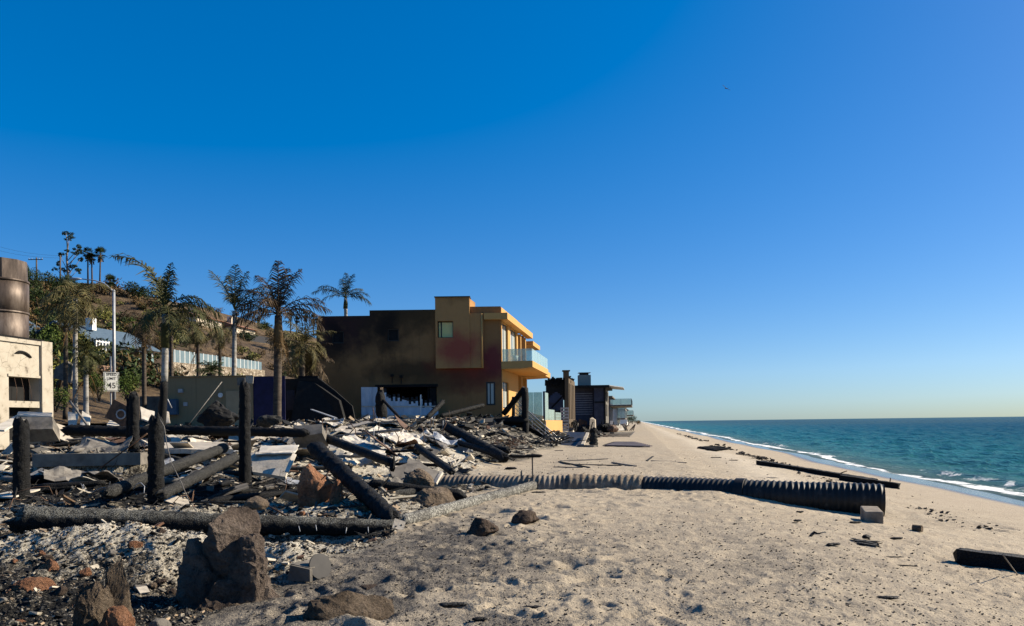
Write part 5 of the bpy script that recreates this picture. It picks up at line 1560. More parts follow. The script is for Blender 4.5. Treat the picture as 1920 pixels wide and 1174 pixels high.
def villa(px0, px1, yb, yt, Y, label, seed):
    O, D, Z = shore_frame(px0, yb, H(px0, yb + 4).y - 1)
    L = D(px1, yb); zb, zt = Z(px0, yb) - 2, Z(px0, yt)
    rr = random.Random(seed)
    t = thing('ridge_villa', label, 'house', (O.x, O.y, zb))
    n = 4; us = [0]
    for k in range(n): us += [L * (k + .3) / n, L * (k + .72) / n]
    us.append(L)
    ze = zt - 1.4
    mb = MB(); gridwall(mb, O, VS, NS, us, [zb, zb + 3.0, ze - .7, ze], lambda i, j: i % 2 == 1 and j == 1, .3); mb.prism([O + Vector((0, -.003, zb)), O - NS * 8 + Vector((0, 0, zb)), O - NS * 8 + Vector((0, 0, ze)), O + Vector((0, -.003, ze))], VS * .3); part('wall', mb, MT['villa'], t)
    for k in range(n):
        a = O + VS * (L * (k + .3) / n + .01) - NS * .2; b_ = O + VS * (L * (k + .72) / n - .01) - NS * .2; zc = (zb + 3 + ze - .7) / 2
        mb = MB(); mb.bar(a + Vector((0, 0, zc)), b_ + Vector((0, 0, zc)), .05, ze - .72 - zb - 3); part('window', mb, MT['darkglass'], t)
    mb = MB(); e = O + NS * .8 - VS * .8; mb.prism([e + Vector((0, 0, ze)), e - NS * 4.8 + Vector((0, 0, zt + .2)), e - NS * 10 + Vector((0, 0, ze))], VS * (L + 1.6)); rf = part('roof', mb, MT['roof_terra'], t)
    c = O + VS * L * .25 - NS * 3; mb = MB(); mb.box((c.x, c.y, zt + .5), (1.3, 1.3, 2.4)); part('chimney', mb, MT['villa'], rf)
villa(368, 416, 604, 582, 235, 'cream villa with terracotta roof on the ridge left of the slim palm', 1)
villa(440, 478, 620, 602, 250, 'cream villa with terracotta roof on the ridge between the two tall palms', 2)
def terrace(pa, pb, Y, y0a, y0b, h, mat, label, name='retaining_wall'):
    O, D, Z = shore_frame(pa, y0a, H(pa, y0a + 10).y); L = D(pb, y0b)
    mb = MB(); za, zb_ = Z(pa, y0a), Z(pb, y0b)
    mb.prism([O + Vector((0, 0, za - h)), O + VS * L + Vector((0, 0, zb_ - h)), O + VS * L + Vector((0, 0, zb_)), O + Vector((0, 0, za))], -NS * .5)
    solo(name, mb, mat, label, 'wall')
MT['pinkwall'] = M('salmon_render', [(.3, (.20, .12, .085)), (.7, (.29, .185, .135))], 1, .85, 10, .2, .02)
terrace(182, 248, 70, 684, 692, 1.2, MT['pinkwall'], 'salmon pink retaining wall behind the lamp post')
terrace(300, 348, 72, 694, 702, .8, MT['pinkwall'], 'low salmon wall under the right side of the leaning palm')
terrace(100, 182, 68, 690, 686, .9, MT['concrete'], 'grey broken retaining wall left of the salmon wall')
terrace(452, 512, 215, 624, 634, 2.6, MT['frame_dark'], 'dark boundary fence line below the ridge villas', 'boundary_fence')
mb = MB(); c = W(118, 694, 60); mb.prism([c + Vector((-.8, 0, -.6)), c + Vector((.6, 0, -1.0)), c + Vector((.8, 0, .3)), c + Vector((.2, 0, .7)), c + Vector((-.6, 0, .2))], (0, .5, 0)); solo('broken_slab', mb, MT['concrete'], 'broken grey slab leaning between the two ragged palm trunks', 'slab')

# ---- lamp post, speed sign, utility poles, wires
def street_lamp():
    Y = 54; b = W(213.5, 752, Y); b.z = 2.0
    t = thing('street_lamp', 'tall grey street lamp with long arm reaching left', 'street lamp', b)
    mb = MB(); top = W(213.5, 545, Y); mb.tube([b, top], [.13, .09], 12); part('pole', mb, MT['galv'], t)
    mb = MB(); mb.tube([W(213.5, 548, Y), W(207, 541, Y), W(196, 532, Y), W(178, 526, Y), W(152, 523, Y)], [.05, .05, .045, .04, .035], 8); part('arm', mb, MT['galv'], t)
    mb = MB(); q, e = W(153, 523, Y), W(131, 522.5, Y)
    mb.tube([q, q.lerp(e, .3), q.lerp(e, .75), e], [.06, .14, .15, .05], 10); mb.v[-1][:, 2] = (mb.v[-1][:, 2] - q.z) * .6 + q.z; h = part('lamp_head', mb, MT['galv'], t)
    mb = MB(); c = q.lerp(e, .6); mb.tube([(c.x, c.y, c.z - .02), (c.x, c.y, c.z - .12)], [.12, .07], 10); part('lens', mb, MT['pane_pale'], h)
    mb = MB(); mb.tube([W(213.5, 546.5, Y), W(213.5, 543, Y)], [.11, .03], 10); part('cap', mb, MT['galv'], t)
street_lamp()
def speed_sign():
    Y = 52; b = W(207.5, 750, Y); b.z = 2.0
    t = thing('speed_sign', 'white speed limit sign reading 45 on a thin post', 'sign', b)
    mb = MB(); mb.bar((b.x, b.y, b.z), W(207.5, 668, Y), .07, .07, (0, 1, 0)); part('post', mb, MT['galv'], t)
    c0, c1 = W(201, 734, Y), W(219.5, 698, Y)
    w, h = c1.x - c0.x, c1.z - c0.z
    cx, cz = (c0.x + c1.x) / 2, (c0.z + c1.z) / 2
    R = Matrix.Rotation(.80, 3, 'Z')
    w = w / .70
    mb = MB(); mb.box((cx, Y - .09, cz), (w, .012, h), R); 
    pl = part('plate', mb, M('sign_white', [(.3, (.46, .45, .41)), (.7, (.56, .55, .50))], 3, .5, 10, 0, 0), t)
    mb = MB(); e = .03
    for (dx, dz, sx, sz) in ((0, h / 2 - .05, w - .08, e), (0, -h / 2 + .05, w - .08, e), (w / 2 - .05, 0, e, h - .08 - 2 * e), (-w / 2 + .05, 0, e, h - .08 - 2 * e)):
        o = R @ Vector((dx, -.008, dz)); mb.box((cx + o.x, Y - .09 + o.y, cz + o.z), (sx, .006, sz), R)
    blk = M('sign_black', [(.3, (.006, .006, .006)), (.7, (.01, .01, .01))], 3, .6, 10, 0, 0)
    part('border', mb, blk, pl)
    for txt, dz, size in (('SPEED', .36 * h - .06, .19 * h), ('LIMIT', .14 * h - .05, .19 * h), ('45', -.32 * h - .02, .42 * h)):
        cu = bpy.data.curves.new('lettering', 'FONT'); cu.body = txt; cu.size = size; cu.align_x = 'CENTER'; cu.extrude = .002; cu.offset = .004
        tmp = bpy.data.objects.new('lettering_curve', cu); COL.objects.link(tmp)
        bpy.context.view_layer.update()
        dg = bpy.context.evaluated_depsgraph_get()
        me = bpy.data.meshes.new_from_object(tmp.evaluated_get(dg)); me.name = 'lettering'
        bpy.data.objects.remove(tmp); bpy.data.curves.remove(cu)
        me.materials.clear(); me.materials.append(blk)
        xs = [v.co.x for v in me.vertices]; wd = max(xs) - min(xs); mid = (max(xs) + min(xs)) / 2
        sx = min(1.0, (w * .82) / wd)
        o = bpy.data.objects.new('lettering', me); COL.objects.link(o); o.parent = pl
        for v in me.vertices: v.co.x = (v.co.x - mid) * sx
        off = R @ Vector((0, -.011, dz))
        o.location = Vector((cx, Y - .09, cz)) + off - ORG[t]
        o.rotation_euler = (R @ Matrix.Rotation(math.radians(90), 3, 'X')).to_euler()
speed_sign()
MT['pole_wood'] = M('weathered_pole_wood', [(.3, (.05, .04, .03)), (.7, (.12, .10, .08))], 4, .9, 20, .3, .01)
def upole(px, yt, yb, Y, arm, label):
    b, tp = W(px, yb, Y), W(px, yt, Y)
    t = thing('utility_pole', label, 'utility pole', b)
    mb = MB(); mb.tube([b, tp], [.2, .15], 8); part('pole', mb, MT['pole_wood'], t)
    if arm:
        mb = MB(); z = tp.z - .5; mb.bar((b.x - arm, Y - .25, z), (b.x + arm, Y - .25, z), .14, .16); a = part('crossarm', mb, MT['pole_wood'], t)
        for k in (-.9, -.5, .5, .9):
            mb = MB(); mb.tube([(b.x + arm * k, Y - .25, z + .08), (b.x + arm * k, Y - .25, z + .36)], [.07, .05], 6); part('insulator', mb, MT['galv'], a)
upole(68.5, 483, 530, 175, 1.65, 'wooden utility pole with crossarm on the hilltop')
upole(113, 479, 530, 178, 0, 'bare wooden utility pole beside the eucalyptus trunk')
for i, (ya, yb, lab) in enumerate(((452, 476, 'upper overhead wire running left from the bare utility pole'), (461, 480, 'lower overhead wire running left from the bare utility pole'))):
    a, b_ = W(-60, ya - 8, 165), W(113, yb + 4, 178)
    mb = MB(); mb.tube([a.lerp(b_, k / 12) - Vector((0, 0, .9 * math.sin(math.pi * k / 12))) for k in range(13)], .022, 4); solo('overhead_wire', mb, MT['black'], lab, 'wire')

# ---- aeroplane high over the sea
def plane():
    Y = 1100; c = W(1361.5, 166, Y)
    t = thing('aeroplane', 'tiny dark aeroplane high in the blue sky', 'aeroplane', c)
    R = Euler((.25, .75, -.5)).to_matrix(); d = lambda x, y, z: c + R @ Vector((x * 1.2, y * 1.2, z * 1.2))
    mb = MB(); mb.tube([d(0, -3.6, 0), d(0, -2.6, .1), d(0, 0, .1), d(0, 3.5, .1)], [.25, .62, .68, .2], 8); part('fuselage', mb, MT['black'], t)
    mb = MB()
    for s_ in (-1, 1): mb.prism([d(.4 * s_, -1.3, .2), d(.4 * s_, .5, .2), d(6 * s_, .3, .9), d(6 * s_, -.6, .9)], (0, 0, .4))
    part('wing', mb, MT['black'], t)
    mb = MB(); mb.prism([d(-2, 3.0, .2), d(2, 3.0, .2), d(2, 3.8, .2), d(-2, 3.8, .2)], (0, 0, .12)); mb.prism([d(0, 2.6, .2), d(0, 3.9, .2), d(0, 3.9, 1.9)], (.12, 0, 0)); part('tail', mb, MT['black'], t)
plane()
# ================================================================== ruins, beams, boulders and everything lying about
rd = random.Random(17)
def GZ(px, py, lift=0.0):
    """ground point under a pixel, using the detailed surface height"""
    p = G(px, py); p.z = sz(p.x, p.y) + lift; return p

def log(mb, p0, p1, r0, r1, seed, seg=16, step=.07, jit=.22, freq=6.0, sag=0.0, broken=True, ridge=True):
    p0, p1 = Vector(p0), Vector(p1); L = (p1 - p0).length; n = max(6, int(L / step))
    rr = random.Random(seed)
    pts, rad = [], []
    for i in range(n + 1):
        f = i / n; q = p0.lerp(p1, f); q.z -= sag * math.sin(math.pi * f)
        q += Vector((rr.uniform(-1, 1), rr.uniform(-1, 1), rr.uniform(-1, 1))) * r0 * .02
        pts.append(q); r = r0 + (r1 - r0) * f
        e = min(f, 1 - f) * L / max(r, .01)
        if broken and e < .8: r *= .62 + .42 * (e / .8) ** .6
        rad.append(r)
    mb.tube(pts, rad, seg, jit=jit, seed=seed, freq=freq, ridge=ridge, ragged=broken); return mb

def pile(name, label, px, ytop, ybot, Y, wpx, seed, lean=0.0, cat='post', split=False):
    b, t_ = W(px, ybot, Y), W(px + lean, ytop, Y)
    r = wpx * Y / FPX / 2 * .88
    b.z = min(b.z, sz(b.x, b.y)) - .25
    mb = MB()
    if split:
        log(mb, b, t_, r * .95, r * .9, seed, 26, .045, .22, 9)
        log(mb, b + Vector((-r * 1.0, .02, .6)), t_ + Vector((-r * 1.05, 0, -.15)), r * .55, r * .4, seed + 1, 16, .05, .4, 7)
    else:
        log(mb, b, t_, r * 1.08, r * .95, seed, 28, .045, .20, 9)
    V = mb.v[-1]
    return solo(name, mb, MT['char'], label, cat, (b.x, b.y, b.z))
pile('charred_pile', 'charred pile standing at the far left edge with light ground behind', 40, 786, 946, 17.2, 31, 1)
pile('charred_pile', 'tall charred pile with split two pronged top', 251, 738, 893, 23.0, 22, 2, split=True)
pile('charred_pile', 'stout charred pile directly below the leaning palm', 291, 784, 958, 15.9, 31, 3, lean=2)
pile('charred_pile', 'tallest straight charred pile right of the leaning palm', 459, 722, 918, 20.4, 24, 4)
# small boards showing over the tall pile
mb = MB(); a, b_ = W(443, 708, 48.5), W(475, 722, 48.5)
mb.box(((a.x * .75 + b_.x * .25), 48.6, (a.z + b_.z) / 2), (.5, .05, .48)); solo('notice_board', mb, MT['greyboard'], 'small grey board fixed above the top of the tallest charred pile', 'board')
mb = MB(); mb.box(((a.x * .22 + b_.x * .78), 48.5, (a.z + b_.z) / 2 + .1), (.48, .05, .46), Matrix.Rotation(.1, 3, 'Y')); solo('notice_board', mb, MT['plaster'], 'small pale board beside the grey one above the tallest charred pile', 'board')

# logs and beams: name, label, (px,py[,Y]) ends, radii, material
def P3(q): return W(*q) if len(q) == 3 else GZ(*q)
def beam(name, label, a, b_, r0, r1, mat, seed, cat='log', **k):
    mb = MB(); log(mb, P3(a), P3(b_), r0, r1, seed, **k); return solo(name, mb, MT[mat], label, cat)
MT['frontlog'] = charmat('scaly_burnt_log', (.006, .006, .0055), (.022, .021, .019), 30, .85, ((.17, .165, .14), .9), top=True)
fl = thing('fallen_log', 'long fallen charred log lying across the left foreground', 'log', W(380, 990, 11.9))
mb = MB(); log(mb, W(28, 975, 11.5), W(748, 990, 12.7), .215, .125, 5, 30, .04, .10, 7, broken=True); part('trunk', mb, MT['frontlog'], fl)
for k, px in enumerate((48, 52, 124, 196, 202, 262, 322, 338, 560, 592, 650, 690)):
    p = W(px, 992 + 6 * rd.random() - (8 if px > 500 else 0), 11.27 if px < 400 else 11.9)
    mb = MB(); mb.tube([p, p + Vector((rd.uniform(-.01, .04), -.07, -.08))], .006, 5); part('nail', mb, MT['galv'], fl)
beam('fallen_log', 'pale grey scaly log lying on the sand right of the white plate', (752, 979, 12.9), (1002, 911, 19.8), .115, .13, 'ashlog', 6, seg=22, step=.05, jit=.14, freq=12)
beam('fallen_log', 'grey burnt log slanting down left behind the stout charred pile', (196, 926, 15.2), (424, 838, 20.6), .12, .13, 'char2', 7, seg=18)
beam('fallen_log', 'lower grey burnt log slanting to the foot of the tallest pile', (300, 930, 15.0), (442, 857, 19.0), .11, .13, 'char2', 8, seg=18)
beam('charred_beam', 'thick charred beam leaning steeply over the red rocks', (590, 838, 17.0), (742, 978, 12.9), .17, .15, 'char', 9, 'beam', seg=24, step=.05, jit=.25)
beam('fallen_log', 'dark log lying level behind the brown pointed rock', (690, 908, 16.2), (872, 930, 16.0), .11, .12, 'char', 10)
beam('fallen_log', 'second dark log just in front of the rounded rock', (700, 930, 15.2), (842, 916, 16.8), .08, .08, 'char2', 20)
beam('charred_beam', 'long black beam lying level behind the tallest pile', (306, 806, 27), (575, 812, 26), .17, .15, 'char', 11, 'beam')
beam('charred_beam', 'black beam lying level between the left pile and the split pile', (122, 806, 27), (306, 812, 26.5), .19, .19, 'char', 12, 'beam')
beam('charred_beam', 'thin black pole lying between the left pile and the stout pile', (50, 900, 18.5), (150, 894, 19.5), .11, .12, 'char', 13, 'beam')
beam('charred_beam', 'black charred beam sliding down the slope below the deck', (838, 800, 40), (948, 860, 31), .24, .2, 'char', 14, 'beam')
beam('charred_beam', 'second charred beam in the slope rubble under the deck', (785, 806, 41), (930, 852, 32), .14, .12, 'char', 15, 'beam')
beam('charred_beam', 'charred beam lying on the slope left of the pale trough', (612, 822, 27), (735, 868, 22), .15, .13, 'char', 16, 'beam')
beam('charred_beam', 'curved charred beam pointing down to the buried pipe', (782, 838, 27), (848, 885, 21.5), .13, .10, 'char', 17, 'beam')
beam('charred_beam', 'short charred stump leaning beside the pale trough', (735, 882, 20), (739, 856, 20), .09, .02, 'char', 18, 'beam')
beam('charred_beam', 'black beam propped against the white fence like a tent pole', (716, 780, 52), (712, 738, 52), .42, .3, 'char', 19, 'beam')
beam('charred_beam', 'thin charred rafter leaning right of the tent shaped beam', (716, 748, 52), (748, 782, 50), .10, .10, 'char', 21, 'beam')
beam('charred_beam', 'charred rafter rising right across the house wall', (800, 785, 54), (832, 752, 56), .18, .18, 'char', 22, 'beam')
beam('charred_beam', 'long dark rafter lying up against the deck end', (828, 780, 54), (906, 760, 57), .16, .16, 'char', 23, 'beam')
beam('charred_beam', 'black burnt timber at the bottom of the slope near the beach', (905, 838, 34), (955, 846, 33), .22, .15, 'char', 24, 'beam')

for i in range(46):   # burnt lengths of timber lying about in the rubble
    px, py = rd.uniform(20, 900), rd.uniform(795, 945)
    p = G(px, py)
    if tco(p.x, p.y) > -6.3 and p.y > 15 or tco(p.x, p.y) > -4.4: continue
    a = rd.uniform(-.5, .5) + (0 if rd.random() < .7 else 1.2); L = rd.uniform(.7, 2.4) * (1 if p.y < 22 else 1.5)
    d = Vector((math.cos(a), math.sin(a), rd.uniform(-.12, .2))) * L / 2
    c = Vector((p.x, p.y, sz(p.x, p.y) + .08))
    mb = MB(); q0, q1 = c - d, c + d
    q0.z = max(q0.z, sz(q0.x, q0.y) + .03)
    log(mb, q0, q1, rd.uniform(.035, .09), rd.uniform(.03, .09), 200 + i, 9, .12, .3)
    solo('burnt_timber', mb, MT[rd.choice(['char', 'char', 'char2', 'greyboard'])], 'burnt length of timber lying loose among the rubble', 'timber', group='burnt timbers loose in the rubble')

# slabs, boards and sheets
def slab(name, label, quad, th, mat, cat, seed=0, warp=.04, n=10):
    """thin sheet through four corners (near-left, near-right, far-right, far-left), buckled a little"""
    a, b_, c, d = [P3(q) for q in quad]
    U = np.linspace(0, 1, n + 1)
    g = np.array([[tuple(a.lerp(b_, u).lerp(d.lerp(c, u), v)) for u in U] for v in U])
    nn = (b_ - a).cross(d - a).normalized()
    w = warp * fbm3(g[..., 0] * 1.7, g[..., 1] * 1.7, g[..., 2] * 1.7, seed, 3)
    edge = .06 * fbm3(g[..., 0] * 4, g[..., 1] * 4, g[..., 2] * 4, seed + 3, 3)
    cen = g.mean((0, 1)); ring = np.zeros((n + 1, n + 1)); ring[0] = ring[-1] = 1; ring[:, 0] = ring[:, -1] = 1
    g = g + w[..., None] * np.array(nn) + (ring * edge)[..., None] * (g - cen)
    top = g.reshape(-1, 3); bot = top - np.array(nn) * th
    m = (n + 1) ** 2; f = []
    for j in range(n):
        for i in range(n):
            k = j * (n + 1) + i; q = (k, k + 1, k + n + 2, k + n + 1)
            f.append(q); f.append(tuple(m + x for x in q[::-1]))
    bd = [i for i in range(n)] + [n + (n + 1) * j for j in range(n)] + [n * (n + 1) + n - i for i in range(n)] + [(n - j) * (n + 1) for j in range(n)]
    for i in range(len(bd)): x, y = bd[i], bd[(i + 1) % len(bd)]; f.append((y, x, m + x, m + y))
    mb = MB(); mb.add(np.vstack([top, bot]), f)
    return solo(name, mb, MT[mat], label, cat)
# raised concrete slab with rubble on top, left of the stout pile
c0, c1 = W(60, 852, 21.5), W(260, 850, 21.5); c0.z = c1.z = .99
mb = MB(); mb.prism([(c0.x, 21.5, c0.z - .36), (c1.x, 21.6, c1.z - .34), (c1.x, 21.6, c1.z), (c0.x, 21.5, c0.z)], (-.1, 5.2, .0)); solo('floor_slab', mb, MT['concrete'], 'broad raised floor slab with dark front edge between the left and split piles', 'slab')
slab('floor_slab', 'long pale floor slab lying between the stout pile and the tallest pile', ((305, 842, 23.2), (438, 842, 23.2), (420, 828, 26.0), (310, 830, 26.0)), .14, 'plaster', 'slab', 1)
slab('cracked_slab', 'large cracked bluish plaster slab tilted right of the tallest pile', ((474, 884, 17.0), (535, 894, 16.8), (550, 846, 17.6), (470, 850, 17.6)), .08, 'plaster', 'slab', 2, .03)
slab('bent_sheet', 'bent pale sheet crowning the large cracked slab', ((478, 852, 17.4), (552, 850, 17.4), (560, 838, 19), (490, 840, 19)), .03, 'whitesheet', 'sheet', 3, .08)
slab('white_plank', 'short white plank leaning at the right end of the cracked slab', ((534, 884, 16.6), (541, 885, 16.6), (556, 852, 17.2), (549, 849, 17.2)), .03, 'whitesheet', 'plank', 4, .01)
slab('grey_block', 'dark grey broken block with flat top behind the cracked slab', ((549, 822, 26), (604, 812, 26), (604, 795, 26.4), (550, 798, 26.4)), .7, 'concrete', 'block', 5, .02)
slab('pale_trough', 'pale grey metal trough lying tilted above the buried pipe', ((757, 884, 19.2), (814, 905, 18.6), (826, 887, 19.4), (767, 858, 20.2)), .06, 'concrete', 'trough', 6, .01)
slab('trough_side', 'narrow pale panel closing the right end of the grey trough', ((812, 905, 18.6), (818, 906, 18.4), (830, 884, 19.4), (825, 884, 19.4)), .05, 'plaster', 'panel', 7, .01)
slab('white_board', 'white board sloping down at the left edge below the fireplace', ((-20, 806, 24), (8, 806, 24), (60, 778, 29), (34, 776, 29)), .06, 'whitesheet', 'board', 8, .02)
slab('white_board', 'thin pale board lying level at the foot of the fireplace', ((32, 778, 28), (96, 780, 28), (97, 774, 29), (34, 772, 29)), .05, 'whitesheet', 'board', 9, .02)
slab('hearth_block', 'dark burnt hearth block under the pale level board', ((32, 806, 27), (99, 804, 27), (98, 782, 27.5), (33, 782, 27.5)), .6, 'concrete', 'block', 10, .03)
slab('plaster_shard', 'upright cream plaster shard left of the split pile', ((128, 798, 29), (142, 800, 29), (147, 775, 29.5), (127, 772, 29.5)), .05, 'whitesheet', 'shard', 11, .08)
slab('plaster_shard', 'second cream plaster shard leaning beside the upright one', ((150, 798, 29), (168, 798, 29), (170, 780, 29.5), (154, 770, 29.5)), .05, 'whitesheet', 'shard', 12, .08)
slab('plaster_shard', 'flat white shard lying right of the leaning shards', ((200, 796, 28.5), (224, 798, 28.5), (222, 788, 30), (206, 788, 30)), .05, 'whitesheet', 'shard', 13, .04)
slab('plaster_shard', 'big pale slab between the split pile and the charred palm base', ((266, 784, 33), (288, 792, 33), (290, 772, 34), (263, 764, 34)), .06, 'whitesheet', 'shard', 14, .08)
slab('plaster_shard', 'pale slab right of the charred palm base', ((303, 794, 33), (318, 792, 33), (316, 772, 34), (304, 768, 34)), .06, 'plaster', 'shard', 15, .06)
for i, (q, m, lab) in enumerate([
    (((585, 860), (650, 872), (668, 856), (600, 846)), 'whitesheet', 'white sheet lying on the rubble below the grey block'),
    (((640, 838), (712, 866), (724, 856), (660, 828)), 'whitesheet', 'long white board running down the slope behind the leaning beam'),
    (((628, 818), (676, 826), (684, 812), (640, 806)), 'plaster', 'pale plaster sheet near the reinforcing bars'),
    (((690, 822), (744, 842), (752, 822), (706, 808)), 'whitesheet', 'curled white sheet on the middle of the slope'),
    (((742, 834), (780, 856), (792, 838), (756, 818)), 'whitesheet', 'bright white sheet near the top of the sandy slope'),
    (((700, 800), (748, 806), (750, 794), (706, 790)), 'plaster', 'pale slab below the white plank fence'),
    (((660, 784), (690, 794), (696, 778), (664, 772)), 'concrete', 'grey tilted slab left of the tent shaped beam'),
    (((505, 832), (560, 838), (566, 826), (512, 822)), 'plaster', 'pale broken sheet behind the bent sheet'),
    (((600, 800), (640, 806), (646, 796), (606, 790)), 'whitesheet', 'white broken sheet right of the dark grey block'),
    (((790, 824), (836, 856), (842, 846), (800, 814)), 'greyboard', 'brown weathered board sliding down the sandy slope'),
    (((690, 872), (720, 880), (724, 868), (698, 862)), 'whitesheet', 'crumpled white sheet above the dark level logs'),
    (((640, 880), (668, 886), (676, 872), (650, 868)), 'whitesheet', 'crumpled white scrap at the top of the leaning beam')]):
    slab('wall_sheet', lab, q, .04, m, 'sheet', 30 + i, .16)
    o = [o for o in COL.objects if o.get('label') == lab][0]; o.location.z += .22
for i in range(60):
    px, py = rd.uniform(10, 880), rd.uniform(785, 950)
    p = G(px, py); t_ = tco(p.x, p.y)
    if t_ > -6.2 and p.y > 15 or t_ > -4.6 or p.y > 55 or p.y < 12.5: continue
    s_ = rd.uniform(.18, .5) * (.6 + p.y / 30); a = rd.uniform(0, 6.28)
    u = Vector((math.cos(a), math.sin(a), rd.uniform(-.5, .5))) * s_; v = Vector((-math.sin(a), math.cos(a), rd.uniform(-.2, .9))) * s_ * rd.uniform(.4, 1)
    c = Vector((p.x, p.y, sz(p.x, p.y) + abs(u.z) * .3 + .06))
    q = [c - u - v, c + u - v * .8, c + u * .9 + v, c - u * .8 + v * 1.1]
    n_ = u.cross(v).normalized()
    mb = MB(); mb.prism(q, n_ * .035)
    solo('broken_panel', mb, MT[rd.choice(['whitesheet', 'plaster', 'plaster', 'concrete', 'rust'])], 'broken piece of wall panel lying tilted among the rubble', 'panel', group='broken wall panels in the rubble')
for i in range(26):   # sheet metal crumpled by the heat
    px, py = rd.uniform(30, 860), rd.uniform(792, 930)
    p = G(px, py); t_ = tco(p.x, p.y)
    if t_ > -6.2 and p.y > 15 or t_ > -4.8 or p.y > 50 or p.y < 13: continue
    s_ = rd.uniform(.25, .6) * (.6 + p.y / 30); a = rd.uniform(0, 3.14)
    u = Vector((math.cos(a), math.sin(a), rd.uniform(-.3, .3))) * s_; v = Vector((-math.sin(a), math.cos(a), rd.uniform(.0, .6))) * s_ * .7
    c = Vector((p.x, p.y, sz(p.x, p.y) + .14))
    q = [c - u - v, c + u - v, c + u * .9 + v, c - u * .9 + v]
    P3_, P3 = P3, (lambda k: k)
    o = slab('crumpled_sheet', 'sheet of metal crumpled by the fire lying in the rubble', q, .012, rd.choice(['rust', 'galv', 'greyboard', 'whitesheet']), 'sheet metal', 900 + i, .55 * s_, 9)
    P3 = P3_; o['group'] = 'crumpled metal sheets in the rubble'
# rusty panel with ring
mb = MB(); c = W(228, 777, 29)
mb.box(c, (1.0, .06, .75), Matrix.Rotation(.5, 3, 'Y')); t = thing('rusty_sheet', 'rusty brown metal sheet with a pale ring left of the split pile', 'sheet', c); part('sheet', mb, MT['rust'], t)
mb = MB(); mb.tube([c + Vector((.17 * math.cos(k * .6283), -.05, .17 * math.sin(k * .6283))) for k in range(11)], .03, 6, cap=False); part('ring', mb, MT['galv'], t)
# burnt wreck of an appliance left of the tallest pile
mb = MB(); rock(mb, W(408, 778, 30), (1.5, 1.0, .9), 61, 4, .5, 5, fine=.25); solo('burnt_wreck', mb, MT['black'], 'lumpy black burnt wreck left of the tallest charred pile', 'wreck')
mb = MB(); rock(mb, W(505, 790, 31), (.9, .7, .5), 62, 3, .4, 5, fine=.2); solo('burnt_wreck', mb, MT['char2'], 'smaller dark burnt lump right of the tallest charred pile', 'wreck')
mb = MB(); mb.bar(W(584, 768, 45), W(630, 784, 42), .14, .05); solo('fallen_pole', mb, MT['galv'], 'pale bluish strip lying in the shade below the black gable', 'strip')

# rods, cable, wires
def wire(name, label, pts, r, mat, cat='rod', seg=6, group=None):
    mb = MB(); mb.tube([P3(q) for q in pts], r, seg); return solo(name, mb, MT[mat], label, cat, group=group)
wire('metal_rod', 'thin straight rod leaning against the stout pile from the left', ((185, 880, 16.5), (276, 813, 16.2)), .014, 'rust')
wire('metal_rod', 'thin grey rod leaning against the olive garage wall', ((354, 796, 34), (416, 716, 36)), .022, 'greyboard')
wire('metal_rod', 'short pale rod leaning left of the olive garage wall', ((322, 765, 40), (307, 734, 40)), .03, 'galv')
wire('wood_prop', 'slender wooden prop leaning left over the plaster shards', ((164, 798, 28), (131, 752, 29)), .04, 'greyboard', 'prop')
wire('loose_cable', 'thin grey cable hanging in a curve from the top of the stout pile', ((300, 787, 15.7), (308, 800, 15.7), (312, 830, 15.6), (322, 870, 15.4), (340, 905, 15.1), (352, 935, 14.7), (368, 958, 14.2)), .009, 'greyboard', 'cable', 8)
wire('loose_cable', 'thin looped wire at the foot of the stout pile', ((250, 918, 15.5), (256, 908, 15.5), (264, 905, 15.4), (271, 912, 15.3), (270, 925, 15.2)), .008, 'galv', 'cable')
wire('iron_pipe', 'thin iron pipe lying above the foreground log right of the boulder', ((462, 928), (548, 974, 12.6)), .018, 'rust', 'pipe')
wire('iron_pipe', 'second thin pipe lying level behind the big boulder', ((355, 942, 13.6), (470, 941, 13.6)), .02, 'char2', 'pipe')
wire('metal_rod', 'short rod standing on the grey cracked ground left of the leaning beam', ((602, 900, 14.3), (618, 884, 14.3)), .01, 'rust')
for i in range(26):
    px = rd.uniform(600, 850); py = rd.uniform(792, 850)
    p = GZ(px, py); h = rd.uniform(.3, 1.0)
    mb = MB(); mb.tube([p - Vector((0, 0, .1)), p + Vector((rd.uniform(-.05, .05), 0, h * .6)), p + Vector((rd.uniform(-.2, .2), rd.uniform(-.1, .1), h))], .018, 5)
    solo('rebar_stake', mb, MT['rust' if i % 3 else 'galv'], 'bent reinforcing bar standing in the slope rubble below the white fence', 'rebar', group='reinforcing bars in the slope rubble')
for i in range(64):   # tangles of scorched wire
    px, py = rd.uniform(40, 620), rd.uniform(790, 965)
    p = G(px, py)
    if tco(p.x, p.y) > -4.6: continue
    p.z = sz(p.x, p.y); pts = []; q = p.copy(); a = rd.uniform(0, 6.28)
    for k in range(9):
        pts.append(q.copy()); a += rd.uniform(-.9, .9)
        q = q + Vector((math.cos(a), math.sin(a), 0)) * rd.uniform(.10, .3); q.z = sz(q.x, q.y) + rd.uniform(.02, .28)
    mb = MB(); mb.tube(pts, rd.uniform(.005, .011), 5); solo('scorched_wire', mb, MT[rd.choice(['rust', 'galv', 'black'])], 'curl of scorched wire sticking out of the rubble', 'wire', group='curls of scorched wire')
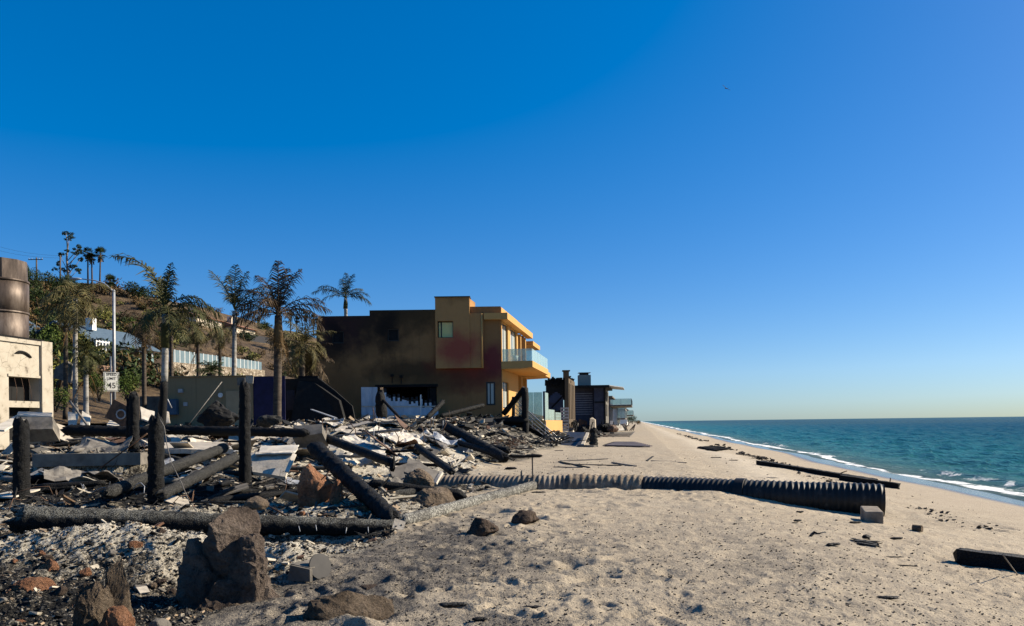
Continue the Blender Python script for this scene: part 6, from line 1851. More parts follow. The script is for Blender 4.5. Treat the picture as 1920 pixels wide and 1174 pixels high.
# burnt bed springs by the stair
t = thing('bed_springs', 'rusty wire bedspring basket lying at the foot of the rubble slope', 'bedspring', GZ(955, 845))
mb = MB(); c = GZ(950, 842)
for i in range(26):
    o = c + Vector((rd.uniform(-.9, 1.2), rd.uniform(-.8, .8), rd.uniform(.05, .5)))
    mb.tube([o + Vector((.16 * math.cos(k * .9), .04 * k - .2, .16 * math.sin(k * .9))) for k in range(14)], .012, 4)
part('springs', mb, MT['rust'], t)
# black sign on a stake by the pipe, two short stakes
t = thing('stake_sign', 'thin stake with a black horizontal board standing by the buried pipe', 'sign', GZ(999, 915))
mb = MB(); mb.bar(GZ(999, 915) - Vector((0, 0, .2)), W(998, 855, 19.6), .035, .03, (0, 1, 0)); part('stake', mb, MT['greyboard'], t)
mb = MB(); log(mb, W(984, 855, 19.6), W(1016, 854.5, 19.6), .045, .045, 71, 8, .05, .2); part('board', mb, MT['char'], t)
mb = MB(); log(mb, W(957, 855, 25.5), W(986, 856, 25.5), .07, .05, 72, 8, .05, .2); solo('burnt_stick', mb, MT['char'], 'thick burnt stick lying on the sand just left of the black sign board', 'stick')
for i, (px, y0, y1) in enumerate(((977.5, 884, 915), (989, 891, 913))):
    mb = MB(); mb.bar(W(px, y1, 19.7), W(px, y0, 19.7), .045, .035, (0, 1, 0)); solo('wood_stake', mb, MT['greyboard'], ('taller' if i == 0 else 'shorter') + ' of two plain stakes in front of the buried pipe', 'stake')

# ---- boulders
def rockmat(name, stops, sc=2.0):
    m, nt, b = newmat(name)
    v = coords(nt)
    col = ramp(nt, noise(nt, v, sc, 9, .7, .3), stops)
    pit = noise(nt, v, 22, 6, .7)
    col = mixc(nt, .7, col, ramp(nt, pit, [(.32, .35), (.5, 1.0), (.7, 1.15)]), 'MULTIPLY')
    nt.links.new(col, b.inputs['Base Color']); b.inputs['Roughness'].default_value = .92; b.inputs['Specular IOR Level'].default_value = .15
    n1 = bump(nt, None, noise(nt, v, 5.5, 8, .7), 1.0, .09)
    bump(nt, b, pit, .9, .03, n1); return m
MT['rock_brown'] = rockmat('dark_brown_rock', [(.3, (.045, .032, .025)), (.5, (.115, .083, .062)), (.72, (.21, .16, .12))])
MT['rock_tan'] = rockmat('tan_rock', [(.3, (.085, .062, .043)), (.5, (.22, .165, .115)), (.72, (.34, .27, .195))])
MT['rock_red'] = rockmat('red_brown_rock', [(.3, (.12, .05, .026)), (.5, (.36, .175, .095)), (.72, (.48, .27, .165))])
MT['rock_purple'] = rockmat('pitted_purple_brown_rock', [(.3, (.06, .043, .035)), (.5, (.19, .145, .115)), (.72, (.34, .275, .22))], 1.5)
def boulder(label, px, ytop, ybot, wpx, Y, mat, seed, depth=.9, rz=0.0, tilt=0.0, sub=5, rough=.2, cuts=8, taper=0.0, sink=.0, name='boulder', fine=.05, shear=0.0, boxy=0.0, med=0.05):
    c0, c1 = W(px, ytop, Y), W(px, ybot, Y)
    h = c0.z - c1.z + sink; w = wpx * Y / FPX
    c = Vector((c1.x, Y, c1.z - sink + h / 2))
    mb = MB(); rock(mb, c, (w * 1.12, w * depth, h * 1.1), seed, sub, rough, cuts, rz, tilt=tilt, fine=fine, boxy=boxy, med=med)
    V = mb.v[0]
    for a_, want in ((0, w), (2, h)):      # true to the measured width and height
        lo_, hi_ = V[:, a_].min(), V[:, a_].max(); k_ = want / (hi_ - lo_)
        V[:, a_] = c[a_] + (V[:, a_] - (lo_ + hi_) / 2) * k_
    if taper or shear:
        f = np.clip((V[:, 2] - (c.z - h / 2)) / h, 0, 1.1)
        for a_ in (0, 1): V[:, a_] = c[a_] + (V[:, a_] - c[a_]) * (1 - taper * f)
        V[:, 0] += shear * w * f
    return solo(name, mb, MT[mat], label, 'rock', (c.x, c.y, c.z - h / 2))
mb = MB(); Yb = 7.6; k_ = Yb / FPX
for (px, yt, yb, w_, sd, d_, rz_) in ((428, 950, 1130, 112, 41, .55, .3), (392, 1008, 1215, 122, 42, .65, .9), (455, 1030, 1230, 112, 43, .6, .1), (422, 1080, 1280, 186, 44, .75, .5), (470, 1000, 1110, 52, 45, .4, .7)):
    t_, u_ = W(px, yt, Yb), W(px, yb, Yb); h_ = t_.z - u_.z
    n0 = len(mb.v); rock(mb, (u_.x, Yb + .05 * (sd % 3), (t_.z + u_.z) / 2), (w_ * k_ * 1.12, d_, h_ * 1.08), sd, 6 if sd == 41 else 5, .16, 10, rz_, fine=.06, boxy=.6, med=.12)
    V = mb.v[-1]; zc_ = (t_.z + u_.z) / 2; lo_, hi_ = V[:, 2].min(), V[:, 2].max(); V[:, 2] = zc_ + (V[:, 2] - (lo_ + hi_) / 2) * h_ / (hi_ - lo_)
    f_ = np.clip((V[:, 2] - u_.z) / h_, 0, 1); V[:, 0] = u_.x + (V[:, 0] - u_.x) * (1.12 - .38 * f_); V[:, 1] = Yb + (V[:, 1] - Yb) * (1.1 - .3 * f_)
solo('boulder', mb, MT['rock_purple'], 'huge pitted dark brown boulder rising to a blunt peak in the foreground', 'rock')
boulder('broad rounded brown boulder half buried at the bottom edge', 650, 1104, 1225, 196, 6.95, 'rock_tan', 12, .7, .2, 0, 6, .14, 6, .15, .1, fine=.04, boxy=.5, med=.08)
boulder('large red brown split rock under the leaning charred beam', 600, 868, 968, 84, 15.0, 'rock_red', 13, .7, .3, .1, 5, .2, 9, .25, .15, fine=.06)
boulder('narrow reddish rock slab standing right against the large split rock', 633, 898, 968, 34, 14.6, 'rock_red', 14, .8, .6, 0, 5, .18, 8, .3, .1)
boulder('low mound of red crumbling rock at the foot of the leaning beam', 678, 946, 988, 70, 13.9, 'rock_red', 15, 1.0, .1, 0, 5, .25, 4, .2, .1, fine=.1)
boulder('rounded grey brown rock behind the dark level logs', 785, 878, 920, 64, 16.9, 'rock_tan', 16, .9, 0, 0, 5, .14, 5, .15, .1)
boulder('pointed brown rock casting a shadow left of the pale grey log', 812, 914, 966, 104, 15.3, 'rock_tan', 17, .7, .5, 0, 5, .16, 8, .4, .1)
boulder('brown boulder alone on the sand nearest the pale grey log', 906, 970, 1004, 66, 11.9, 'rock_brown', 18, .9, .2, 0, 5, .25, 7, .2, .08)
boulder('flatter brown boulder on the sand farther right of the other one', 986, 955, 981, 62, 13.1, 'rock_brown', 19, .8, .9, 0, 5, .22, 6, .25, .08)
boulder('flat faced tan rock in the left foreground beside the big boulder', 222, 1052, 1235, 70, 6.55, 'rock_tan', 20, .8, .9, .2, 5, .14, 10, .35, .1, boxy=.4)
boulder('ridged tan rock left of the flat faced one', 176, 1088, 1235, 88, 6.4, 'rock_tan', 21, .8, .3, .3, 5, .25, 8, .3, .1, fine=.09)
boulder('half buried reddish rock in the lit ash left foreground', 92, 1048, 1078, 40, 8.3, 'rock_red', 22, .9, 0, 0, 4, .2, 5, .1, .05)
boulder('low reddish rock near the left edge in shadowed ash', 62, 1082, 1116, 84, 7.8, 'rock_red', 23, .7, .2, 0, 5, .2, 5, .2, .1)
boulder('small pinkish stone in the bottom left corner', 36, 1162, 1180, 26, 6.7, 'rock_red', 24, .9, 0, 0, 4, .15, 5)
boulder('grey rounded stone at the bottom edge left of the big boulder', 300, 1160, 1190, 40, 6.6, 'concrete', 25, .9, 0, 0, 4, .1, 5)
boulder('tan lump between the two foreground tan rocks', 212, 1136, 1225, 74, 6.25, 'rock_red', 26, .9, 0, 0, 4, .3, 5, fine=.1)
boulder('dark flat stone lying behind the broad rounded boulder', 690, 1098, 1112, 46, 7.9, 'rock_brown', 27, .8, .3, .2, 4, .15, 8)
boulder('grey stone at the right foot of the big pitted boulder', 505, 1062, 1084, 34, 8.6, 'rock_tan', 28, .9, 0, 0, 4, .2, 6)
boulder('brown stone under the right part of the foreground log', 505, 1030, 1062, 60, 9.4, 'rock_brown', 29, .8, .4, 0, 4, .2, 6)
boulder('small tan stone behind the big boulder beside the iron pipe', 482, 930, 956, 46, 12.4, 'rock_tan', 30, .9, 0, 0, 4, .15, 6)
for i in range(70):   # loose stones in the ash
    u_ = rd.random()
    px, py = (rd.uniform(0, 520), rd.uniform(1040, 1172)) if u_ < .45 else (rd.uniform(0, 760), rd.uniform(880, 1050))
    p = G(px, py)
    if tco(p.x, p.y) > -3.4: continue
    s_ = rd.uniform(.035, .13)
    mb = MB(); rock(mb, (p.x, p.y, sz(p.x, p.y) + s_ * .15), (s_ * 1.3, s_, s_ * .8), 600 + i, 3, .25, 6, rd.uniform(0, 3))
    solo('loose_stone', mb, MT[rd.choice(['rock_tan', 'rock_brown', 'concrete', 'rock_red'])], 'loose stone lying in the ashes of the left foreground', 'stone', group='loose stones in the ash')
# bent metal scrap by the big boulder
t = thing('metal_scrap', 'bent metal bracket and round dark lid lying right of the big boulder', 'scrap metal', GZ(572, 1096))
c = GZ(566, 1094)
mb = MB(); q = [c + Vector(v) for v in ((-.16, 0, 0), (.10, -.05, 0), (.10, -.05, .13), (-.12, 0, .17))]; mb.prism(q, (.02, .03, 0)); mb.prism([c + Vector((-.12, .03, .17)), c + Vector((.1, -.02, .131)), c + Vector((.2, .22, .13)), c + Vector((0, .26, .17))], (0, 0, .01)); part('bracket', mb, MT['concrete'], t)
mb = MB(); c2 = c + Vector((.16, .12, .13)); ax = Vector((.75, -.6, .25)).normalized(); mb.tube([c2, c2 + ax * .02], .14, 18); part('lid', mb, MT['frame_dark'], t)
# white plate between the two logs
t = thing('white_plate', 'square white plate with two dark holes where the logs meet', 'plate', W(748, 985, 12.55))
mb = MB(); c = W(748, 984, 12.5); R = Euler((-.5, .35, .2)).to_matrix(); mb.box(c, (.19, .012, .17), R); pp = part('plate', mb, MT['plaster'], t)
for k in (-.04, .04):
    mb = MB(); o = c + R @ Vector((k, -.009, k * .6 - .02)); mb.tube([o, o + R @ Vector((0, -.003, 0))], .014, 8); part('hole', mb, MT['black'], pp)

# ---- scattered fragments nobody could count
def fragments(name, label, N_, seed, region, smin, smax, tints, flat=.35, slim=1.0):
    """little broken pieces strewn over the ground"""
    rng = np.random.RandomState(seed)
    X, Y, D = region(rng, N_)
    if name in ('rubble', 'splinters'):
        keep = rng.uniform(0, 1, len(X)) < 1 - .78 * sstep(-10.5, -8.0, tco(X, Y)) * sstep(20, 26, Y) * sstep(60, 46, Y) * sstep(-.25, .1, fbm2(X * .5, Y * .35, 97, 3))
        X, Y = X[keep], Y[keep]
    Z, dm = sand_z(X, Y)
    n = len(X)
    s_ = smin * (smax / smin) ** (rng.uniform(0, 1, n) ** 2.2) * np.clip(.3 + Y / 26, .4, 2.4)
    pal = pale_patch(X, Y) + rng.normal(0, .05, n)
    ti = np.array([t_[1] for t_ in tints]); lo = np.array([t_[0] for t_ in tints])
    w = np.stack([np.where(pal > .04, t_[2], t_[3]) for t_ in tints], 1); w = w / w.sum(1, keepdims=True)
    k = (w.cumsum(1) > rng.uniform(0, 1, n)[:, None]).argmax(1)
    col = ti[k] * rng.uniform(.7, 1.25, n)[:, None]
    hx, hy, hz_ = s_ * rng.uniform(.5, 1.6, n), s_ * rng.uniform(.3, .9, n) * slim, s_ * rng.uniform(.06, flat, n)
    base = np.array([(a, b_, d) for d in (-1, 1) for b_ in (-1, 1) for a in (-1, 1)], float)
    P = base[None] * np.stack([hx, hy, hz_], 1)[:, None] * rng.uniform(.65, 1.0, (n, 8, 1))
    a = rng.uniform(0, 6.283, n); b_ = rng.normal(0, .35, n); c = rng.normal(0, .35, n)
    def rot(P, i, j, th):
        co, si = np.cos(th)[:, None], np.sin(th)[:, None]
        A, B = P[..., i] * co - P[..., j] * si, P[..., i] * si + P[..., j] * co
        P = P.copy(); P[..., i] = A; P[..., j] = B; return P
    P = rot(P, 1, 2, b_); P = rot(P, 0, 2, c); P = rot(P, 0, 1, a)
    P = P + np.stack([X, Y, Z + hz_ * .6 + s_ * .1], 1)[:, None]
    F0 = np.array([(0, 2, 3, 1), (4, 5, 7, 6), (0, 1, 5, 4), (2, 6, 7, 3), (0, 4, 6, 2), (1, 3, 7, 5)])
    F = (F0[None] + (np.arange(n) * 8)[:, None, None]).reshape(-1, 4)
    me = bpy.data.meshes.new(name); V = P.reshape(-1, 3)
    me.vertices.add(len(V)); me.vertices.foreach_set('co', V.astype(np.float32).ravel())
    me.loops.add(F.size); me.polygons.add(len(F))
    me.loops.foreach_set('vertex_index', F.ravel().astype(np.int32))
    me.polygons.foreach_set('loop_start', (np.arange(len(F)) * 4).astype(np.int32)); me.polygons.foreach_set('loop_total', np.full(len(F), 4, np.int32))
    ca = me.color_attributes.new('tint', 'FLOAT_COLOR', 'POINT')
    ca.data.foreach_set('color', np.hstack([np.repeat(col, 8, 0), np.ones((8 * n, 1))]).astype(np.float32).ravel())
    me.polygons.foreach_set('use_smooth', np.zeros(len(F), bool))
    me.update(calc_edges=True); me.materials.append(MT['frag'])
    o = bpy.data.objects.new(name, me); COL.objects.link(o); o['kind'] = 'stuff'; o['label'] = label
    return o
MT['frag'] = M('broken_fragments', [(.3, (.55, .55, .55)), (.7, (1, 1, 1))], 9, .9, 40, .4, .01, tint=True)
def ruin_region(rng, n):
    Y = np.exp(rng.uniform(math.log(6.3), math.log(58), n * 3)); U = rng.uniform(-.78, .06, n * 3); X = U * Y
    ok = (debris_mask(X, Y) > .5) & (rng.uniform(0, 1, n * 3) < np.where(Y < 11.2, .22, 1.0)); X, Y = X[ok][:n], Y[ok][:n]; return X, Y, None
W_, G_, B_2, R_2, T_ = (.50, .44, .34), (.15, .135, .11), (.013, .013, .013), (.16, .085, .05), (.38, .28, .18)
fragments('rubble', 'broken plaster, charcoal and rusty scraps strewn over the burnt plot', 34000, 5, ruin_region, .007, .105,
          [(0, W_, .40, .12), (0, G_, .18, .16), (0, B_2, .32, .66), (0, R_2, .04, .03), (0, T_, .06, .03)], .3)
def plot_region(rng, n):
    Y = np.exp(rng.uniform(math.log(11.5), math.log(56), n * 3)); U = rng.uniform(-.78, .04, n * 3); X = U * Y
    ok = debris_mask(X, Y) > .6; X, Y = X[ok][:n], Y[ok][:n]; return X, Y, None
fragments('splinters', 'charred splinters, laths and thin boards strewn over the burnt plot', 2600, 15, plot_region, .08, .40,
          [(0, B_2, .55, .75), (0, (.10, .085, .07), .2, .15), (0, (.17, .11, .065), .12, .08), (0, W_, .2, .04)], .07, .10)
def slope_region(rng, n):
    Y = rng.uniform(20, 60, n * 3); X = rng.uniform(-16, 0, n * 3)
    ok = (debris_mask(X, Y) > .5); X, Y = X[ok][:n], Y[ok][:n]; return X, Y, None
fragments('rubble', 'larger slabs and splintered boards heaped across the back of the plot', 1500, 6, slope_region, .03, .24,
          [(0, W_, .38, .12), (0, G_, .2, .2), (0, B_2, .35, .65), (0, R_2, .05, .05), (0, T_, .05, .05)], .2)
def gravel_region(rng, n):
    Y = np.exp(rng.uniform(math.log(5.8), math.log(12.5), n * 3)); U = rng.uniform(-.80, -.05, n * 3); X = U * Y
    ok = (debris_mask(X, Y) > .4) & ~((np.abs(Y - 12.45 - .217 * X) < .55) & (X < -2.0) & (X > -9)); X, Y = X[ok][:n], Y[ok][:n]; return X, Y, None
fragments('ash_gravel', 'cinders and pale ash crumbs covering the left foreground', 30000, 16, gravel_region, .007, .034,
          [(0, B_2, .62, .72), (0, G_, .2, .16), (0, (.36, .32, .25), .16, .08), (0, T_, .08, .05)], .8)
def sand_region(rng, n):
    Y = np.exp(rng.uniform(math.log(6.2), math.log(40), n * 8)); U = rng.uniform(-.35, .75, n * 8); X = U * Y; t_ = tco(X, Y)
    cd = char_density(X, Y)
    ok = (debris_mask(X, Y) < .5) & (t_ < 9) & (rng.uniform(0, 1, n * 8) < .05 + cd * .95); X, Y = X[ok][:n], Y[ok][:n]; return X, Y, None
fragments('charcoal_bits', 'bits of charcoal scattered over the sand', 16000, 7, sand_region, .004, .026, [(0, B_2, 1, 1), (0, (.05, .042, .035), .5, .5)], .5)
def tide_region(rng, n):
    Y = np.exp(rng.uniform(math.log(8), math.log(120), n * 2)); t_ = 6.4 + .8 * fbm2(Y * .15, Y * 0, 91, 3) + rng.normal(0, .35, n * 2); X = t_ + .165 * Y
    ok = fbm2(X * .5, Y * .3, 92, 3) > .02; X, Y = X[ok][:n], Y[ok][:n]; return X, Y, None
fragments('wrack_line', 'dark line of charcoal and weed left on the sand by the tide', 900, 8, tide_region, .012, .09, [(0, B_2, 1, 1), (0, (.06, .045, .03), .6, .6)], .4)
def far_region(rng, n):
    Y = np.exp(rng.uniform(math.log(62), math.log(330), n * 2)); t_ = rng.uniform(-11.5, -5.0, n * 2) + .8 * rng.normal(size=n * 2); X = t_ + .165 * Y
    ok = fbm2(X * .12, Y * .06, 95, 3) > -.15; return X[ok][:n], Y[ok][:n], None
fragments('beach_debris', 'splintered boards and burnt scraps strewn below the far beach houses', 2200, 9, far_region, .03, .20, [(0, B_2, .5, .5), (0, G_, .4, .4), (0, (.11, .075, .055), .6, .6), (0, W_, .15, .15)], .5)
# ================================================================== pipe, beams and wood on the open sand
def culvert():
    t = thing('drain_pipe', 'long ribbed black drain pipe half buried across the beach', 'pipe', GZ(1500, 950))
    keys = [(822, 890, 20.6), (920, 890, 20.3), (1000, 890, 20.0), (1100, 890.5, 19.9), (1210, 892, 19.6), (1300, 894.5, 19.0), (1388, 898, 18.4), (1460, 900.5, 18.0), (1520, 902.5, 17.8), (1600, 904, 17.5), (1656, 906, 17.3)]
    R = .40
    pts = []
    for px, yt, Y in keys:
        p = W(px, yt, Y); pts.append(Vector((p.x, p.y, p.z - R)))
    # dense centre line
    C = []
    for i in range(len(pts) - 1):
        p0, p1, p2, p3 = pts[max(i - 1, 0)], pts[i], pts[i + 1], pts[min(i + 2, len(pts) - 1)]
        n = max(2, int((p2 - p1).length / .018))
        for k in range(n):
            f = k / n
            C.append(.5 * ((2 * p1) + (p2 - p0) * f + (2 * p0 - 5 * p1 + 4 * p2 - p3) * f * f + (3 * p1 - p0 - 3 * p2 + p3) * f ** 3))
    C.append(pts[-1])
    s_ = 0; prev = C[0]; rad = []
    for q in C:
        s_ += (q - prev).length; prev = q
        rad.append(R * (1 - .075 * (.5 - .5 * math.cos(2 * math.pi * s_ / .125)) ** .7))
    def upto(px):   # index where the centre line passes a pixel column
        for i, q in enumerate(C):
            if HCX + q.x / q.y * FPX > px: return i
        return len(C) - 1
    i1, i2 = upto(1205), upto(1386)
    mt = M('sand_caked_pipe', [(.3, (.05, .042, .036)), (.5, (.17, .135, .10)), (.7, (.30, .245, .18))], 3.5, .9, 20, .6, .02)
    mb = MB(); mb.tube(C[:i1 + 1], rad[:i1 + 1], 40, jit=.05, seed=3, freq=3); part('sandy_section', mb, mt, t)
    mb = MB(); mb.tube(C[i1:i2 + 1], [r * .99 for r in rad[i1:i2 + 1]], 40, jit=.05, seed=12, freq=1.6); part('ribbed_section', mb, MT['pvcblack'], t)
    mb = MB(); mb.tube(C[i2:], rad[i2:], 48, cap=False, jit=.045, seed=13, freq=1.5)
    # open mouth: inner wall running back from the end
    inn = C[:-70:-1]; mb.tube([C[-1]] + inn, [R * .995] + [R * .88] * len(inn), 48, cap=False); part('ribbed_section', mb, MT['pvcblack'], t)
    mb = MB(); mb.tube(C[i2 - 6:i2 + 7], R * 1.045, 40); part('coupling', mb, MT['pvcblack'], t)
    mb = MB(); j = upto(1062); k = upto(1205); mb.tube(C[j:k], [R * 1.03 + .012 * math.sin(i * .7) for i in range(k - j)], 40, jit=.09, seed=8, freq=5); part('torn_wrap', mb, M('sandy_fabric_wrap', [(.3, (.07, .055, .045)), (.5, (.20, .155, .105)), (.7, (.33, .26, .18))], 5, .95, 18, .8, .03), t)
culvert()
def squared(name, label, a, b_, w, h, mat, cat, seed, roll=0.0):
    a, b_ = [P3(q) + Vector((0, 0, h * .3 if len(q) == 2 else 0)) for q in (a, b_)]; L = (b_ - a).length; n = max(8, int(L / .12)); rr = random.Random(seed)
    d = (b_ - a).normalized(); x = d.cross(Vector((0, 0, 1))).normalized(); u = x.cross(d)
    vs, fs = [], []
    prof = [(-1, -1), (-.35, -1), (.35, -1), (1, -1), (1, -.3), (1, .3), (1, 1), (.35, 1), (-.35, 1), (-1, 1), (-1, .3), (-1, -.3)]
    m = len(prof)
    for i in range(n + 1):
        c = a.lerp(b_, i / n)
        for (p, q) in prof:
            k = 1 + rr.uniform(-.09, .05)
            vs.append(c + x * p * w / 2 * k + u * q * h / 2 * k + d * (rr.uniform(-.06, .06) if i in (0, n) else 0))
    fs = [(i * m + k, i * m + (k + 1) % m, (i + 1) * m + (k + 1) % m, (i + 1) * m + k) for i in range(n) for k in range(m)]
    fs += [tuple(range(m))[::-1], tuple(n * m + k for k in range(m))]
    mb = MB(); mb.add([tuple(v) for v in vs], fs); return solo(name, mb, MT[mat], label, cat)
squared('charred_beam', 'long charred square beam lying on the beach slope behind the pipe mouth', (1424, 872), (1642, 908), .30, .24, 'char', 'beam', 1)
squared('charred_beam', 'shorter charred beam lying end to end nearest the water', (1577, 901), (1686, 917), .28, .25, 'char', 'beam', 2)
wire('bent_bolt', 'bent bolt sticking up from the long beam behind the pipe', ((1574, 898), (1577, 887, G(1574, 898).y), (1588, 883, G(1574, 898).y)), .022, 'rust', 'bolt')
wire('straight_bolt', 'straight bolt sticking up near the end of the shorter beam', ((1667, 914), (1670, 896, G(1667, 914).y)), .02, 'rust', 'bolt')
squared('charred_beam', 'thick charred beam at the right edge of the beach', (1797, 1054), (1965, 1078), .26, .26, 'char', 'beam', 3)
wire('twig_bundle', 'pale thin twig leaning on the thick beam at the right edge', ((1880, 1040, 9.1), (1908, 1078)), .007, 'greyboard', 'twig')
wire('twig_bundle', 'pale thin twig lying low in front of the thick beam', ((1872, 1072), (1910, 1079)), .006, 'greyboard', 'twig')
mb = MB(); c = GZ(1660, 984); 
R = Matrix.Rotation(-.35, 3, 'Z'); mb.box((c.x - .06, c.y + .42, c.z + .10), (.32, 1.0, .27), R)
o = solo('concrete_block', mb, M('tan_concrete', [(.3, (.10, .08, .06)), (.55, (.22, .18, .135)), (.8, (.31, .26, .20))], 4, .9, 30, .7, .015), 'grey concrete block lying at the mouth of the drain pipe', 'block')
bv = o.modifiers.new('bevel', 'BEVEL'); bv.width = .02; bv.segments = 2
mb = MB(); c = GZ(1720, 999); log(mb, c + Vector((-.05, .06, .05)), c + Vector((.06, -.05, .05)), .058, .058, 91, 14, .03, .08, broken=False); solo('cut_log', mb, MT['rock_tan'], 'short tan round of wood right of the concrete block', 'log')
small = [('driftwood', 'black knotted lump with a flat stick right of the pipe', 1604, 983, .22, .07, .05, .2), ('driftwood', 'small dark chunk below the pipe shadow', 1500, 964, .14, .06, .05, .1), ('driftwood', 'dark round chunk on the sand left of the curved stick', 1495, 976, .10, .08, .05, 0),
         ('driftwood', 'flat dark chip under the round chunk', 1491, 984, .10, .05, .02, 0), ('driftwood', 'small dark ring shaped piece right of the split planks', 1682, 1010, .16, .09, .05, .1), ('driftwood', 'dark crumbling clod left of the split planks', 1562, 1027, .20, .09, .05, .3),
         ('driftwood', 'grey flat board piece above the ribbed pipe', 1446, 896, .38, .25, .04, .2), ('driftwood', 'thin black stick lying near the bottom right middle', 1672, 1046, .32, .03, .02, -.1), ('driftwood', 'thin dark stick far down the right side', 1700, 1062, .25, .03, .02, -.4), ('driftwood', 'blackish clump on the sand near the bottom right', 1666, 1123, .17, .08, .04, 0),
         ('driftwood', 'dark clump on the sand near the bottom left of the beach', 850, 1136, .24, .09, .05, .1), ('driftwood', 'sooty clump left of the bottom middle', 998, 1143, .20, .08, .04, 0), ('driftwood', 'black charcoal lump near the bottom edge', 900, 1168, .12, .07, .04, 0), ('driftwood', 'flat dark piece lying in the middle of the beach', 1010, 895 + 30, .3, .12, .05, .3),
         ('driftwood', 'small dark bit lying at the head of the wrack line', 1343, 859, .5, .2, .05, 0), ('driftwood', 'tiny dark piece alone on the bright berm', 1375, 864, .4, .15, .05, 0), ('driftwood', 'dark scrap on the sand below the beach stair', 1048, 846, .5, .2, .06, .3), ('driftwood', 'dark lump on the sand left of the crossing sticks', 958, 880, .35, .2, .12, 0)]
for i, (nm, lab, px, py, L, w, h, a) in enumerate(small):
    p = GZ(px, py); d = Vector((math.cos(a), math.sin(a), 0)) * L / 2
    mb = MB(); log(mb, p - d + Vector((0, 0, h * .5)), p + d + Vector((0, 0, h * .6)), w / 2, w / 2.6, 700 + i, 10, .03, .45, 14)
    V = mb.v[0]; V[:, 2] = p.z + (V[:, 2] - p.z) * min(1, h / w) * .9 + h * .1
    solo(nm, mb, MT['char2' if i % 4 == 2 else 'char'] if i != 6 else MT['greyboard'], lab, 'driftwood')
wire('curved_stick', 'curved two pronged burnt stick on the sand', ((1520, 1006), (1526, 1000), (1534, 1004), (1547, 1001)), .022, 'char', 'stick')
for k, (a, b_, lab) in enumerate((((1599, 1014), (1640, 1023), 'upper of the split dark planks lying on the right sand'), ((1606, 1017), (1646, 1021), 'middle of the split dark planks on the right sand'), ((1612, 1020), (1645, 1027), 'lower of the split dark planks on the right sand'))):
    squared('split_plank', lab, a, b_, .075, .035, 'char2', 'plank', 20 + k)
mb = MB(); c = GZ(1625, 1014); rock(mb, (c.x, c.y, c.z + .05), (.14, .1, .08), 99, 3); solo('burnt_knot', mb, MT['char'], 'dark burnt knot of wood lying against the split planks', 'driftwood')
for k, (a, b_, w, m, lab) in enumerate([((1052, 866), (1140, 861), .07, 'greyboard', 'long thin stick at the top of the crossing sticks'), ((1048, 867), (1105, 877), .09, 'char2', 'dark stick lying diagonally in the crossing sticks'), ((1078, 872), (1165, 874), .12, 'char2', 'thickest level stick of the crossing sticks'),
        ((1148, 869), (1192, 875), .09, 'greyboard', 'right hand stick of the crossing sticks'), ((1040, 877), (1090, 877), .06, 'greyboard', 'pale thin stick below the crossing sticks'), ((1213, 864), (1224, 857), .10, 'char2', 'short tilted stick in the middle of the beach'), ((1222, 864), (1285, 868), .09, 'greyboard', 'long pole lying right of the short tilted stick'),
        ((1028, 889), (1050, 884), .06, 'greyboard', 'small brown stick just above the buried pipe'), ((1492, 880), (1520, 884), .10, 'char2', 'thin slat lying left of the long beam'), ((1500, 882), (1546, 890), .12, 'greyboard', 'grey slat lying beside the long beam')]):
    squared('beach_stick', lab, a, b_, w, .045, m, 'stick', 40 + k)
# driftwood heap by the wrack line
t = thing('driftwood_heap', 'small dark driftwood heap beside the berm in the distance', 'driftwood', GZ(1336, 846))
for k in range(7):
    p = GZ(1322 + k * 4.5, 842 + k * .9); mb = MB(); log(mb, p + Vector((-.5, 0, .08)), p + Vector((.6, rd.uniform(-.6, .6), .15 + .1 * rd.random())), .09, .05, 800 + k, 8, .1, .3); part('branch', mb, MT['char2'], t)
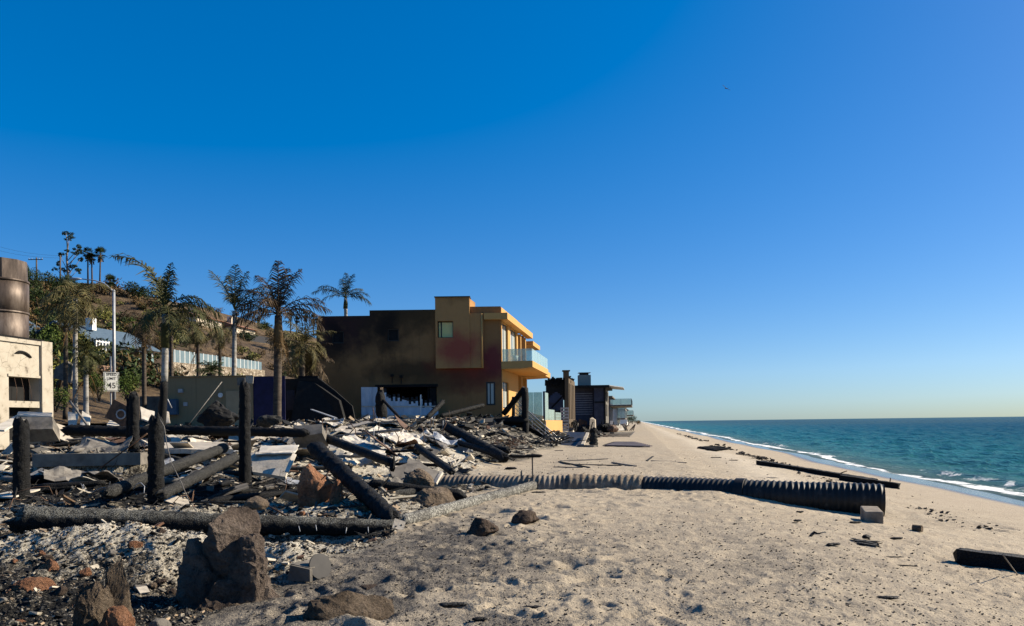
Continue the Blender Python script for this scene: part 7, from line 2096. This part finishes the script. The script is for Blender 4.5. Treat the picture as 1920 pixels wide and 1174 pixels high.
# deck panels washed flat on the sand
def deck_panel(name, label, q, mat, frame):
    a, b_, c, d = [P3(x) for x in q]
    t = thing(name, label, 'deck panel', a)
    n = 9
    for k in range(n):
        p0, p1 = a.lerp(d, k / (n - 1)), b_.lerp(c, k / (n - 1))
        mb = MB(); mb.bar(p0 + Vector((0, 0, .08)), p1 + Vector((0, 0, .08)), (a - d).length / n * .8 if not frame else .12, .06); part('board', mb, MT[mat], t)
    for p0, p1 in ((a, d), (b_, c), (a.lerp(b_, .5), d.lerp(c, .5))):
        mb = MB(); mb.bar(p0 + Vector((0, 0, .02)), p1 + Vector((0, 0, .02)), .12, .06); part('joist', mb, MT['greyboard'], t)
MT['purple_board'] = M('purple_grey_boards', [(.3, (.05, .042, .05)), (.7, (.13, .11, .12))], 3, .85, 20, .3, .01)
deck_panel('washed_deck', 'flat dark deck panel lying on the sand in front of the stump', ((1136, 837), (1217, 839), (1190, 831), (1152, 831)), 'purple_board', False)
deck_panel('washed_deck', 'open slatted deck frame lying on the sand beyond the stump', ((1120, 820), (1180, 820), (1190, 810), (1140, 812)), 'greyboard', True)
t = thing('burnt_stump', 'knobbly burnt stump standing on the sand by the masonry stub', 'stump', GZ(1113, 838))
mb = MB(); c = GZ(1113, 838); log(mb, c - Vector((0, 0, .2)), c + Vector((.05, 0, 1.0)), .28, .24, 95, 18, .05, .6, 3); part('trunk', mb, MT['char2'], t)
mb = MB(); rock(mb, c + Vector((.05, 0, 1.05)), (.42, .4, .5), 96, 4, .4, 4, fine=.15); part('knob', mb, MT['char'], t)
mb = MB(); p, q = GZ(1085, 838), GZ(1116, 839); mb.bar(p + Vector((0, 0, .08)), q + Vector((0, 0, .08)), .3, .12); solo('beach_board', mb, MT['greyboard'], 'board lying at the foot of the burnt stump', 'board')
mb = MB(); c = GZ(1150, 812); rock(mb, (c.x, c.y, c.z + .5), (1.8, 1.4, 1.5), 97, 4, .35, 6, fine=.15); solo('rusty_heap', mb, MT['rust'], 'rust brown crumpled heap beyond the slatted deck frame', 'wreck')
mb = MB(); c = GZ(1138, 809); mb.prism([c, c + Vector((3.2, 1, .1)), c + Vector((3.0, 2.5, .9)), c + Vector((.3, 2, .7))], (0, .1, .1)); solo('white_tarp', mb, MT['whitesheet'], 'white sheet lying behind the rusty heap below the dark house', 'sheet')
for k in range(9):
    p = GZ(1160 + k * 3.4, 806 - k * .3); mb = MB(); mb.bar(p + Vector((0, 0, 0)), p + Vector((rd.uniform(-1, 1.2), rd.uniform(-1, 1), rd.uniform(.6, 1.5))), .14, .12); solo('leaning_board', mb, MT['rust' if k % 2 else 'greyboard'], 'short board sticking up from the sand beyond the rusty heap', 'board', group='boards sticking up on the far sand')
